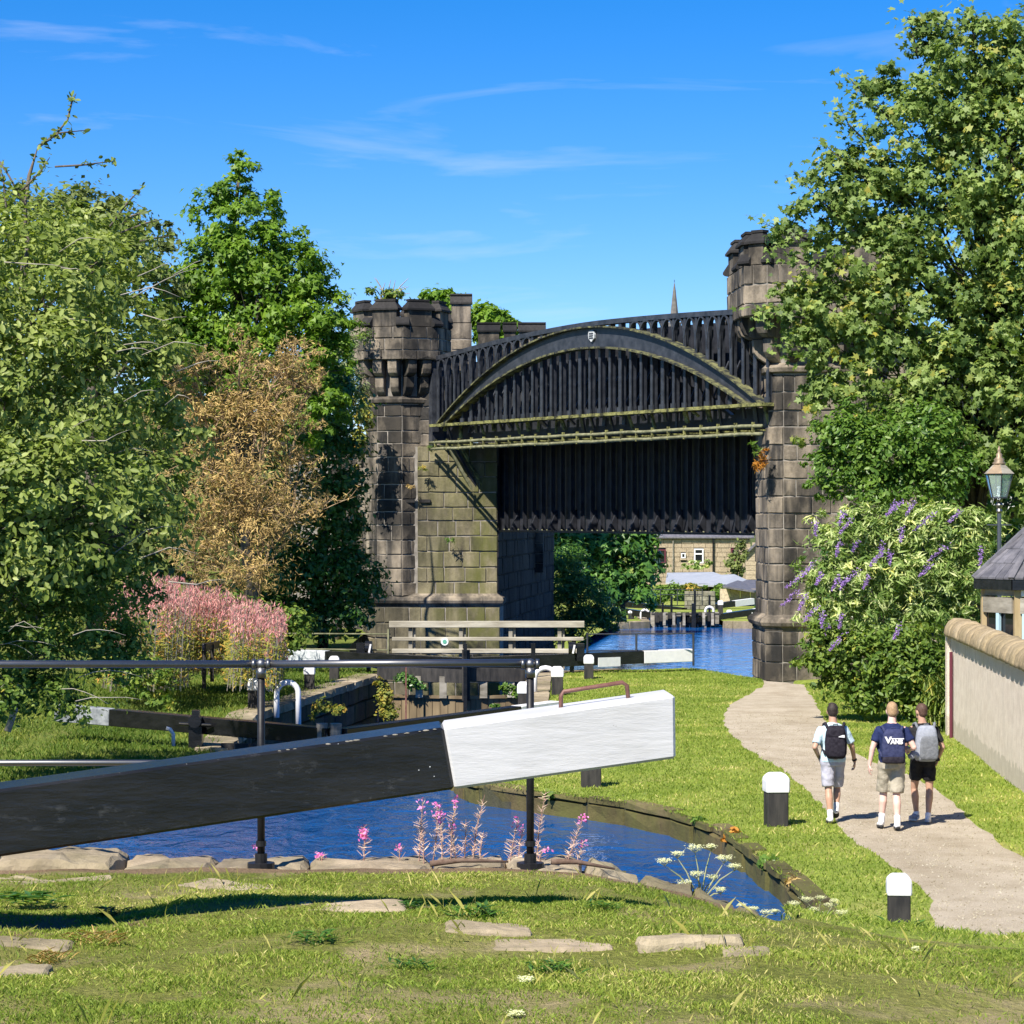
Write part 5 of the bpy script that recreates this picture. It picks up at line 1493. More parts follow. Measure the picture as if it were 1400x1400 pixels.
def crown_pts(lobes, n, seed, per=45, clr=.30, up=.55, out=.7, shell=(.62, 1.03), flat=.7, lowbias=0.0, inner=.15):
    """clusters of leaves over and inside a set of ellipsoids (centre, radii); returns positions, normals, tints and the cluster centres"""
    rng = np.random.default_rng(seed)
    areas = np.array([max(r[0] * r[2], r[0] * r[1], r[1] * r[2]) for _, r in lobes]); areas = areas / areas.sum()
    P, N, T, CC = [], [], [], []
    ncl = max(1, n // per)
    pick = rng.choice(len(lobes), ncl, p=areas)
    for li in pick:
        c, r = lobes[li]; c = np.array(c); r = np.array(r)
        d = rng.normal(size=3); d /= np.linalg.norm(d)
        if d[2] < -.45 and rng.random() < .5: d[2] *= -1
        if d[1] > .3 and rng.random() < .55: d[1] *= -1      # a little more on the seen side
        k = rng.uniform(*shell) if rng.random() > inner else rng.uniform(.2, .7)
        cc = c + d * r * k
        CC.append(cc)
        m = int(per * rng.uniform(.6, 1.4))
        cr = clr * r.mean() * rng.uniform(.6, 1.4)
        q = rng.normal(size=(m, 3)) * np.array([cr, cr, cr * flat]) * .62
        P.append(cc + q)
        nn = np.array([0, 0, up]) + out * d + .45 * q / (cr + 1e-6) + rng.normal(size=(m, 3)) * .55
        N.append(nn)
        T.append(np.clip(rng.uniform(0, 1) * .55 + rng.uniform(0, 1, m) * .45, 0, 1))
    return np.concatenate(P), np.concatenate(N), np.concatenate(T), np.array(CC)
def limbs(t, name, base, top, targets, m, r0, seed, nt=26, parent_seg=6, r_tip=.012):
    "a trunk with limbs that reach to leaf clusters"
    rng = random.Random(seed); base, top = Vector(base), Vector(top)
    n = 7; spine = []
    for i in range(n + 1):
        f = i / n; p = base.lerp(top, f); s = (top - base).length * .02 * (1 if 0 < i < n else 0)
        spine.append(p + Vector((rng.uniform(-s, s), rng.uniform(-s, s), 0)))
    g = MB(); g.tube(spine, [r0 * (1 - .85 * i / n) for i in range(n + 1)], 9)
    obj(name, g, m, t, smooth=True)
    g = MB(); ts = list(targets); rng.shuffle(ts)
    for c in ts[:nt]:
        c = Vector(c); c = base.lerp(top, .6).lerp(c, .86)
        f = min(.95, max(.12, (c.z - base.z) / max(.1, top.z - base.z) * .8 - .08)); i = f * n; a = spine[int(i)].lerp(spine[min(n, int(i) + 1)], i - int(i))
        mid = a.lerp(c, .5) + Vector((rng.uniform(-.1, .1), rng.uniform(-.1, .1), .08 * (c - a).length))
        r = r0 * .32 * (1 - .5 * f)
        g.tube([a, mid, c], [r, r * .55, r_tip], parent_seg, cap=False)
        for _ in range(3):
            q = mid.lerp(c, rng.random()); e = c + Vector([rng.gauss(0, .07 * (c - a).length) for _ in range(3)])
            g.tube([q, e], [r * .35, r_tip * .6], 4, cap=False)
    if g.v: obj('limbs', g, m, t, smooth=True)
def px_lobes(lst, d, dr=1.0):
    "ellipsoids given in photo pixels: (px, py, rx, ry[, d])"
    out = []
    for q in lst:
        dd = q[4] if len(q) > 4 else d
        s = F / dd; c = W(q[0], q[1], dd)
        out.append((tuple(c), (q[2] / s, min(q[2], q[3]) / s * dr, q[3] / s)))
    return out
def tree(name, label, cat, lobes, n, size, tmpl, m, bark, base, top, r0, seed, group=None, nt=26, leafname='crown', tilt=None, **k):
    t = thing(name, label, cat, base, group)
    P, N, T, CC = crown_pts(lobes, n, seed, **k)
    rng = np.random.default_rng(seed + 9)
    leafset(leafname, P, N, size * rng.uniform(.45, 1.35, len(P)), T, tmpl, m, t, None, seed)
    if bark is not None: limbs(t, 'trunk', base, top, [tuple(c) for c in CC], bark, r0, seed, nt)
    return t, CC
def sprig(P, N, T, line, n, spread, seed):
    "adds leaves along a bare twig"
    rng = np.random.default_rng(seed); line = [np.array(p) for p in line]
    for _ in range(n):
        f = rng.uniform(0, len(line) - 1.001); i = int(f); p = line[i] + (line[i + 1] - line[i]) * (f - i)
        P.append(p + rng.normal(size=3) * spread); N.append(rng.normal(size=3) * .6 + np.array([0, -.4, .7])); T.append(rng.uniform(0, 1))

M['bark'] = simple('grey_brown_bark', (.06, .05, .04), (.16, .135, .11), 8, .9, .2, bump=.6, bscale=22, stretch=(1, 1, .3))
M['palebark'] = simple('pale_twig_bark', (.22, .2, .16), (.38, .35, .29), 8, .85, .2)
M['darkbark'] = simple('dark_damp_bark', (.025, .022, .018), (.06, .05, .04), 8, .9, .2)
M['l_syc'] = leaf_mat('sycamore_leaves', [(0, (.045, .075, .02)), (.45, (.105, .15, .045)), (.8, (.19, .235, .09)), (.97, (.27, .22, .045))], .5, .3, .35)
M['l_pale'] = leaf_mat('silvery_goat_willow_leaves', [(0, (.055, .08, .018)), (.4, (.12, .155, .036)), (.75, (.20, .23, .075)), (1, (.31, .33, .15))], .5, .35, .35)
M['l_green'] = leaf_mat('bright_green_leaves', [(0, (.04, .085, .010)), (.5, (.095, .165, .018)), (1, (.17, .25, .035))], .5, .35, .4)
M['l_dark'] = leaf_mat('deep_green_leaves', [(0, (.022, .06, .014)), (.6, (.05, .115, .025)), (1, (.10, .18, .035))], .35, .5, .25)
M['l_olive'] = leaf_mat('dull_olive_leaves', [(0, (.04, .058, .018)), (.6, (.085, .105, .034)), (1, (.14, .16, .055))], .6, .3, .2)
M['l_ash'] = leaf_mat('fresh_ash_leaves', [(0, (.035, .075, .015)), (.5, (.075, .135, .025)), (1, (.13, .19, .04))], .42, .4, .35)
M['l_budd'] = leaf_mat('buddleia_leaves', [(0, (.05, .095, .025)), (.35, (.11, .165, .045)), (.62, (.21, .26, .10)), (.82, (.42, .44, .28)), (1, (.46, .42, .13))], .5, .3, .3)
M['l_mixed'] = leaf_mat('hedge_bottom_leaves', [(0, (.03, .065, .015)), (.5, (.075, .12, .022)), (.85, (.14, .18, .035)), (1, (.28, .22, .05))], .5, .3, .3)
M['l_willow'] = leaf_mat('pale_willow_leaves', [(0, (.09, .115, .06)), (.5, (.15, .18, .095)), (1, (.23, .255, .15))], .5, .3, .3)
M['l_straw'] = leaf_mat('dry_brown_needles', [(0, (.15, .10, .06)), (.45, (.28, .185, .09)), (.84, (.39, .275, .14)), (.93, (.20, .19, .07)), (1, (.2, .2, .06))], .8, .2, .2)
M['l_purple'] = leaf_mat('purple_buddleia_flower', [(0, (.10, .055, .25)), (1, (.30, .18, .52))], .7, .2, .2)
M['l_pink'] = leaf_mat('faded_pink_flower', [(0, (.27, .085, .13)), (.5, (.40, .17, .22)), (1, (.50, .29, .31))], .7, .2, .3)
M['l_magenta'] = leaf_mat('magenta_willowherb_flower', [(0, (.52, .08, .38)), (1, (.78, .24, .62))], .6, .2, .35)
M['l_autumn'] = leaf_mat('yellow_green_stalk_leaves', [(0, (.06, .085, .02)), (.5, (.15, .16, .035)), (.8, (.27, .20, .045)), (1, (.36, .17, .05))], .6, .3, .3)
M['l_pod'] = leaf_mat('pinkish_seed_pods', [(0, (.30, .16, .17)), (.5, (.42, .28, .29)), (1, (.55, .42, .40))], .7, .2, .2)
M['l_white'] = leaf_mat('cream_white_umbels', [(0, (.26, .28, .13)), (.35, (.42, .41, .28)), (1, (.58, .57, .48))], .8, .2, .2)
M['l_grass'] = leaf_mat('grass_blades', [(0, (.085, .125, .02)), (.45, (.15, .195, .034)), (.78, (.23, .255, .06)), (.92, (.36, .31, .13)), (1, (.44, .37, .2))], .6, .25, .35)
M['l_tall'] = leaf_mat('seeding_grass', [(0, (.15, .17, .03)), (.4, (.28, .25, .08)), (1, (.42, .36, .18))], .7, .2, .35)
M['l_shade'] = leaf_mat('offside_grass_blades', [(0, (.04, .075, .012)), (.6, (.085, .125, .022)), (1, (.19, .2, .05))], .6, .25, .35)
M['l_fern'] = leaf_mat('rust_fern', [(0, (.25, .10, .02)), (1, (.42, .2, .05))], .7, .2, .3)

# ---- offside trees
pl1 = px_lobes([(-60, 650, 130, 150, 45), (-10, 770, 120, 110, 45.5), (80, 790, 90, 70, 45), (-40, 860, 90, 70, 44.5), (30, 420, 150, 150, 43.5), (140, 420, 110, 120, 45.5), (40, 560, 160, 160, 42.5), (170, 540, 105, 120, 44.5), (60, 700, 170, 130, 41.5), (190, 680, 100, 95, 43.5), (20, 320, 90, 80, 46.5), (110, 330, 80, 60, 47.5), (235, 590, 60, 70, 44.5), (-90, 600, 120, 300, 41.5), (-190, 640, 110, 230, 40.0), (-150, 480, 110, 160, 42.0)], 43.5)
pt_, cc_ = tree('pale_leaved_tree', 'large spreading tree with silvery green leaves overhanging the offside bank', 'tree', pl1, 56000, .135, OVAL, M['l_pale'], M['bark'], W(-45, 990, 44.5), W(40, 300, 44.5), .17, 1, None, 60, clr=.17, per=55)
# outstanding sprays of leaves
P, N, T = [], [], []; tw = MB()
for k, ln in enumerate(([(36, 340), (34, 280), (40, 240), (52, 200)], [(52, 200), (75, 185), (92, 165), (98, 140), (104, 128)], [(55, 200), (80, 182), (118, 178)], [(75, 228), (110, 226), (158, 220)], [(34, 280), (12, 240), (-10, 205)], [(30, 260), (55, 235), (68, 215)],
                        [(150, 310), (172, 280), (196, 254)], [(160, 312), (180, 295), (206, 288)], [(165, 318), (200, 305), (222, 300)], [(10, 300), (5, 250), (0, 225)], [(190, 330), (215, 325), (238, 322)])):
    line = [tuple(W(x, y, 44.5 + .15 * i)) for i, (x, y) in enumerate(ln)]
    tw.tube(line, [.035 if k == 0 else .018] * (len(line) - 1) + [.006], 5)
    sprig(P, N, T, line[(1 if k in (3,) else 0):], 30 if k else 14, .045, k)
leafset('spray_leaves', np.array(P), np.array(N), np.random.default_rng(2).uniform(.09, .16, len(P)), np.array(T) * .5, OVAL, M['l_pale'], pt_, None, 4)
obj('spray_twigs', tw, M['bark'], pt_, smooth=True)
# visible pale twigs across the crown
tw = MB(); r_ = random.Random(3)
for k in range(26):
    x, y = r_.uniform(0, 270), r_.uniform(330, 800); d = r_.uniform(40.5, 42.5); Lk = r_.uniform(25, 90); an = r_.uniform(-.5, .9)
    a = W(x, y, d); b = W(x + Lk, y - Lk * an * .6, d - .3); m_ = a.lerp(b, .5) + Vector((0, 0, r_.uniform(-.1, .15)))
    tw.tube([a, m_, m_.lerp(b, .5) + Vector((0, 0, .02)), b], [.011, .008, .005, .002], 4)
for k in range(9):
    x, y = r_.uniform(-20, 120), r_.uniform(850, 960); d = r_.uniform(39.5, 42); Lk = r_.uniform(30, 95); an = r_.uniform(-.8, .1)
    a = W(x, y, d); b = W(x + Lk, y - Lk * an * .6, d - .3); m_ = a.lerp(b, .5) + Vector((0, 0, r_.uniform(0, .2)))
    tw.tube([a, a.lerp(m_, .5) + Vector((0, 0, .03)), m_, m_.lerp(b, .5) + Vector((0, 0, .02)), b], [.008, .007, .006, .004, .002], 4)
obj('twigs', tw, M['palebark'], pt_, smooth=True)['kind'] = 'stuff'

tree('bushy_undergrowth', 'dark bush with overhanging branches beneath the silvery tree', 'bush', px_lobes([(20, 800, 130, 90, 43), (110, 860, 90, 60, 42.5), (30, 900, 110, 60, 42), (150, 890, 60, 40, 42.5), (60, 955, 90, 42, 42), (175, 810, 60, 60, 45), (-40, 960, 80, 60, 41), (70, 740, 110, 60, 44.5), (120, 800, 70, 60, 43.5)], 43), 21000, .10, OVAL, M['l_mixed'], M['palebark'], W(10, 1000, 43.5), W(60, 800, 43.5), .06, 5, None, 40, clr=.22, per=35, shell=(.5, 1.12))
tree('olive_tree_mass', 'rounded dull olive tree standing behind the silvery tree', 'tree', px_lobes([(60, 330, 130, 80, 78), (150, 350, 90, 75, 76), (205, 390, 60, 80, 75), (210, 330, 35, 30, 75), (120, 300, 70, 45, 80), (20, 300, 70, 50, 80)], 76), 15000, .19, DIAM, M['l_olive'], M['bark'], W(130, 880, 78), W(140, 330, 78), .3, 7, None, 20, clr=.2, per=60)
tree('pointed_green_tree', 'tall bright green tree with pointed top left of the battlemented tower', 'tree', px_lobes([(325, 250, 34, 38), (330, 300, 70, 45), (350, 350, 85, 50), (300, 380, 70, 55), (390, 380, 70, 50), (340, 430, 115, 55), (260, 440, 50, 60), (420, 430, 60, 55), (290, 500, 80, 60), (400, 490, 75, 50), (350, 520, 80, 60), (455, 455, 30, 40), (240, 500, 60, 70), (450, 520, 40, 50), (430, 560, 50, 50), (250, 570, 60, 60), (262, 400, 40, 40)], 83), 42000, .21, LOBED, M['l_green'], M['bark'], W(335, 900, 84), W(328, 225, 83), .28, 11, None, 70, clr=.19, per=50, shell=(.6, 1.12))
tree('ivy_clad_thicket', 'dense dark green ivy thicket covering the flank of the tower', 'bush', px_lobes([(440, 560, 60, 70), (455, 640, 50, 75), (420, 700, 70, 70), (465, 720, 42, 60), (440, 790, 70, 60), (480, 800, 42, 55), (390, 800, 60, 60), (420, 850, 70, 35), (350, 840, 80, 45), (490, 840, 30, 30)], 88), 26000, .2, DIAM, M['l_dark'], M['darkbark'], W(440, 900, 89), W(445, 560, 89), .2, 13, None, 20, clr=.25, per=45)
tree('pale_willow', 'soft grey green willow between the pointed tree and the tower', 'tree', px_lobes([(462, 500, 30, 45), (440, 530, 40, 40), (478, 545, 24, 40), (445, 480, 30, 20)], 91), 5000, .24, LANCE, M['l_willow'], M['bark'], W(460, 900, 95), W(460, 480, 95), .15, 15, None, 14, clr=.3, per=40)
tree('yellow_shrub', 'yellow green shrub rooted against the side of the tower', 'shrub', px_lobes([(492, 570, 14, 28), (486, 610, 14, 30), (497, 545, 8, 14)], 98.5), 1100, .2, OVAL, M['l_autumn'], M['bark'], W(495, 640, 99), W(492, 560, 99), .05, 17, None, 8, clr=.4, per=25)
tree('tower_top_bush', 'small straggly bush growing out of the tower battlements', 'bush', px_lobes([(515, 402, 14, 8), (538, 405, 16, 9), (552, 408, 8, 5), (505, 398, 8, 4)], 101), 420, .16, OVAL, M['l_mixed'], None, W(525, 412, 101), W(528, 380, 101), .03, 19, None, 8, clr=.5, per=14)
bt = [o for o in C.objects if o.name.startswith('tower_top_bush')][0]
g = MB(); r_ = random.Random(2)
for k in range(16):
    a = W(528 + r_.uniform(-8, 8), 412, 101); b = W(528 + r_.uniform(-32, 34), r_.uniform(379, 402), 101)
    g.tube([a, a.lerp(b, .5) + Vector((0, 0, .12)), b], [.03, .02, .008], 4)
obj('twigs', g, M['palebark'], bt)['kind'] = 'stuff'
tree('small_ivy_tuft', 'green tuft hanging on the flank of the turret parapet', 'plant', px_lobes([(497, 458, 12, 14), (488, 445, 8, 10)], 99.2), 380, .12, DIAM, M['l_mixed'], None, W(495, 480, 99.2), W(495, 450, 99.2), .03, 21, None, 0, clr=.4, per=14)
for k, (lob, seed, lab) in enumerate((([(600, 415, 26, 22), (625, 430, 24, 26), (610, 450, 30, 20)], 23, 'round tree top peeping over the bridge beside the turret'), ([(668, 440, 26, 24), (690, 448, 20, 22), (675, 465, 34, 14)], 24, 'round tree top over the far parapet, second from the turret'))):
    tree('distant_tree', lab, 'tree', px_lobes(lob, 140), 3600, .34, DIAM, M['l_green'], M['bark'], W(lob[0][0], 640, 140), W(lob[0][0], 420, 140), .2, seed, 'trees beyond the bridge', 14, clr=.3, per=30)

# dead brown bush
db = thing('dead_brown_bush', 'withered brown bush of bare twigs between green trees', 'bush', W(345, 860, 76))
r_ = random.Random(31); tw = MB(); P, N, T, TG = [], [], [], []
def grow(p, d, r, depth, length):
    n = 3; q = p; pts_ = [p]
    for i in range(n):
        d = (d + Vector((r_.gauss(0, .22), r_.gauss(0, .22), r_.gauss(.02, .16)))).normalized(); q = q + d * length / n; pts_.append(q)
    tw.tube(pts_, [r, r * .85, r * .7, r * .5], 4 if depth < 3 else 3, cap=False)
    if depth >= 4:
        for _ in range(6):
            f = r_.random(); pp = pts_[0].lerp(pts_[-1], f); P.append(pp + Vector((r_.gauss(0, .05), r_.gauss(0, .05), r_.gauss(0, .05)))); N.append(Vector((r_.gauss(0, 1), -1, r_.gauss(0, 1)))); T.append(r_.random()); TG.append(d + Vector((r_.gauss(0, .4), r_.gauss(0, .4), r_.gauss(0, .4))))
        return
    for k in range(4 if depth < 4 else 3):
        f = r_.uniform(.35, 1.0); i = min(2, int(f * 3)); pp = pts_[i].lerp(pts_[i + 1], f * 3 - i)
        nd = (d + Vector((r_.gauss(0, .55), r_.gauss(0, .5), r_.gauss(.1, .45)))).normalized()
        grow(pp, nd, r * .55, depth + 1, length * r_.uniform(.55, .8))
for (x, y, L_, dx) in ((330, 850, 1.9, -.15), (350, 850, 2.0, .15), (345, 780, 1.7, .3), (335, 720, 1.8, -.2), (350, 690, 1.8, .35), (330, 640, 1.5, -.25), (345, 620, 1.5, .1), (360, 600, 1.3, .5), (390, 660, 1.1, .4), (300, 620, 1.1, -.4), (330, 560, 1.0, 0), (370, 560, 1.0, .3), (380, 740, 1.2, .5), (310, 760, 1.2, -.3), (290, 660, 1.2, -.3), (300, 720, 1.3, -.2), (400, 700, 1.0, .35), (285, 570, 1.0, -.3), (400, 580, .9, .3), (350, 800, 1.2, .4), (325, 800, 1.1, -.4)):
    grow(W(x, y, 76.0), Vector((dx, r_.uniform(-.3, .1), 1)).normalized(), .045, 0 if L_ > 1.6 else 1, L_ * 1.15)
obj('twigs', tw, simple('tan_dead_twigs', (.19, .125, .07), (.36, .265, .165), 3, .9, .2), db)
rg = np.random.default_rng(5)
leafset('dead_leaves', np.array([tuple(p) for p in P]), np.array([tuple(p) for p in N]), rg.uniform(.08, .2, len(P)), T, LANCE, M['l_straw'], db, [tuple(p) for p in TG], 6)
p_, n_2, t_2, _c = crown_pts(px_lobes([(335, 640, 70, 70), (350, 590, 70, 60), (350, 720, 65, 60), (300, 690, 45, 60), (395, 710, 45, 60), (345, 790, 60, 45), (380, 560, 40, 40), (300, 570, 40, 45)], 75.6), 5200, 77, per=26, clr=.3, shell=(.3, 1.05))
leafset('withered_leaves', p_, n_2, rg.uniform(.08, .2, len(p_)), t_2, LANCE, M['l_straw'], db, None, 8)

# pink willowherb stand
wh = thing('pink_willowherb_stand', 'wide stand of fading pink willowherb on the offside bank', 'flowers', W(270, 930, 63))
P, N, T, TG, S = [], [], [], [], []; P2, N2, T2, TG2, S2 = [], [], [], [], []; tw = MB(); r_ = random.Random(41)
for k in range(680):
    x = r_.uniform(150, 390); d = r_.uniform(60, 68)
    if 262 < x < 316 and d < 65.5: d = r_.uniform(65.6, 68)
    topy = 790 + 45 * max(0, (x - 240) / 150) + r_.uniform(-8, 60) * r_.choice((.4, .8, 1.1)) + 50 * max(0, (175 - x) / 40)
    by = 905 + (d - 64) * -4; b = W(x - r_.uniform(0, 14), by + 25, d); t_ = W(x, topy, d)
    tw.tube([b, b.lerp(t_, .5) + Vector((r_.gauss(0, .05), 0, 0)), t_], [.012, .009, .004], 3, cap=False)
    hgt = (t_ - b).length; dirv = (t_ - b).normalized()
    for q in range(16):
        f = 1 - r_.random() ** 1.1 * .30; p = b.lerp(t_, f); P.append(p + Vector((r_.gauss(0, .05), r_.gauss(0, .05), 0))); N.append((r_.gauss(0, 1), -1.2, r_.gauss(0, .7))); T.append(r_.random()); TG.append(tuple(dirv + Vector((r_.gauss(0, .8), r_.gauss(0, .8), .3)))); S.append(r_.uniform(.07, .15))
    for q in range(20):
        f = r_.uniform(.05, .72); p = b.lerp(t_, f); P2.append(p + Vector((r_.gauss(0, .07), r_.gauss(0, .07), 0))); N2.append((r_.gauss(0, .7), -.6, 1)); T2.append(min(1, max(0, r_.gauss(.5, .28)))); TG2.append((r_.gauss(0, 1), r_.gauss(0, 1), r_.gauss(-.2, .5))); S2.append(r_.uniform(.12, .22))
swap = lambda tm: ([(b, a, c) for a, b, c in tm[0]], [f[::-1] for f in tm[1]])
LANCEX = swap(LANCE)
leafset('flower_spikes', np.array([tuple(p) for p in P]), N, S, T, LANCEX, M['l_pink'], wh, TG, 1)
leafset('leaves', np.array([tuple(p) for p in P2]), N2, S2, T2, LANCEX, M['l_autumn'], wh, TG2, 2)
obj('stems', tw, M['palebark'], wh)
tree('low_bramble', 'low green bramble round the willowherb beside the lock lawn', 'bush', px_lobes([(345, 905, 40, 22, 66), (380, 890, 30, 26, 70), (350, 850, 40, 35, 70), (310, 840, 40, 30, 70), (395, 860, 35, 30, 69.5), (205, 932, 44, 22, 60), (185, 920, 50, 30, 58), (210, 960, 30, 12, 57)], 64), 6500, .13, DIAM, M['l_mixed'], None, W(300, 930, 64), W(300, 900, 64), .03, 43, None, 0, clr=.3, per=30)

# plants in the lock
tree('lock_wall_plant', 'yellow green plants sprouting from the chamber wall near the lower gates', 'plant', px_lobes([(525, 950, 10, 20), (532, 975, 12, 14), (520, 935, 8, 10)], 71), 900, .11, OVAL, M['l_autumn'], None, W(525, 990, 71), W(525, 940, 71), .02, 45, None, 0, clr=.4, per=22)
tree('lock_wall_plant', 'dry leafy plants on the chamber wall beside the big white hoop', 'plant', px_lobes([(440, 965, 14, 10), (462, 972, 12, 7), (430, 975, 8, 8)], 63), 620, .10, OVAL, M['l_autumn'], None, W(445, 985, 63), W(445, 960, 63), .02, 46, None, 0, clr=.4, per=20)
tree('gate_top_plant', 'dark leafy plant rooted on top of the lower gates', 'plant', px_lobes([(556, 928, 14, 10), (575, 938, 10, 6), (565, 935, 12, 8)], 73.0), 700, .11, DIAM, M['l_dark'], None, W(556, 945, 73), W(556, 925, 73), .02, 47, None, 0, clr=.4, per=20)
tree('coping_weed', 'bright light green weed at the lock side by a white capped bollard', 'plant', px_lobes([(698, 945, 12, 9), (690, 940, 7, 6), (706, 950, 8, 6)], 68), 420, .11, OVAL, M['l_ash'], None, W(698, 958, 68), W(698, 940, 68), .02, 48, None, 0, clr=.4, per=18)
tree('coping_weed', 'small bright weed low on the towpath side lock coping', 'plant', px_lobes([(677, 968, 9, 5)], 66), 200, .09, OVAL, M['l_ash'], None, W(677, 975, 66), W(677, 962, 66), .02, 49, None, 0, clr=.4, per=18)

# ---- towpath side trees
syc = [(1330, 90, 75, 75), (1270, 60, 30, 40), (1385, 110, 60, 90), (1255, 170, 80, 70), (1210, 110, 30, 35), (1340, 210, 90, 85), (1180, 260, 70, 60), (1260, 290, 90, 70), (1110, 310, 60, 40), (1350, 330, 90, 90), (1190, 350, 85, 60), (1080, 420, 45, 28), (1140, 420, 70, 45), (1250, 410, 90, 70), (1350, 450, 90, 80), (1180, 480, 80, 60), (1290, 520, 100, 70), (1150, 540, 55, 45), (1380, 560, 70, 90), (1230, 570, 80, 45), (1450, 300, 100, 220), (1470, 560, 100, 150), (1300, 620, 80, 50), (1390, 650, 60, 60), (1200, 610, 60, 40), (1120, 470, 45, 35), (1110, 530, 30, 30), (1130, 600, 35, 35)]
sy_, _c = tree('sycamore_tree', 'tall sycamore with big pale lobed leaves leaning over the towpath', 'tree', px_lobes(syc, 68, 1.0), 62000, .185, MAPLE, M['l_syc'], M['darkbark'], W(1350, 940, 70), W(1330, 60, 68.5), .3, 51, None, 110, clr=.2, per=44, shell=(.5, 1.15), up=.45, out=.55)
P, N, T = [], [], []; tw = MB()
for k, ln in enumerate(([(1150, 300), (1110, 262), (1085, 232)], [(1190, 250), (1150, 218), (1128, 198)], [(1215, 160), (1180, 128), (1160, 106)], [(1255, 80), (1248, 45), (1243, 20)], [(1335, 60), (1326, 32), (1322, 10)], [(1390, 80), (1388, 50), (1384, 30)], [(1110, 330), (1070, 315), (1042, 305)], [(1100, 435), (1055, 428), (1028, 424)], [(1120, 480), (1088, 474), (1068, 468)], [(1120, 365), (1085, 350), (1062, 345)], [(1290, 70), (1285, 40), (1278, 28)], [(1180, 190), (1160, 170), (1150, 150)])):
    line = [tuple(W(x, y, 67.4 + .1 * i)) for i, (x, y) in enumerate(ln)]
    tw.tube(line, [.03, .018, .006], 5); sprig(P, N, T, line, 85, .2, 500 + k)
leafset('spray_leaves', np.array(P), np.array(N) + np.array([0, -.4, .1]), np.random.default_rng(3).uniform(.12, .24, len(P)), np.array(T) * .8, MAPLE, M['l_syc'], sy_, None, 5)
obj('spray_twigs', tw, M['darkbark'], sy_, smooth=True)['kind'] = 'stuff'
tree('ash_sapling', 'fresh green small leaved shrub between the sycamore and the tower', 'shrub', px_lobes([(1160, 600, 45, 40), (1210, 620, 60, 45), (1260, 600, 60, 45), (1130, 640, 30, 22), (1180, 665, 55, 30), (1240, 665, 60, 32), (1290, 650, 50, 40), (1115, 670, 22, 14)], 64.5), 15000, .14, OVAL, M['l_ash'], M['palebark'], W(1230, 930, 67), W(1215, 590, 66), .09, 53, None, 45, clr=.25, per=34, shell=(.5, 1.2))
tree('dark_backing_hedge', 'very dark evergreen growth behind the lamp post', 'hedge', px_lobes([(1330, 660, 70, 70), (1390, 700, 60, 80), (1270, 720, 60, 50), (1200, 760, 70, 60), (1150, 830, 50, 70), (1300, 800, 80, 70), (1250, 880, 90, 60), (1390, 620, 60, 70), (1300, 620, 60, 60)], 74), 15000, .22, DIAM, M['l_dark'], M['darkbark'], W(1310, 950, 70), W(1310, 620, 70), .2, 55, None, 25, clr=.3, per=45)
# buddleia: arching stems, drooping leaves, purple panicles
bu = [(1150, 740, 45, 32), (1200, 730, 50, 32), (1260, 725, 55, 35), (1310, 735, 50, 38), (1130, 790, 35, 35), (1180, 790, 50, 40), (1240, 790, 60, 45), (1300, 800, 50, 45), (1140, 840, 40, 30), (1200, 850, 55, 35), (1265, 850, 55, 35), (1320, 850, 30, 40), (1170, 710, 30, 16), (1340, 720, 30, 20), (1112, 800, 16, 20)]
t_, cc = tree('buddleia_bush', 'large buddleia bush with drooping purple flower spikes beside the tower', 'bush', px_lobes(bu, 60), 24000, .2, LANCE, M['l_budd'], M['palebark'], W(1230, 930, 61), W(1225, 720, 60.5), .07, 57, None, 70, clr=.2, per=24, shell=(.5, 1.35), up=.5)
r_ = random.Random(59); P, N, T, TG, S = [], [], [], [], []
fl = [(1112, 722), (1145, 748), (1163, 714), (1108, 778), (1098, 790), (1170, 745), (1203, 750), (1212, 757), (1120, 790), (1145, 795), (1155, 795), (1175, 785), (1222, 693), (1236, 690), (1245, 692), (1275, 708), (1313, 703), (1293, 752), (1272, 778), (1090, 815), (1115, 835), (1120, 845), (1137, 865), (1147, 846), (1150, 875), (1227, 862), (1338, 757), (1185, 795), (1202, 762), (1150, 706), (1230, 725), (1099, 820), (1128, 862)]
for (x, y) in fl:
    L_ = r_.uniform(16, 30); dx = r_.uniform(-1.0, .2); d = 57.6 + r_.uniform(-.4, .6)
    a = W(x + 4, y - 8, d); b = W(x + dx * L_, y + L_ * .55, d - .1); rad = .042
    for q in range(95):
        f = r_.random() ** .8; p = a.lerp(b, f) + Vector([r_.gauss(0, rad * (1 - .7 * f)) for _ in range(3)])
        P.append(tuple(p)); N.append((r_.gauss(0, 1), -1, r_.gauss(.3, 1))); T.append(r_.random()); S.append(r_.uniform(.03, .06))
leafset('flower_spikes', P, N, S, T, DIAM, M['l_purple'], t_, None, 3)
tree('hedge_bottom', 'tangle of low green and rusty plants at the foot of the buddleia', 'undergrowth', px_lobes([(1130, 880, 35, 30), (1180, 900, 50, 35), (1120, 905, 28, 20), (1230, 910, 55, 40), (1270, 930, 35, 40), (1200, 950, 50, 28), (1150, 935, 35, 20), (1255, 975, 35, 25), (1290, 910, 22, 40), (1240, 880, 50, 25)], 58), 15000, .13, OVAL, M['l_mixed'], M['palebark'], W(1210, 970, 59.5), W(1210, 880, 59.5), .04, 61, None, 35, clr=.3, per=28, shell=(.5, 1.15))
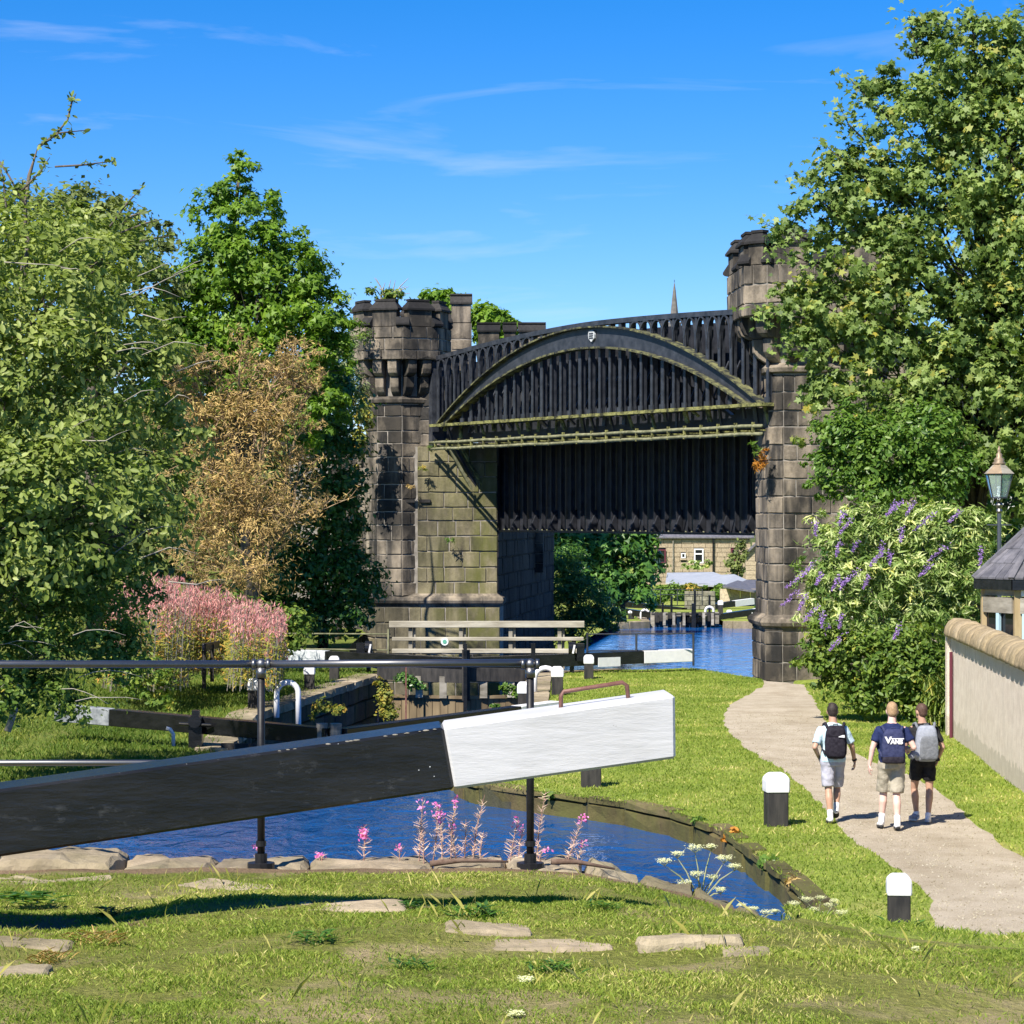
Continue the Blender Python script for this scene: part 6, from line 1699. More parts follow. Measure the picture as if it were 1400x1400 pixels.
# strap-leaved clump by the wall end
sc_ = thing('strap_leaf_clump', 'yellow green clump of long strap leaves at the end of the rendered wall', 'plant', G(1285, 1000))
P, N, T, TG, S = [], [], [], [], []
for k in range(520):
    x = r_.uniform(1262, 1302); y = r_.uniform(930, 995); p = W(x, y, 55.2 + r_.uniform(-.4, .6))
    P.append(tuple(p)); a = r_.uniform(0, 6.28); N.append((math.cos(a), math.sin(a) - .5, .6)); TG.append((r_.gauss(0, .5), r_.gauss(0, .4), 1)); T.append(r_.uniform(.3, 1)); S.append(r_.uniform(.25, .5))
BLADE = ([(-.035, -.5, 0), (.035, -.5, 0), (.03, .1, .05), (0, .5, -.02), (-.03, .1, .05)], [(0, 1, 2, 3, 4)])
leafset('leaves', P, N, S, T, swap(BLADE), M['l_mixed'], sc_, TG, 5)
# red valerian and fern on the tower's edge
tree('wall_fern', 'rust and green fern hanging from the edge of the towpath tower under the girder', 'plant', px_lobes([(1040, 632, 7, 16), (1044, 615, 6, 10)], 79.6), 300, .16, LANCE, M['l_fern'], None, W(1042, 640, 79.6), W(1042, 600, 79.6), .02, 63, None, 0, clr=.4, per=20)
tree('wall_weed', 'green leafy weed rooted on the towpath tower above the rusty fern', 'plant', px_lobes([(1035, 612, 8, 8), (1028, 606, 5, 5)], 79.4), 120, .16, LANCE, M['l_ash'], None, W(1040, 618, 79.4), W(1035, 600, 79.4), .02, 64, None, 0, clr=.4, per=20)
for k, (x, y, lab, m) in enumerate(((578, 640, 'tuft of dry grass in a joint of the mossy pier', 'l_autumn'), (588, 612, 'green weed on the bearing ledge by the girder end', 'l_ash'), (615, 740, 'small green weed low on the mossy pier', 'l_ash'), (560, 668, 'dry brown tuft above the drain holes', 'l_straw'))):
    tree('pier_weed', lab, 'plant', px_lobes([(x, y, 7, 5)], 99.7), 70, .14, LANCE, M[m], None, W(x, y + 5, 99.7), W(x, y - 5, 99.7), .02, 70 + k, None, 0, clr=.5, per=14)

# ---- under and beyond the bridge
tree('chestnut_tree', 'dark leafy tree with bright highlights seen under the bridge', 'tree', px_lobes([(790, 760, 40, 40), (840, 755, 45, 40), (880, 770, 25, 40), (820, 800, 45, 40), (870, 815, 30, 25), (780, 720, 30, 30), (850, 720, 50, 25), (890, 730, 16, 20)], 150), 11000, .42, LOBED, M['l_dark'], M['darkbark'], W(850, 850, 150), W(840, 730, 150), .3, 81, None, 20, clr=.3, per=40)
tree('shaded_willow_bush', 'deeply shaded feathery bush drooping to the water under the bridge', 'bush', px_lobes([(770, 800, 30, 60), (800, 830, 38, 40), (830, 845, 22, 25), (775, 860, 40, 30)], 124), 8000, .3, LANCE, M['l_dark'], M['darkbark'], W(785, 880, 124), W(780, 760, 124), .1, 83, None, 12, clr=.35, per=40)
for k, (lob, m, n, sz, d, lab, cat) in enumerate((([(915, 812, 25, 12), (895, 818, 14, 10)], 'l_ash', 1600, .3, 186, 'bright green garden hedge above the far lock', 'hedge'), ([(945, 803, 13, 6)], 'l_autumn', 420, .3, 184, 'small yellow shrub over the dry stone wall', 'shrub'),
        ([(985, 808, 10, 9), (972, 802, 8, 5)], 'l_ash', 600, .28, 188, 'green shrub between the sheds beyond the bridge', 'shrub'), ([(1005, 770, 12, 16), (1015, 755, 10, 16), (1008, 785, 10, 10)], 'l_olive', 1400, .3, 220, 'grey green creeper between the two stone houses', 'creeper'),
        ([(945, 771, 12, 5), (962, 770, 10, 6), (950, 777, 16, 5)], 'l_budd', 500, .32, 225, 'pale flowering bush under the white house window', 'bush'), ([(850, 806, 10, 6)], 'l_straw', 160, .3, 170, 'orange yellow blossom patch beneath the dark tree', 'flowers'), ([(1038, 832, 10, 4)], 'l_ash', 200, .25, 172, 'low green plant by the pale door beyond the lock', 'plant'))):
    tree('garden_shrub', lab, cat, px_lobes(lob, d), n, sz, DIAM, M[m], None, W(lob[0][0], lob[0][1] + 8, d), W(lob[0][0], lob[0][1], d), .05, 90 + k, None, 0, clr=.35, per=30)
# wooded slope behind everything at the flanks
tree('hillside_wood', 'distant wooded hillside behind the offside trees', 'wood', px_lobes([(-150, 480, 200, 160), (100, 560, 200, 160), (300, 640, 150, 140), (420, 700, 90, 110), (200, 760, 250, 100)], 115), 15000, .5, DIAM, M['l_olive'], None, W(150, 850, 115), W(150, 500, 115), .1, 101, None, 0, clr=.25, per=50)
[o for o in C.objects if o.name == 'hillside_wood'][0]['kind'] = 'stuff'

# ------------------------------------------------------------------ near flowers
def stalk(px, base_y, top_y, d, seed, label, lean=0.0, flower='top', pods=True):
    r = random.Random(seed); b = W(px, base_y, d); t_ = W(px + lean, top_y, d + .03)
    th = thing('willowherb_stalk', label, 'flower', b, 'willowherb stalks on the near coping')
    H = (t_ - b).length; up = (t_ - b).normalized()
    mid = b.lerp(t_, .5) + Vector((r.gauss(0, .008), 0, 0))
    g = MB(); g.tube([b - Vector((0, 0, .05)), mid, t_], [.0038, .003, .0012], 5); obj('stem', g, simple_stem, th)
    P, N, T, TG, S = [], [], [], [], []
    if pods:
        for k in range(int(H / .0055)):
            f = r.uniform(.12, .93); p = b.lerp(mid, f * 2) if f < .5 else mid.lerp(t_, f * 2 - 1)
            a = r.uniform(0, 6.28); o = Vector((math.cos(a), math.sin(a), r.uniform(.35, .9))).normalized(); L_ = r.uniform(.035, .06) * (1.15 - .5 * f)
            P.append(tuple(p + o * L_ * .5)); TG.append(tuple(o)); N.append((r.gauss(0, .5), -1, r.gauss(0, .5))); T.append(r.random()); S.append(L_)
        leafset('seed_pods', P, N, S, T, swap(([(-.035, -.5, 0), (.035, -.5, 0), (.02, .5, 0), (-.02, .5, 0)], [(0, 1, 2, 3)])), M['l_pod'], th, TG, seed)
    P, N, T, S = [], [], [], []
    nfl = {'top': 26, 'few': 12, 'big': 90, 'none': 0}[flower]
    for k in range(nfl):
        f = r.uniform(.8, 1.0) if flower != 'big' else r.uniform(.62, .95)
        p = b.lerp(t_, f) + Vector((r.gauss(0, .013), r.gauss(0, .013), r.gauss(0, .008))); P.append(tuple(p)); N.append((r.gauss(0, .7), -1, r.gauss(0.3, .7))); T.append(r.random()); S.append(r.uniform(.013, .025))
    if P: leafset('petals', P, N, S, T, DIAM, M['l_magenta'], th, None, seed + 1)
simple_stem = simple('reddish_plant_stem', (.24, .12, .10), (.36, .24, .18), 20, .8)
sp = [(497, 1178, 1128, 'big', 0, 'short bright magenta willowherb standing alone before the blue water'), (545, 1178, 1156, 'few', 0, 'tiny magenta willowherb on the coping'),
      (572, 1180, 1092, 'few', 6, 'tall seeding willowherb at the edge of the central clump'), (590, 1180, 1098, 'top', 8, 'seeding willowherb crowned with a pink blossom'), (606, 1180, 1112, 'top', -4, 'willowherb in the middle of the clump with pink flowers half way'),
      (616, 1180, 1090, 'few', 8, 'tall willowherb of the central clump leaning to the bollard side'), (633, 1180, 1120, 'none', 4, 'brownish withered willowherb without flowers in the clump'), (645, 1180, 1086, 'none', 18, 'tall leaning willowherb with bare purple pods'),
      (655, 1180, 1136, 'none', 6, 'short pod covered willowherb at the clump edge'), (695, 1182, 1118, 'few', 14, 'pod covered willowherb beside the rail post'), (708, 1182, 1130, 'few', 8, 'short willowherb touching the rail post'),
      (733, 1182, 1078, 'none', 14, 'dark brown seeded willowherb behind the last rail post'), (738, 1182, 1160, 'few', 8, 'low pink willowherb at the foot of the last rail post'), (770, 1184, 1112, 'top', 30, 'leaning willowherb with pink tip farthest along the coping'), (790, 1186, 1150, 'few', 8, 'short willowherb with one pink flower near the dead branch'),
      (352, 1182, 1155, 'top', 0, 'small magenta flower beside the middle rail post'), (438, 1178, 1168, 'top', 0, 'low magenta blossom on the coping between the posts'), (580, 1180, 1120, 'none', -6, 'slim pod covered stalk on the near side of the clump'), (625, 1180, 1130, 'few', -8, 'slim stalk with sparse pink petals inside the clump')]
for k, (x, y0, y1, fl_, ln, lab) in enumerate(sp): stalk(x, y0, y1, 14.75 + .03 * (k % 4), 200 + k, lab, ln, fl_)

def umbel_plant(px, base_y, d, heads, seed, label, size=.05):
    r = random.Random(seed); b = W(px, base_y, d); th = thing('hogweed_plant', label, 'flower', b)
    g = MB(); P, N, T, S = [], [], [], []
    for (hx, hy, w) in heads:
        h = W(hx, hy, d + r.uniform(-.08, .08)); m_ = b.lerp(h, .6) + Vector((r.gauss(0, .01), 0, .01)); g.tube([b, m_, h - Vector((0, 0, .02))], [.005, .004, .002], 5)
        rad = w / F * d * .5
        for k in range(12):
            a = 6.28 * k / 12; e = h + Vector((math.cos(a) * rad * .7, math.sin(a) * rad * .7, .0)); g.tube([h - Vector((0, 0, .025)), e], [.0015, .001], 3)
            for q in range(16):
                q_ = Vector((r.gauss(0, rad * .22), r.gauss(0, rad * .22), 0)); P.append(tuple(h.lerp(e, 1.15 * r.random() ** .6) + q_ + Vector((0, 0, .35 * rad - .5 * ((e - h).length if True else 0) * r.random() + r.gauss(0, .004))))); N.append((r.gauss(0, .35), -.25, 1)); T.append(r.random()); S.append(r.uniform(.007, .013))
    obj('stems', g, simple('pale_umbel_stem_%d' % seed, (.22, .26, .12), (.34, .34, .2), 15, .8), th)
    leafset('umbels', P, N, S, T, DIAM, M['l_white'], th, None, seed)
umbel_plant(957, 1235, 14.9, [(908, 1178, 22), (926, 1168, 18), (972, 1158, 16), (990, 1174, 24), (1004, 1185, 18), (975, 1200, 18), (936, 1208, 24), (952, 1196, 20), (985, 1217, 16), (950, 1160, 26)], 1, 'branching white hogweed standing against the blue water')
umbel_plant(1120, 1272, 21.5, [(1085, 1236, 20), (1103, 1230, 22), (1122, 1228, 16), (1135, 1238, 22), (1150, 1248, 20), (1112, 1244, 18), (1095, 1246, 16), (1128, 1250, 16), (1140, 1232, 12)], 2, 'bunch of fading brownish umbels on the bank corner')
umbel_plant(1035, 1262, 18.5, [(1014, 1238, 14), (1030, 1243, 16), (1048, 1248, 18), (1020, 1250, 14), (1060, 1246, 12)], 3, 'low white umbels at the end of the coping')
for k, (x, y, lab) in enumerate(((719, 1346, 'small white flower head low in the near lawn'), (705, 1393, 'white flower head at the bottom edge of the near lawn'), (1252, 1304, 'tiny white flower on the crest of the lawn'))):
    c = GL(x, y); s_ = F / c.y
    umbel_plant(x, y + 8, c.y, [(x, y - 6, 24 if k < 2 else 10)], 10 + k, lab)

# ------------------------------------------------------------------ grass blades
def blades(name, n, poly, zfn, hmin, hmax, wid, m, seed, dens=None, label='', lean=.5, excl=()):
    rng = np.random.default_rng(seed)
    xs = np.array([p[0] for p in poly]); ys = np.array([p[1] for p in poly])
    X = rng.uniform(xs.min(), xs.max(), n * 2); Y = rng.uniform(ys.min(), ys.max(), n * 2)
    ok = inside_np(poly, X, Y)
    for e in excl: ok &= ~inside_np(e, X, Y)
    if dens is not None: ok &= rng.uniform(0, 1, len(X)) < dens(X, Y)
    X, Y = X[ok][:n], Y[ok][:n]; k = len(X)
    Z = np.array([zfn(a, b) for a, b in zip(X, Y)])
    h = rng.uniform(hmin, hmax, k) * rng.choice([.6, 1, 1, 1.5], k); a = rng.uniform(0, 6.283, k); ln = rng.normal(0, lean, (k, 2)) * h[:, None]
    w = wid * rng.uniform(.6, 1.3, k)
    v = np.zeros((k, 4, 3)); dx, dy = np.cos(a) * w, np.sin(a) * w
    v[:, 0] = np.stack([X - dx, Y - dy, Z - .005], 1); v[:, 1] = np.stack([X + dx, Y + dy, Z - .005], 1)
    v[:, 2] = np.stack([X + dx * .6 + ln[:, 0] * .45, Y + dy * .6 + ln[:, 1] * .45, Z + h * .62], 1)
    v[:, 3] = np.stack([X + ln[:, 0], Y + ln[:, 1], Z + h], 1)
    me = bpy.data.meshes.new(name); me.vertices.add(k * 4); me.vertices.foreach_set('co', v.astype(np.float32).ravel())
    tri = (np.array([[0, 1, 2], [0, 2, 3]])[None] + (np.arange(k) * 4)[:, None, None]).astype(np.int32)
    me.loops.add(k * 6); me.loops.foreach_set('vertex_index', tri.ravel()); me.polygons.add(k * 2)
    me.polygons.foreach_set('loop_start', (np.arange(k * 2) * 3).astype(np.int32)); me.polygons.foreach_set('loop_total', np.full(k * 2, 3, np.int32))
    f = np.array([noise.noise(Vector((x_ * 1.1, y_ * 1.1, 4))) for x_, y_ in zip(X, Y)])
    f2 = np.array([noise.noise(Vector((x_ * .55, y_ * .8, 7))) for x_, y_ in zip(X, Y)])
    t = np.clip(.44 + .30 * f + .55 * np.clip(f2, -.2, 1) + rng.normal(0, .22, k), 0, 1)
    at = me.attributes.new('tint', 'FLOAT', 'FACE'); at.data.foreach_set('value', np.repeat(t.astype(np.float32), 2))
    me.materials.append(m); me.update(calc_edges=True)
    return tag(put(name, me), label, 'grass', kind='stuff')
bare = lambda X, Y: (1 - .75 * np.clip((Y - 13.95) / .35, 0, 1) * (np.sin(X * 5.3) * .5 + .5)) * (.14 + .86 * np.clip(np.array([noise.noise(Vector((x_ * .9, y_ * 1.5, 21))) for x_, y_ in zip(X, Y)]) * 3.4 + .85, 0, 1)) * (1 - .93 * np.exp(-(((X + 2.35) / .62) ** 2 + ((Y - 12.0) / .5) ** 2)))
vis = [(-2.3, 9.2), (2.2, 9.2), (3.4, 14.6), (1.6, 14.55), (1.4, 14.32), (-.3, 14.25), (-3.1, 14.2), (-3.4, 14.2)]
blades('lawn_grass', 210000, vis, z_lawn, .006, .015, .0023, M['l_grass'], 1, bare, 'short yellow green grass blades covering the near lawn', .7)
blades('tall_grass', 1500, vis, z_lawn, .035, .085, .0013, M['l_tall'], 2, lambda X, Y: np.clip(np.array([noise.noise(Vector((x_ * 1.6, y_ * 1.6, 9))) for x_, y_ in zip(X, Y)]) * 2.2, 0, 1), 'taller seeding grass tufts scattered over the near lawn', .5)
bankvis = [tuple(p) for p in densify([(1.7, 16), (1.95, 18), (2.45, 24), (3.25, 28.5), (3.55, 30.6)] + [(p[0] - .08, p[1] - .1) for p in bank_near] + [(-.9, 48.5), (-.8, 50), (.25, 58), (.6, 73.5), (3.2, 76.9), (5.3, 77.4), (7.0, 74), (12, 62), (10.5, 40), (6.5, 28), (4.2, 15.5)], .8)]
blades('bank_grass', 190000, bankvis, z_right, .018, .042, .010, M['l_grass'], 3, None, 'mown grass blades over the canal bank and path verges', .6, [path_poly])
blades('slope_grass', 26000, [(1.45, 14.3), (6.0, 14.5), (6.0, 18), (1.9, 18)], z_right, .012, .032, .0032, M['l_grass'], 6, None, 'grass on the slope falling from the near lawn to the path', .7)
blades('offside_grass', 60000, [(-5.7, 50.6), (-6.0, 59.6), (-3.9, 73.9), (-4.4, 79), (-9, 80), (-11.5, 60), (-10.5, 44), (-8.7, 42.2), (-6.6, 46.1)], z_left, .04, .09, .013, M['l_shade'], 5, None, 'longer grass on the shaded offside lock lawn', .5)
# broad-leaved weeds in the near lawn
rw = random.Random(71)
for k, (x, y, sz, lab) in enumerate(((150, 1254, 1.0, 'low dark weed in the beam shadow near the edge'), (40, 1246, 1.4, 'upright dark thistle at the edge of the beam shadow'), (560, 1244, .8, 'broad leaved plantain beside the sunken slab'), (655, 1256, 1.2, 'dark leafy weed near the middle of the beam shadow'), (755, 1330, .9, 'spreading leafy weed below the worn level slab'), (820, 1245, .7, 'small weed beside the coping curve'), (430, 1290, 1.0, 'rosette of leaves in the sunlit lawn'), (1190, 1290, 1.1, 'leafy tuft at the foot of the split cap bollard'), (560, 1325, .8, 'lone leafy rosette low in the lawn'), (130, 1290, 1.2, 'dry straw tuft at the rim of the worn hollow'), (70, 1318, 1.0, 'second dry straw tuft inside the worn hollow'))):
    c = GL(x, y) if x < 1150 else G(x, y, .0)
    if x > 1150: c = G(1232, 1274, 0.0)
    zb = z_lawn(c.x, c.y) if x <= 1150 else 0.0
    big = 1.0 if x <= 1150 else 2.2
    P, N, T, TG, S = [], [], [], [], []
    for q in range(70):
        a = rw.uniform(0, 6.28); el = rw.uniform(.1, 1.2); L_ = rw.uniform(.03, .075) * sz * big; o = Vector((math.cos(a) * math.cos(el), math.sin(a) * math.cos(el), math.sin(el)))
        if x == 40: o = Vector((o.x * .4, o.y * .4, .9)); L_ *= 1.2
        P.append(tuple(Vector((c.x, c.y, zb)) + o * L_ * .8 + Vector((rw.gauss(0, .05), rw.gauss(0, .03), .0)) * sz * big)); TG.append(tuple(o)); N.append((-o.x * .5, -o.y * .5, 1)); T.append(rw.uniform(0, .8)); S.append(L_)
    dry = 'straw' in lab
    th = leafset('dry_tuft' if dry else 'lawn_weed', P, N, S, T, swap(BLADE) if dry else LANCEX, M['l_straw'] if dry else M['l_dark'], None, TG, 300 + k)
    tag(th, lab, 'weed')

# weeds along the pound's edge, gravel on the path
for k, (i, m, n, lab) in enumerate(((2, 'l_mixed', 90, 'small green weed on the mossy canal edge below the white beam'), (5, 'l_ash', 160, 'bright leafy weed hanging over the mossy canal edge'), (6, 'l_fern', 90, 'rusty red weed on the mossy canal edge'), (7, 'l_ash', 190, 'leafy green plant rooted in the canal edge near the pond end'), (8, 'l_straw', 170, 'dry brown tuft at the pond end corner'))):
    c = Vector((*bank_edge[i], .0)); s_ = F / c.y; px = 700 + c.x * s_; py = 700 + (CZ - c.z) * s_
    tree('edge_weed', lab, 'plant', px_lobes([(px - 2, py + 4, 14, 8)], c.y), n, .11, OVAL if m != 'l_straw' else LANCE, M[m], None, c, c, .02, 400 + k, None, 0, clr=.45, per=18)
rng = np.random.default_rng(91); n = 5200
X = rng.uniform(4, 11, n * 4); Y = rng.uniform(22, 60, n * 4) ; ok = inside_np(path_poly, X, Y) & (rng.uniform(0, 1, len(X)) < (30 / Y) ** 1.2); X, Y = X[ok][:n], Y[ok][:n]; n = len(X)
gv = leafset('path_gravel', np.stack([X, Y, np.array([z_right(a, b) for a, b in zip(X, Y)]) + .008], 1), np.tile([0, -.3, 1.0], (n, 1)), rng.uniform(.010, .026, n), rng.uniform(0, 1, n), ([(-.5, -.4, -.2), (.5, -.4, -.2), (.4, .5, -.2), (-.5, .4, -.2), (0, 0, .3)], [(0, 1, 4), (1, 2, 4), (2, 3, 4), (3, 0, 4)]), leaf_mat('loose_gravel', [(0, (.11, .09, .075)), (.5, (.2, .17, .15)), (1, (.27, .24, .24))], .9, .1, 0.0), None, None, 7)
tag(gv, 'loose gravel scattered on the beige towpath', 'gravel', kind='stuff')
# ------------------------------------------------------------------ people
def remesh(mb, name, m, parent, vox=.011, smooth=4, fold=0.0):
    "fuses overlapping solids into one continuous skin"
    me = mb.mesh(name, m)
    o = bpy.data.objects.new('tmp', me); C.objects.link(o)
    r = o.modifiers.new('r', 'REMESH'); r.mode = 'VOXEL'; r.voxel_size = vox
    s = o.modifiers.new('s', 'SMOOTH'); s.factor = .5; s.iterations = smooth
    dg = bpy.context.evaluated_depsgraph_get(); ev = o.evaluated_get(dg)
    me2 = bpy.data.meshes.new_from_object(ev, preserve_all_data_layers=False, depsgraph=dg)
    bpy.data.objects.remove(o)
    me2.name = name
    if fold:
        for v in me2.vertices:
            c = v.co; q = noise.noise(Vector((c.x * 7, c.y * 7, c.z * 11))) + .6 * noise.noise(Vector((c.x * 16 + c.z * 9, c.y * 16, c.z * 14)))
            v.co = c + v.normal * fold * q
    if not me2.materials: me2.materials.append(m)
    me2.polygons.foreach_set('use_smooth', [True] * len(me2.polygons))
    return put(name, me2, parent)
def loft(mb, secs, seg=18):
    "closed tube through elliptical sections (centre, rx, ry)"
    vs, fs = [], []
    for c, rx, ry in secs:
        for k in range(seg):
            a = 2 * math.pi * k / seg
            ca, sa = math.cos(a), math.sin(a)
            vs.append(Vector(c) + Vector((rx * math.copysign(abs(ca) ** .85, ca), ry * math.copysign(abs(sa) ** .85, sa), 0)))
    n = len(secs)
    fs = [(i * seg + k, i * seg + (k + 1) % seg, (i + 1) * seg + (k + 1) % seg, (i + 1) * seg + k) for i in range(n - 1) for k in range(seg)]
    fs += [tuple(range(seg - 1, -1, -1)), tuple((n - 1) * seg + k for k in range(seg))]
    return mb.add(vs, fs)
def limb(mb, pts, rad, seg=12, last=True):
    pts = [Vector(p) for p in pts]
    P, Rr = [], []
    for i in range(len(pts) - 1):
        for q in range(5): f = q / 5; P.append(pts[i].lerp(pts[i + 1], f)); Rr.append(rad[i] + (rad[i + 1] - rad[i]) * f)
    P.append(pts[-1]); Rr.append(rad[-1])
    mb.tube(P, Rr, seg)
    for p, r in list(zip(pts, rad))[:None if last else -1]: mb.ball(p, r, 12, 8)
    return mb
def hand(mb, wrist, d, palm_n, side, curl=.5):
    "palm, four unequal fingers and a thumb; d points along the fingers, palm_n out of the palm"
    d = Vector(d).normalized(); pn = Vector(palm_n); pn = (pn - d * pn.dot(d)).normalized(); w = d.cross(pn).normalized() * side
    wrist = Vector(wrist)
    Mx = Matrix((w, pn, d)).transposed()
    mb.ball(wrist + d * .045, (.04, .017, .055), 12, 8, Mx)
    for k, (off, L_) in enumerate(((-.028, .062), (-.010, .074), (.009, .070), (.027, .056))):
        b = wrist + d * .085 + w * off; c = curl + .08 * k
        d1 = (d * math.cos(c * .5) + pn * math.sin(c * .5)); d2 = (d * math.cos(c * 1.3) + pn * math.sin(c * 1.3)); d3 = (d * math.cos(c * 1.9) + pn * math.sin(c * 1.9))
        p1 = b + d1 * L_ * .45; p2 = p1 + d2 * L_ * .33; p3 = p2 + d3 * L_ * .25
        limb(mb, [b - d * .03, b, p1, p2, p3], [.011, .0105, .0098, .009, .0075], 8)
    b = wrist + d * .025 - w * .034; p1 = b + (d * .75 - w * .5 + pn * .35).normalized() * .038; p2 = p1 + (d * .9 - w * .1 + pn * .45).normalized() * .03
    limb(mb, [wrist + d * .015 - w * .015, b, p1, p2], [.014, .013, .011, .0085], 8)

def person(label, base, H, J, look, col, face_rz=0.0):
    """J: joints in metres for a 1.78 m figure, x right, y ahead, z up; the figure walks towards +y"""
    t = thing('person', label, 'person', base)
    k = H / 1.78; base = Vector(base); hd = R(face_rz)
    rotm = Matrix.Rotation(R(look), 3, 'Z')
    def T(p): return base + rotm @ (Vector(p) * k)
    sk = MB()
    hc = Vector(J['head'])
    HR = Matrix.Rotation(hd, 3, 'Z')
    def Hp(p): return hc + HR @ Vector(p)
    # torso
    sh, hp = J['chest'], J['hip']
    lean = lambda f: Vector(hp).lerp(Vector(sh), f)
    secs = [(Vector(hp) + Vector((0, 0, -.10)), .12, .09), (Vector(hp), .165, .115), (lean(.35), .145, .10), (lean(.7), .172, .112), (lean(.92), .185, .11), (lean(1.04), .15, .085), (lean(1.2), .07, .06)]
    loft(sk, secs)
    limb(sk, [lean(1.12), Vector(J['head']) + Vector((0, -.02, -.08))], [.066, .056])
    # head
    sk.ball(Hp((0, 0, 0)), (.076, .098, .112), 18, 12, HR); sk.ball(Hp((0, .035, -.075)), (.055, .06, .05), 14, 9, HR)
    limb(sk, [Hp((0, .09, .01)), Hp((0, .118, -.025))], [.012, .016], 8)
    for s in (-1, 1):
        sk.ball(Hp((s * .078, -.005, -.01)), (.012, .026, .036), 10, 7, HR)
        sk.ball(Hp((s * .03, .088, .012)), (.016, .012, .012), 8, 6, HR)
    sk.ball(Hp((0, .092, -.062)), (.026, .012, .010), 10, 6, HR)
    for s in ('L', 'R'):
        limb(sk, [J['sh' + s], J['el' + s], J['wr' + s]], [.056, .041, .027])
        sd = -1 if s == 'L' else 1
        hand(sk, J['wr' + s], J['hd' + s], J['pn' + s], sd, J.get('curl' + s, .5))
        kn = Vector(J['kn' + s]); hp_ = Vector(J['hp' + s]); an = Vector(J['an' + s])
        calf = kn.lerp(an, .32) + Vector((0, -.018, 0))
        limb(sk, [hp_, hp_.lerp(kn, .55), kn, calf, kn.lerp(an, .7), an], [.088, .07, .054, .058, .043, .036])
    sk.v = [tuple(T(v)) for v in sk.v]
    remesh(sk, 'body', col['skin'], t, .0095, 3)
    # features
    g = MB()
    for s in (-1, 1): g.ball(Hp((s * .03, .097, .014)), (.011, .007, .007), 8, 6, HR)
    g.v = [tuple(T(v)) for v in g.v]; obj('eyes', g, M['eye'], t)
    g = MB(); g.ball(Hp((0, .1, -.062)), (.022, .007, .006), 8, 6, HR); g.v = [tuple(T(v)) for v in g.v]; obj('mouth', g, M['lip'], t)
    # hair: a cap over crown, back and sides
    g = MB(); g.ball(Hp((0, -.012, .022)), (.083, .098, .108), 18, 12, HR); g.ball(Hp((0, -.045, -.02)), (.072, .062, .075), 14, 9, HR)
    if col.get('quiff'): g.ball(Hp((0, .05, .09)), (.06, .05, .04), 12, 8, HR)
    g.v = [tuple(T(v)) for v in g.v]; remesh(g, 'hair', col['hair'], t, .011, 2, .006)
    # shirt
    g = MB()
    bt = J.get('hem', -.02)
    secs = [(Vector(hp) + Vector((0, 0, bt)), .188, .138), (lean(.12), .183, .133), (lean(.35), .172, .126), (lean(.7), .195, .135), (lean(.92), .205, .13), (lean(1.03), .185, .108), (lean(1.12), .135, .088), (lean(1.2), .082, .07)]
    loft(g, secs, 24)
    for s in ('L', 'R'):
        a, b = Vector(J['sh' + s]), Vector(J['el' + s])
        limb(g, [a + Vector((0, 0, -.004)), a.lerp(b, .3), a.lerp(b, J.get('sleeve', .72))], [.063, .066, .068], 14, False)
    g.v = [tuple(T(v)) for v in g.v]; remesh(g, 't_shirt', col['shirt'], t, .0125, 3, .011)
    # shorts
    g = MB()
    loft(g, [(Vector(hp) + Vector((0, 0, -.12)), .165, .13), (Vector(hp) + Vector((0, 0, -.03)), .183, .136), (lean(.14), .176, .13)], 24)
    for s in ('L', 'R'):
        a, b = Vector(J['hp' + s]), Vector(J['kn' + s]); e = J.get('short', .86)
        limb(g, [a + Vector((0, 0, .02)), a.lerp(b, .5), a.lerp(b, e)], [.104, .098, .094 + col.get('flare', 0)], 14, False)
        b2 = a.lerp(b, e)
    g.v = [tuple(T(v)) for v in g.v]; remesh(g, 'shorts', col['shorts'], t, .0125, 3, .013)
    # socks and shoes
    for s in ('L', 'R'):
        an, kn = Vector(J['an' + s]), Vector(J['kn' + s])
        g = MB(); limb(g, [an.lerp(kn, col.get('sock', .22)), an, an + (an - kn).normalized() * .03], [.046, .043, .045], 12); g.v = [tuple(T(v)) for v in g.v]; obj('sock', g, col['sockm'], t, smooth=True)
        toe = Vector(J['toe' + s]); f = (toe - an); f2 = Vector((f.x, f.y, 0)).normalized(); heel = Vector(J['heel' + s])
        ax = (toe - heel).normalized(); sidev = ax.cross(Vector((0, 0, 1))).normalized(); up = sidev.cross(ax).normalized(); Lf = (toe - heel).length
        Mx = Matrix((sidev, ax, up)).transposed()
        g = MB(); mid = heel.lerp(toe, .5)
        g.ball(mid + up * .035, (.047, Lf * .52, .036), 14, 9, Mx); g.ball(heel.lerp(toe, .24) + up * .055, (.043, .07, .055), 12, 8, Mx); g.ball(an + up * -.01, (.046, .05, .035), 12, 8, Mx)
        g.v = [tuple(T(v)) for v in g.v]; sh_ = remesh(g, 'shoe', col['shoe' + s], t, .011, 2)
        g = MB(); vs = []
        for z in (-.006, .02):
            for q in range(14):
                a = 2 * math.pi * q / 14; wd = .047 * (1 - .12 * math.cos(a + 1.57))
                vs.append(mid + sidev * math.cos(a) * wd + ax * math.sin(a) * Lf * .52 + up * z)
        g.add(vs, [tuple(range(13, -1, -1)), tuple(range(14, 28))] + [(q, (q + 1) % 14, 14 + (q + 1) % 14, 14 + q) for q in range(14)]); g.v = [tuple(T(v)) for v in g.v]; obj('sole', g, col['sole'], sh_)
    return t, T

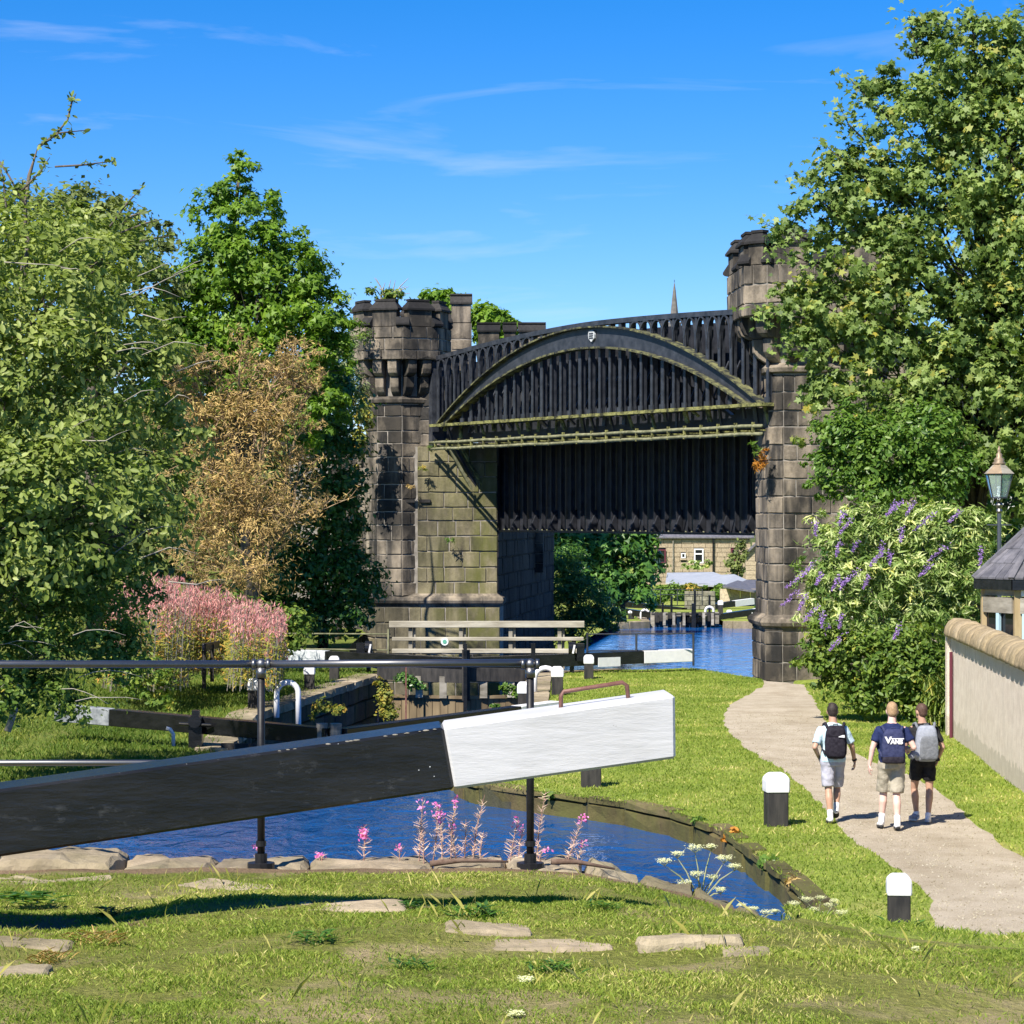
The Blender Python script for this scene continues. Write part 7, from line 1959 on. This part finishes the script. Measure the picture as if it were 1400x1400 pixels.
def rucksack(T, label, c, size, m, m2, parts, lean=.0):
    "bag on the back: rounded body, pocket, straps, grab handle; c = centre in figure space"
    c = Vector(c); w, d, h = size
    t = thing('backpack', label, 'backpack', T(c + Vector((0, 0, -h / 2))))
    def shape(cc, w, d, h, e=.6, top=1.0):
        vs, fs = [], []; n, mrings = 20, 12
        for i in range(mrings + 1):
            ph = -math.pi / 2 + math.pi * i / mrings; cz, sz = math.cos(ph), math.sin(ph)
            for k in range(n):
                a = 2 * math.pi * k / n; ca, sa = math.cos(a), math.sin(a)
                pw = lambda v, q: math.copysign(abs(v) ** q, v)
                z = pw(sz, e); tw = 1 - (1 - top) * max(0, z)
                vs.append(Vector(cc) + Vector((w / 2 * pw(cz, e * .55) * pw(ca, e) * tw, d / 2 * pw(cz, e) * pw(sa, e) - lean * z, h / 2 * z)))
        fs = [(i * n + k, i * n + (k + 1) % n, (i + 1) * n + (k + 1) % n, (i + 1) * n + k) for i in range(mrings) for k in range(n)]
        return vs, fs
    def add(name, vs, fs, m, smooth=True, parent=None):
        g = MB(); g.add([T(v) for v in vs], fs); return obj(name, g, m, parent or t, smooth=smooth)
    add('bag', *shape(c, w, d, h, .62, .86), m)
    for (nm, off, sz, mm) in parts:
        add(nm, *shape(c + Vector(off), *sz, .5, .92), mm)
    for s in (-1, 1):
        g = MB(); pts = [c + Vector((s * w * .33, d * .3, h * .38)), c + Vector((s * w * .42, d * .45 + .05, h * .5 + .02)), c + Vector((s * w * .46, d * .5 + .13, h * .5 - .0)), c + Vector((s * w * .52, d * .5 + .22, h * .25)), c + Vector((s * w * .55, d * .5 + .2, -.05)), c + Vector((s * w * .45, d * .4, -h * .36))]
        g.tube([T(p) for p in pts], .022, 8); obj('strap', g, m2, t, smooth=True)
    g = MB(); g.tube([T(c + Vector((-.035, d * .2, h * .47))), T(c + Vector((-.03, d * .2, h * .52))), T(c + Vector((.03, d * .2, h * .52))), T(c + Vector((.035, d * .2, h * .47)))], .008, 6); obj('grab_handle', g, m2, t, smooth=True)
    return t

def cloth(name, c1, c2, sc=14, b=.5): return simple(name, c1, c2, sc, .85, .15, bump=b, bscale=16, bdist=.03)
M['skin_a'] = simple('tanned_skin', (.40, .235, .16), (.48, .29, .205), 12, .5, .35)
M['skin_b'] = simple('fair_pink_skin', (.60, .375, .31), (.68, .45, .385), 12, .5, .35)
M['eye'] = simple('dark_eye', (.03, .025, .02), None, rough=.2)
M['lip'] = simple('lip_pink', (.42, .17, .14), None, rough=.5)
M['hair_dark'] = simple('dark_brown_hair', (.018, .012, .009), (.045, .032, .025), 60, .6, .4, bump=.6, bscale=120)
M['hair_blond'] = simple('sandy_blond_hair', (.26, .16, .08), (.40, .27, .15), 60, .6, .4, bump=.6, bscale=120)
M['hair_brown'] = simple('brown_hair', (.055, .028, .018), (.11, .06, .04), 60, .6, .4, bump=.6, bscale=120)
M['sky_cloth'] = cloth('light_blue_cotton', (.42, .56, .64), (.50, .63, .70))
M['lav_cloth'] = cloth('grey_lavender_cotton', (.33, .33, .39), (.41, .41, .47))
M['navy_cloth'] = cloth('navy_cotton', (.012, .018, .065), (.02, .03, .09))
M['khaki_cloth'] = cloth('khaki_cotton', (.30, .27, .21), (.39, .355, .285))
M['black_cloth'] = cloth('black_cotton', (.012, .012, .013), (.025, .025, .027))
M['bag_black'] = cloth('black_nylon', (.012, .010, .016), (.028, .025, .034), 20)
M['bag_navy'] = cloth('navy_drawstring_cloth', (.028, .034, .085), (.045, .052, .115), 20)
M['bag_grey'] = cloth('grey_ripstop', (.13, .14, .155), (.18, .19, .21), 20)
M['bag_lt'] = cloth('light_grey_ripstop', (.24, .26, .31), (.31, .33, .38), 20)
M['sockw'] = simple('white_sock', (.74, .74, .78), None, rough=.9)
M['shoew'] = simple('white_trainer', (.62, .62, .62), (.74, .74, .74), 30, .6)
M['shoeg'] = simple('grey_trainer', (.2, .21, .26), (.32, .33, .38), 30, .6)
M['solew'] = simple('pale_sole', (.6, .58, .55), None, rough=.6)
M['soled'] = simple('dark_sole', (.03, .03, .03), None, rough=.7)

def gait(fx=0, **k): return k
# figure A, light blue shirt: standing on the trailing left foot, right leg swinging ahead, left hand in pocket
JA = dict(head=(-.005, .04, 1.655), chest=(0, .0, 1.40), hip=(0, 0, .97), shL=(-.178, -.0, 1.385), shR=(.178, .0, 1.385), elL=(-.285, -.12, 1.13), wrL=(-.205, .08, .97), hdL=(.3, .5, -.7), pnL=(.8, -.3, .2), curlL=.5,
          elR=(.285, .02, 1.13), wrR=(.335, .12, .90), hdR=(.05, .12, -1), pnR=(-1, .2, 0), curlR=.7,
          hpL=(-.09, 0, .91), hpR=(.09, .02, .91), knL=(-.075, -.05, .50), anL=(-.06, -.17, .095), heelL=(-.06, -.22, .025), toeL=(-.07, .05, .012), knR=(.08, .18, .50), anR=(.05, .02, .20), heelR=(.05, -.04, .17), toeR=(.055, .17, .05), short=.9, sleeve=.8, hem=-.07)
pA = G(1141, 1127, .0)
tA, TA = person('person in light blue t-shirt and grey shorts with a hand in the pocket', (pA.x, pA.y + .18, z_right(pA.x, pA.y)), 1.77, JA, 0, dict(skin=M['skin_a'], hair=M['hair_dark'], shirt=M['sky_cloth'], shorts=M['lav_cloth'], sockm=M['sockw'], shoeL=M['shoew'], shoeR=M['shoew'], sole=M['soled'], quiff=True))
g = MB(); w_ = Vector(JA['wrR']).lerp(Vector(JA['elR']), .12); dd = (Vector(JA['wrR']) - Vector(JA['elR'])).normalized()
g.tube([TA(w_ - dd * .014), TA(w_ + dd * .014)], .034, 14); g.box(TA(w_ + Vector((.032, 0, 0))), (.012, .03, .03)); tag(obj('wristwatch', g, M['bag_black']), 'dark watch on the wrist of the walker in light blue', 'watch')
bag = rucksack(TA, 'black backpack with small white patch on the walker in light blue', (.015, -.215, 1.215), (.33, .19, .50), M['bag_black'], M['bag_black'], [('front_pocket', (0, -.075, -.07), (.27, .08, .30), M['bag_black']), ('top_pocket', (0, -.06, .14), (.25, .08, .14), M['bag_black'])])
g = MB(); prof = [(-.045, -.012), (.045, -.02), (.045, .018), (.02, .02), (-.01, .01), (-.04, -.002)]
g.extrude(prof, TA(Vector((.085, -.337, 1.31))), (1, 0, 0), (0, 0, 1), (0, 1, 0), .008); obj('patch', g, M['white_cap'], bag)

# figure B, navy shirt
JB = dict(head=(.01, .04, 1.655), chest=(0, .0, 1.40), hip=(0, 0, .97), shL=(-.184, -.0, 1.385), shR=(.184, .0, 1.385), elL=(-.275, -.04, 1.13), wrL=(-.315, -.02, .90), hdL=(-.02, .1, -1), pnL=(1, .2, 0), curlL=.45,
          elR=(.30, -.06, 1.15), wrR=(.27, .17, 1.10), hdR=(-.1, 1, .1), pnR=(-1, 0, 0), curlR=1.2,
          hpL=(-.095, 0, .91), hpR=(.095, .0, .91), knL=(-.10, .12, .51), anL=(-.13, .09, .11), heelL=(-.135, .03, .03), toeL=(-.14, .30, .015), knR=(.06, -.04, .49), anR=(.05, -.20, .11), heelR=(.05, -.26, .05), toeR=(.06, .0, .012), short=.94, sleeve=.62, hem=-.04)
pB = G(1227, 1138, .0)
tB, TB = person('person with sandy hair in navy t-shirt and khaki shorts walking in the middle', (pB.x - .05, pB.y + .22, z_right(pB.x, pB.y)), 1.84, JB, 0, dict(skin=M['skin_b'], hair=M['hair_blond'], shirt=M['navy_cloth'], shorts=M['khaki_cloth'], sockm=M['sockw'], shoeL=M['shoew'], shoeR=M['shoew'], sole=M['soled'], flare=.012))
bag = rucksack(TB, 'navy drawstring bag with white lettering on the middle walker', (-.005, -.20, 1.19), (.33, .13, .46), M['bag_navy'], M['bag_navy'], [('bottom_panel', (0, -.02, -.20), (.32, .12, .10), M['bag_black'])])
def text_obj(name, body, loc, size, m, parent, wide=1.0, bold=.0, shear=0.0, depth=.003):
    cu = bpy.data.curves.new(name, 'FONT'); cu.body = body; cu.size = size; cu.extrude = depth; cu.offset = bold; cu.align_x = 'CENTER'; cu.align_y = 'CENTER'; cu.shear = shear
    o = bpy.data.objects.new('tmp_text', cu); C.objects.link(o)
    dg = bpy.context.evaluated_depsgraph_get(); me = bpy.data.meshes.new_from_object(o.evaluated_get(dg), depsgraph=dg)
    bpy.data.objects.remove(o); me.name = name; me.materials.clear(); me.materials.append(m)
    return put(name, me, parent, Matrix.Translation(Vector(loc)) @ Matrix.Rotation(R(90), 4, 'X') @ Matrix.Diagonal((wide, 1, 1, 1)))
lt = TB(Vector((-.005, -.272, 1.255)))
text_obj('lettering', 'V', lt + Vector((-.085, 0, .012)), .125, M['white_cap'], bag, 1.15, .006)
text_obj('lettering', 'ANS', lt + Vector((.035, 0, -.012)), .085, M['white_cap'], bag, 1.05, .006)
g = MB(); g.box(lt + Vector((.045, 0, .036)), (.19, .006, .014)); obj('lettering_bar', g, M['white_cap'], bag)
cj = MB(); c0 = TB(Vector((.30, .26, 1.10))); cj.ball(c0, (.05, .045, .04), 12, 8)
# grey garment bundle held at the side
g = MB(); rr = random.Random(2)
for q in range(9): g.ball(TB(Vector((.32 + rr.uniform(-.05, .07), .16 + rr.uniform(-.05, .05), 1.02 + rr.uniform(-.05, .04)))), (rr.uniform(.035, .055),) * 3, 10, 7)
gb_ = thing('bundled_jacket', 'crumpled grey garment held beside the middle walker', 'jacket', TB(Vector((.32, .16, .97))))
remesh(g, 'cloth', M['bag_lt'], gb_, .014, 3)

# figure C, black shirt
JC = dict(head=(-.02, .03, 1.655), chest=(0, .0, 1.40), hip=(0, 0, .97), shL=(-.178, -.0, 1.385), shR=(.178, .0, 1.385), elL=(-.25, .05, 1.14), wrL=(-.2, .24, 1.03), hdL=(.2, 1, 0), pnL=(1, 0, 0),
          elR=(.285, -.05, 1.13), wrR=(.24, .10, .93), hdR=(-.1, .6, -.7), pnR=(-1, .2, 0), curlR=.7,
          hpL=(-.09, 0, .91), hpR=(.09, .0, .91), knL=(-.11, .12, .50), anL=(-.075, .12, .10), heelL=(-.09, .06, .025), toeL=(-.15, .31, .012), knR=(.10, -.0, .49), anR=(.06, -.12, .10), heelR=(.06, -.18, .03), toeR=(.08, .09, .012), short=.66, sleeve=.72, hem=-.03)
pC = G(1264, 1128, .0)
tC, TC = person('person with brown hair in black t-shirt and short black shorts walking nearest the wall', (pC.x, pC.y + .16, z_right(pC.x, pC.y)), 1.76, JC, 0, dict(skin=M['skin_a'], hair=M['hair_brown'], shirt=M['black_cloth'], shorts=M['black_cloth'], sockm=M['sockw'], sock=.08, shoeL=M['shoeg'], shoeR=M['shoew'], sole=M['solew']), 28)
rucksack(TC, 'two tone grey backpack on the walker dressed in black', (.02, -.235, 1.20), (.34, .22, .54), M['bag_lt'], M['bag_grey'], [('front_pocket', (.025, -.085, -.06), (.28, .09, .36), M['bag_grey']), ('hip_belt', (0, .12, -.24), (.42, .30, .07), M['bag_black'])])
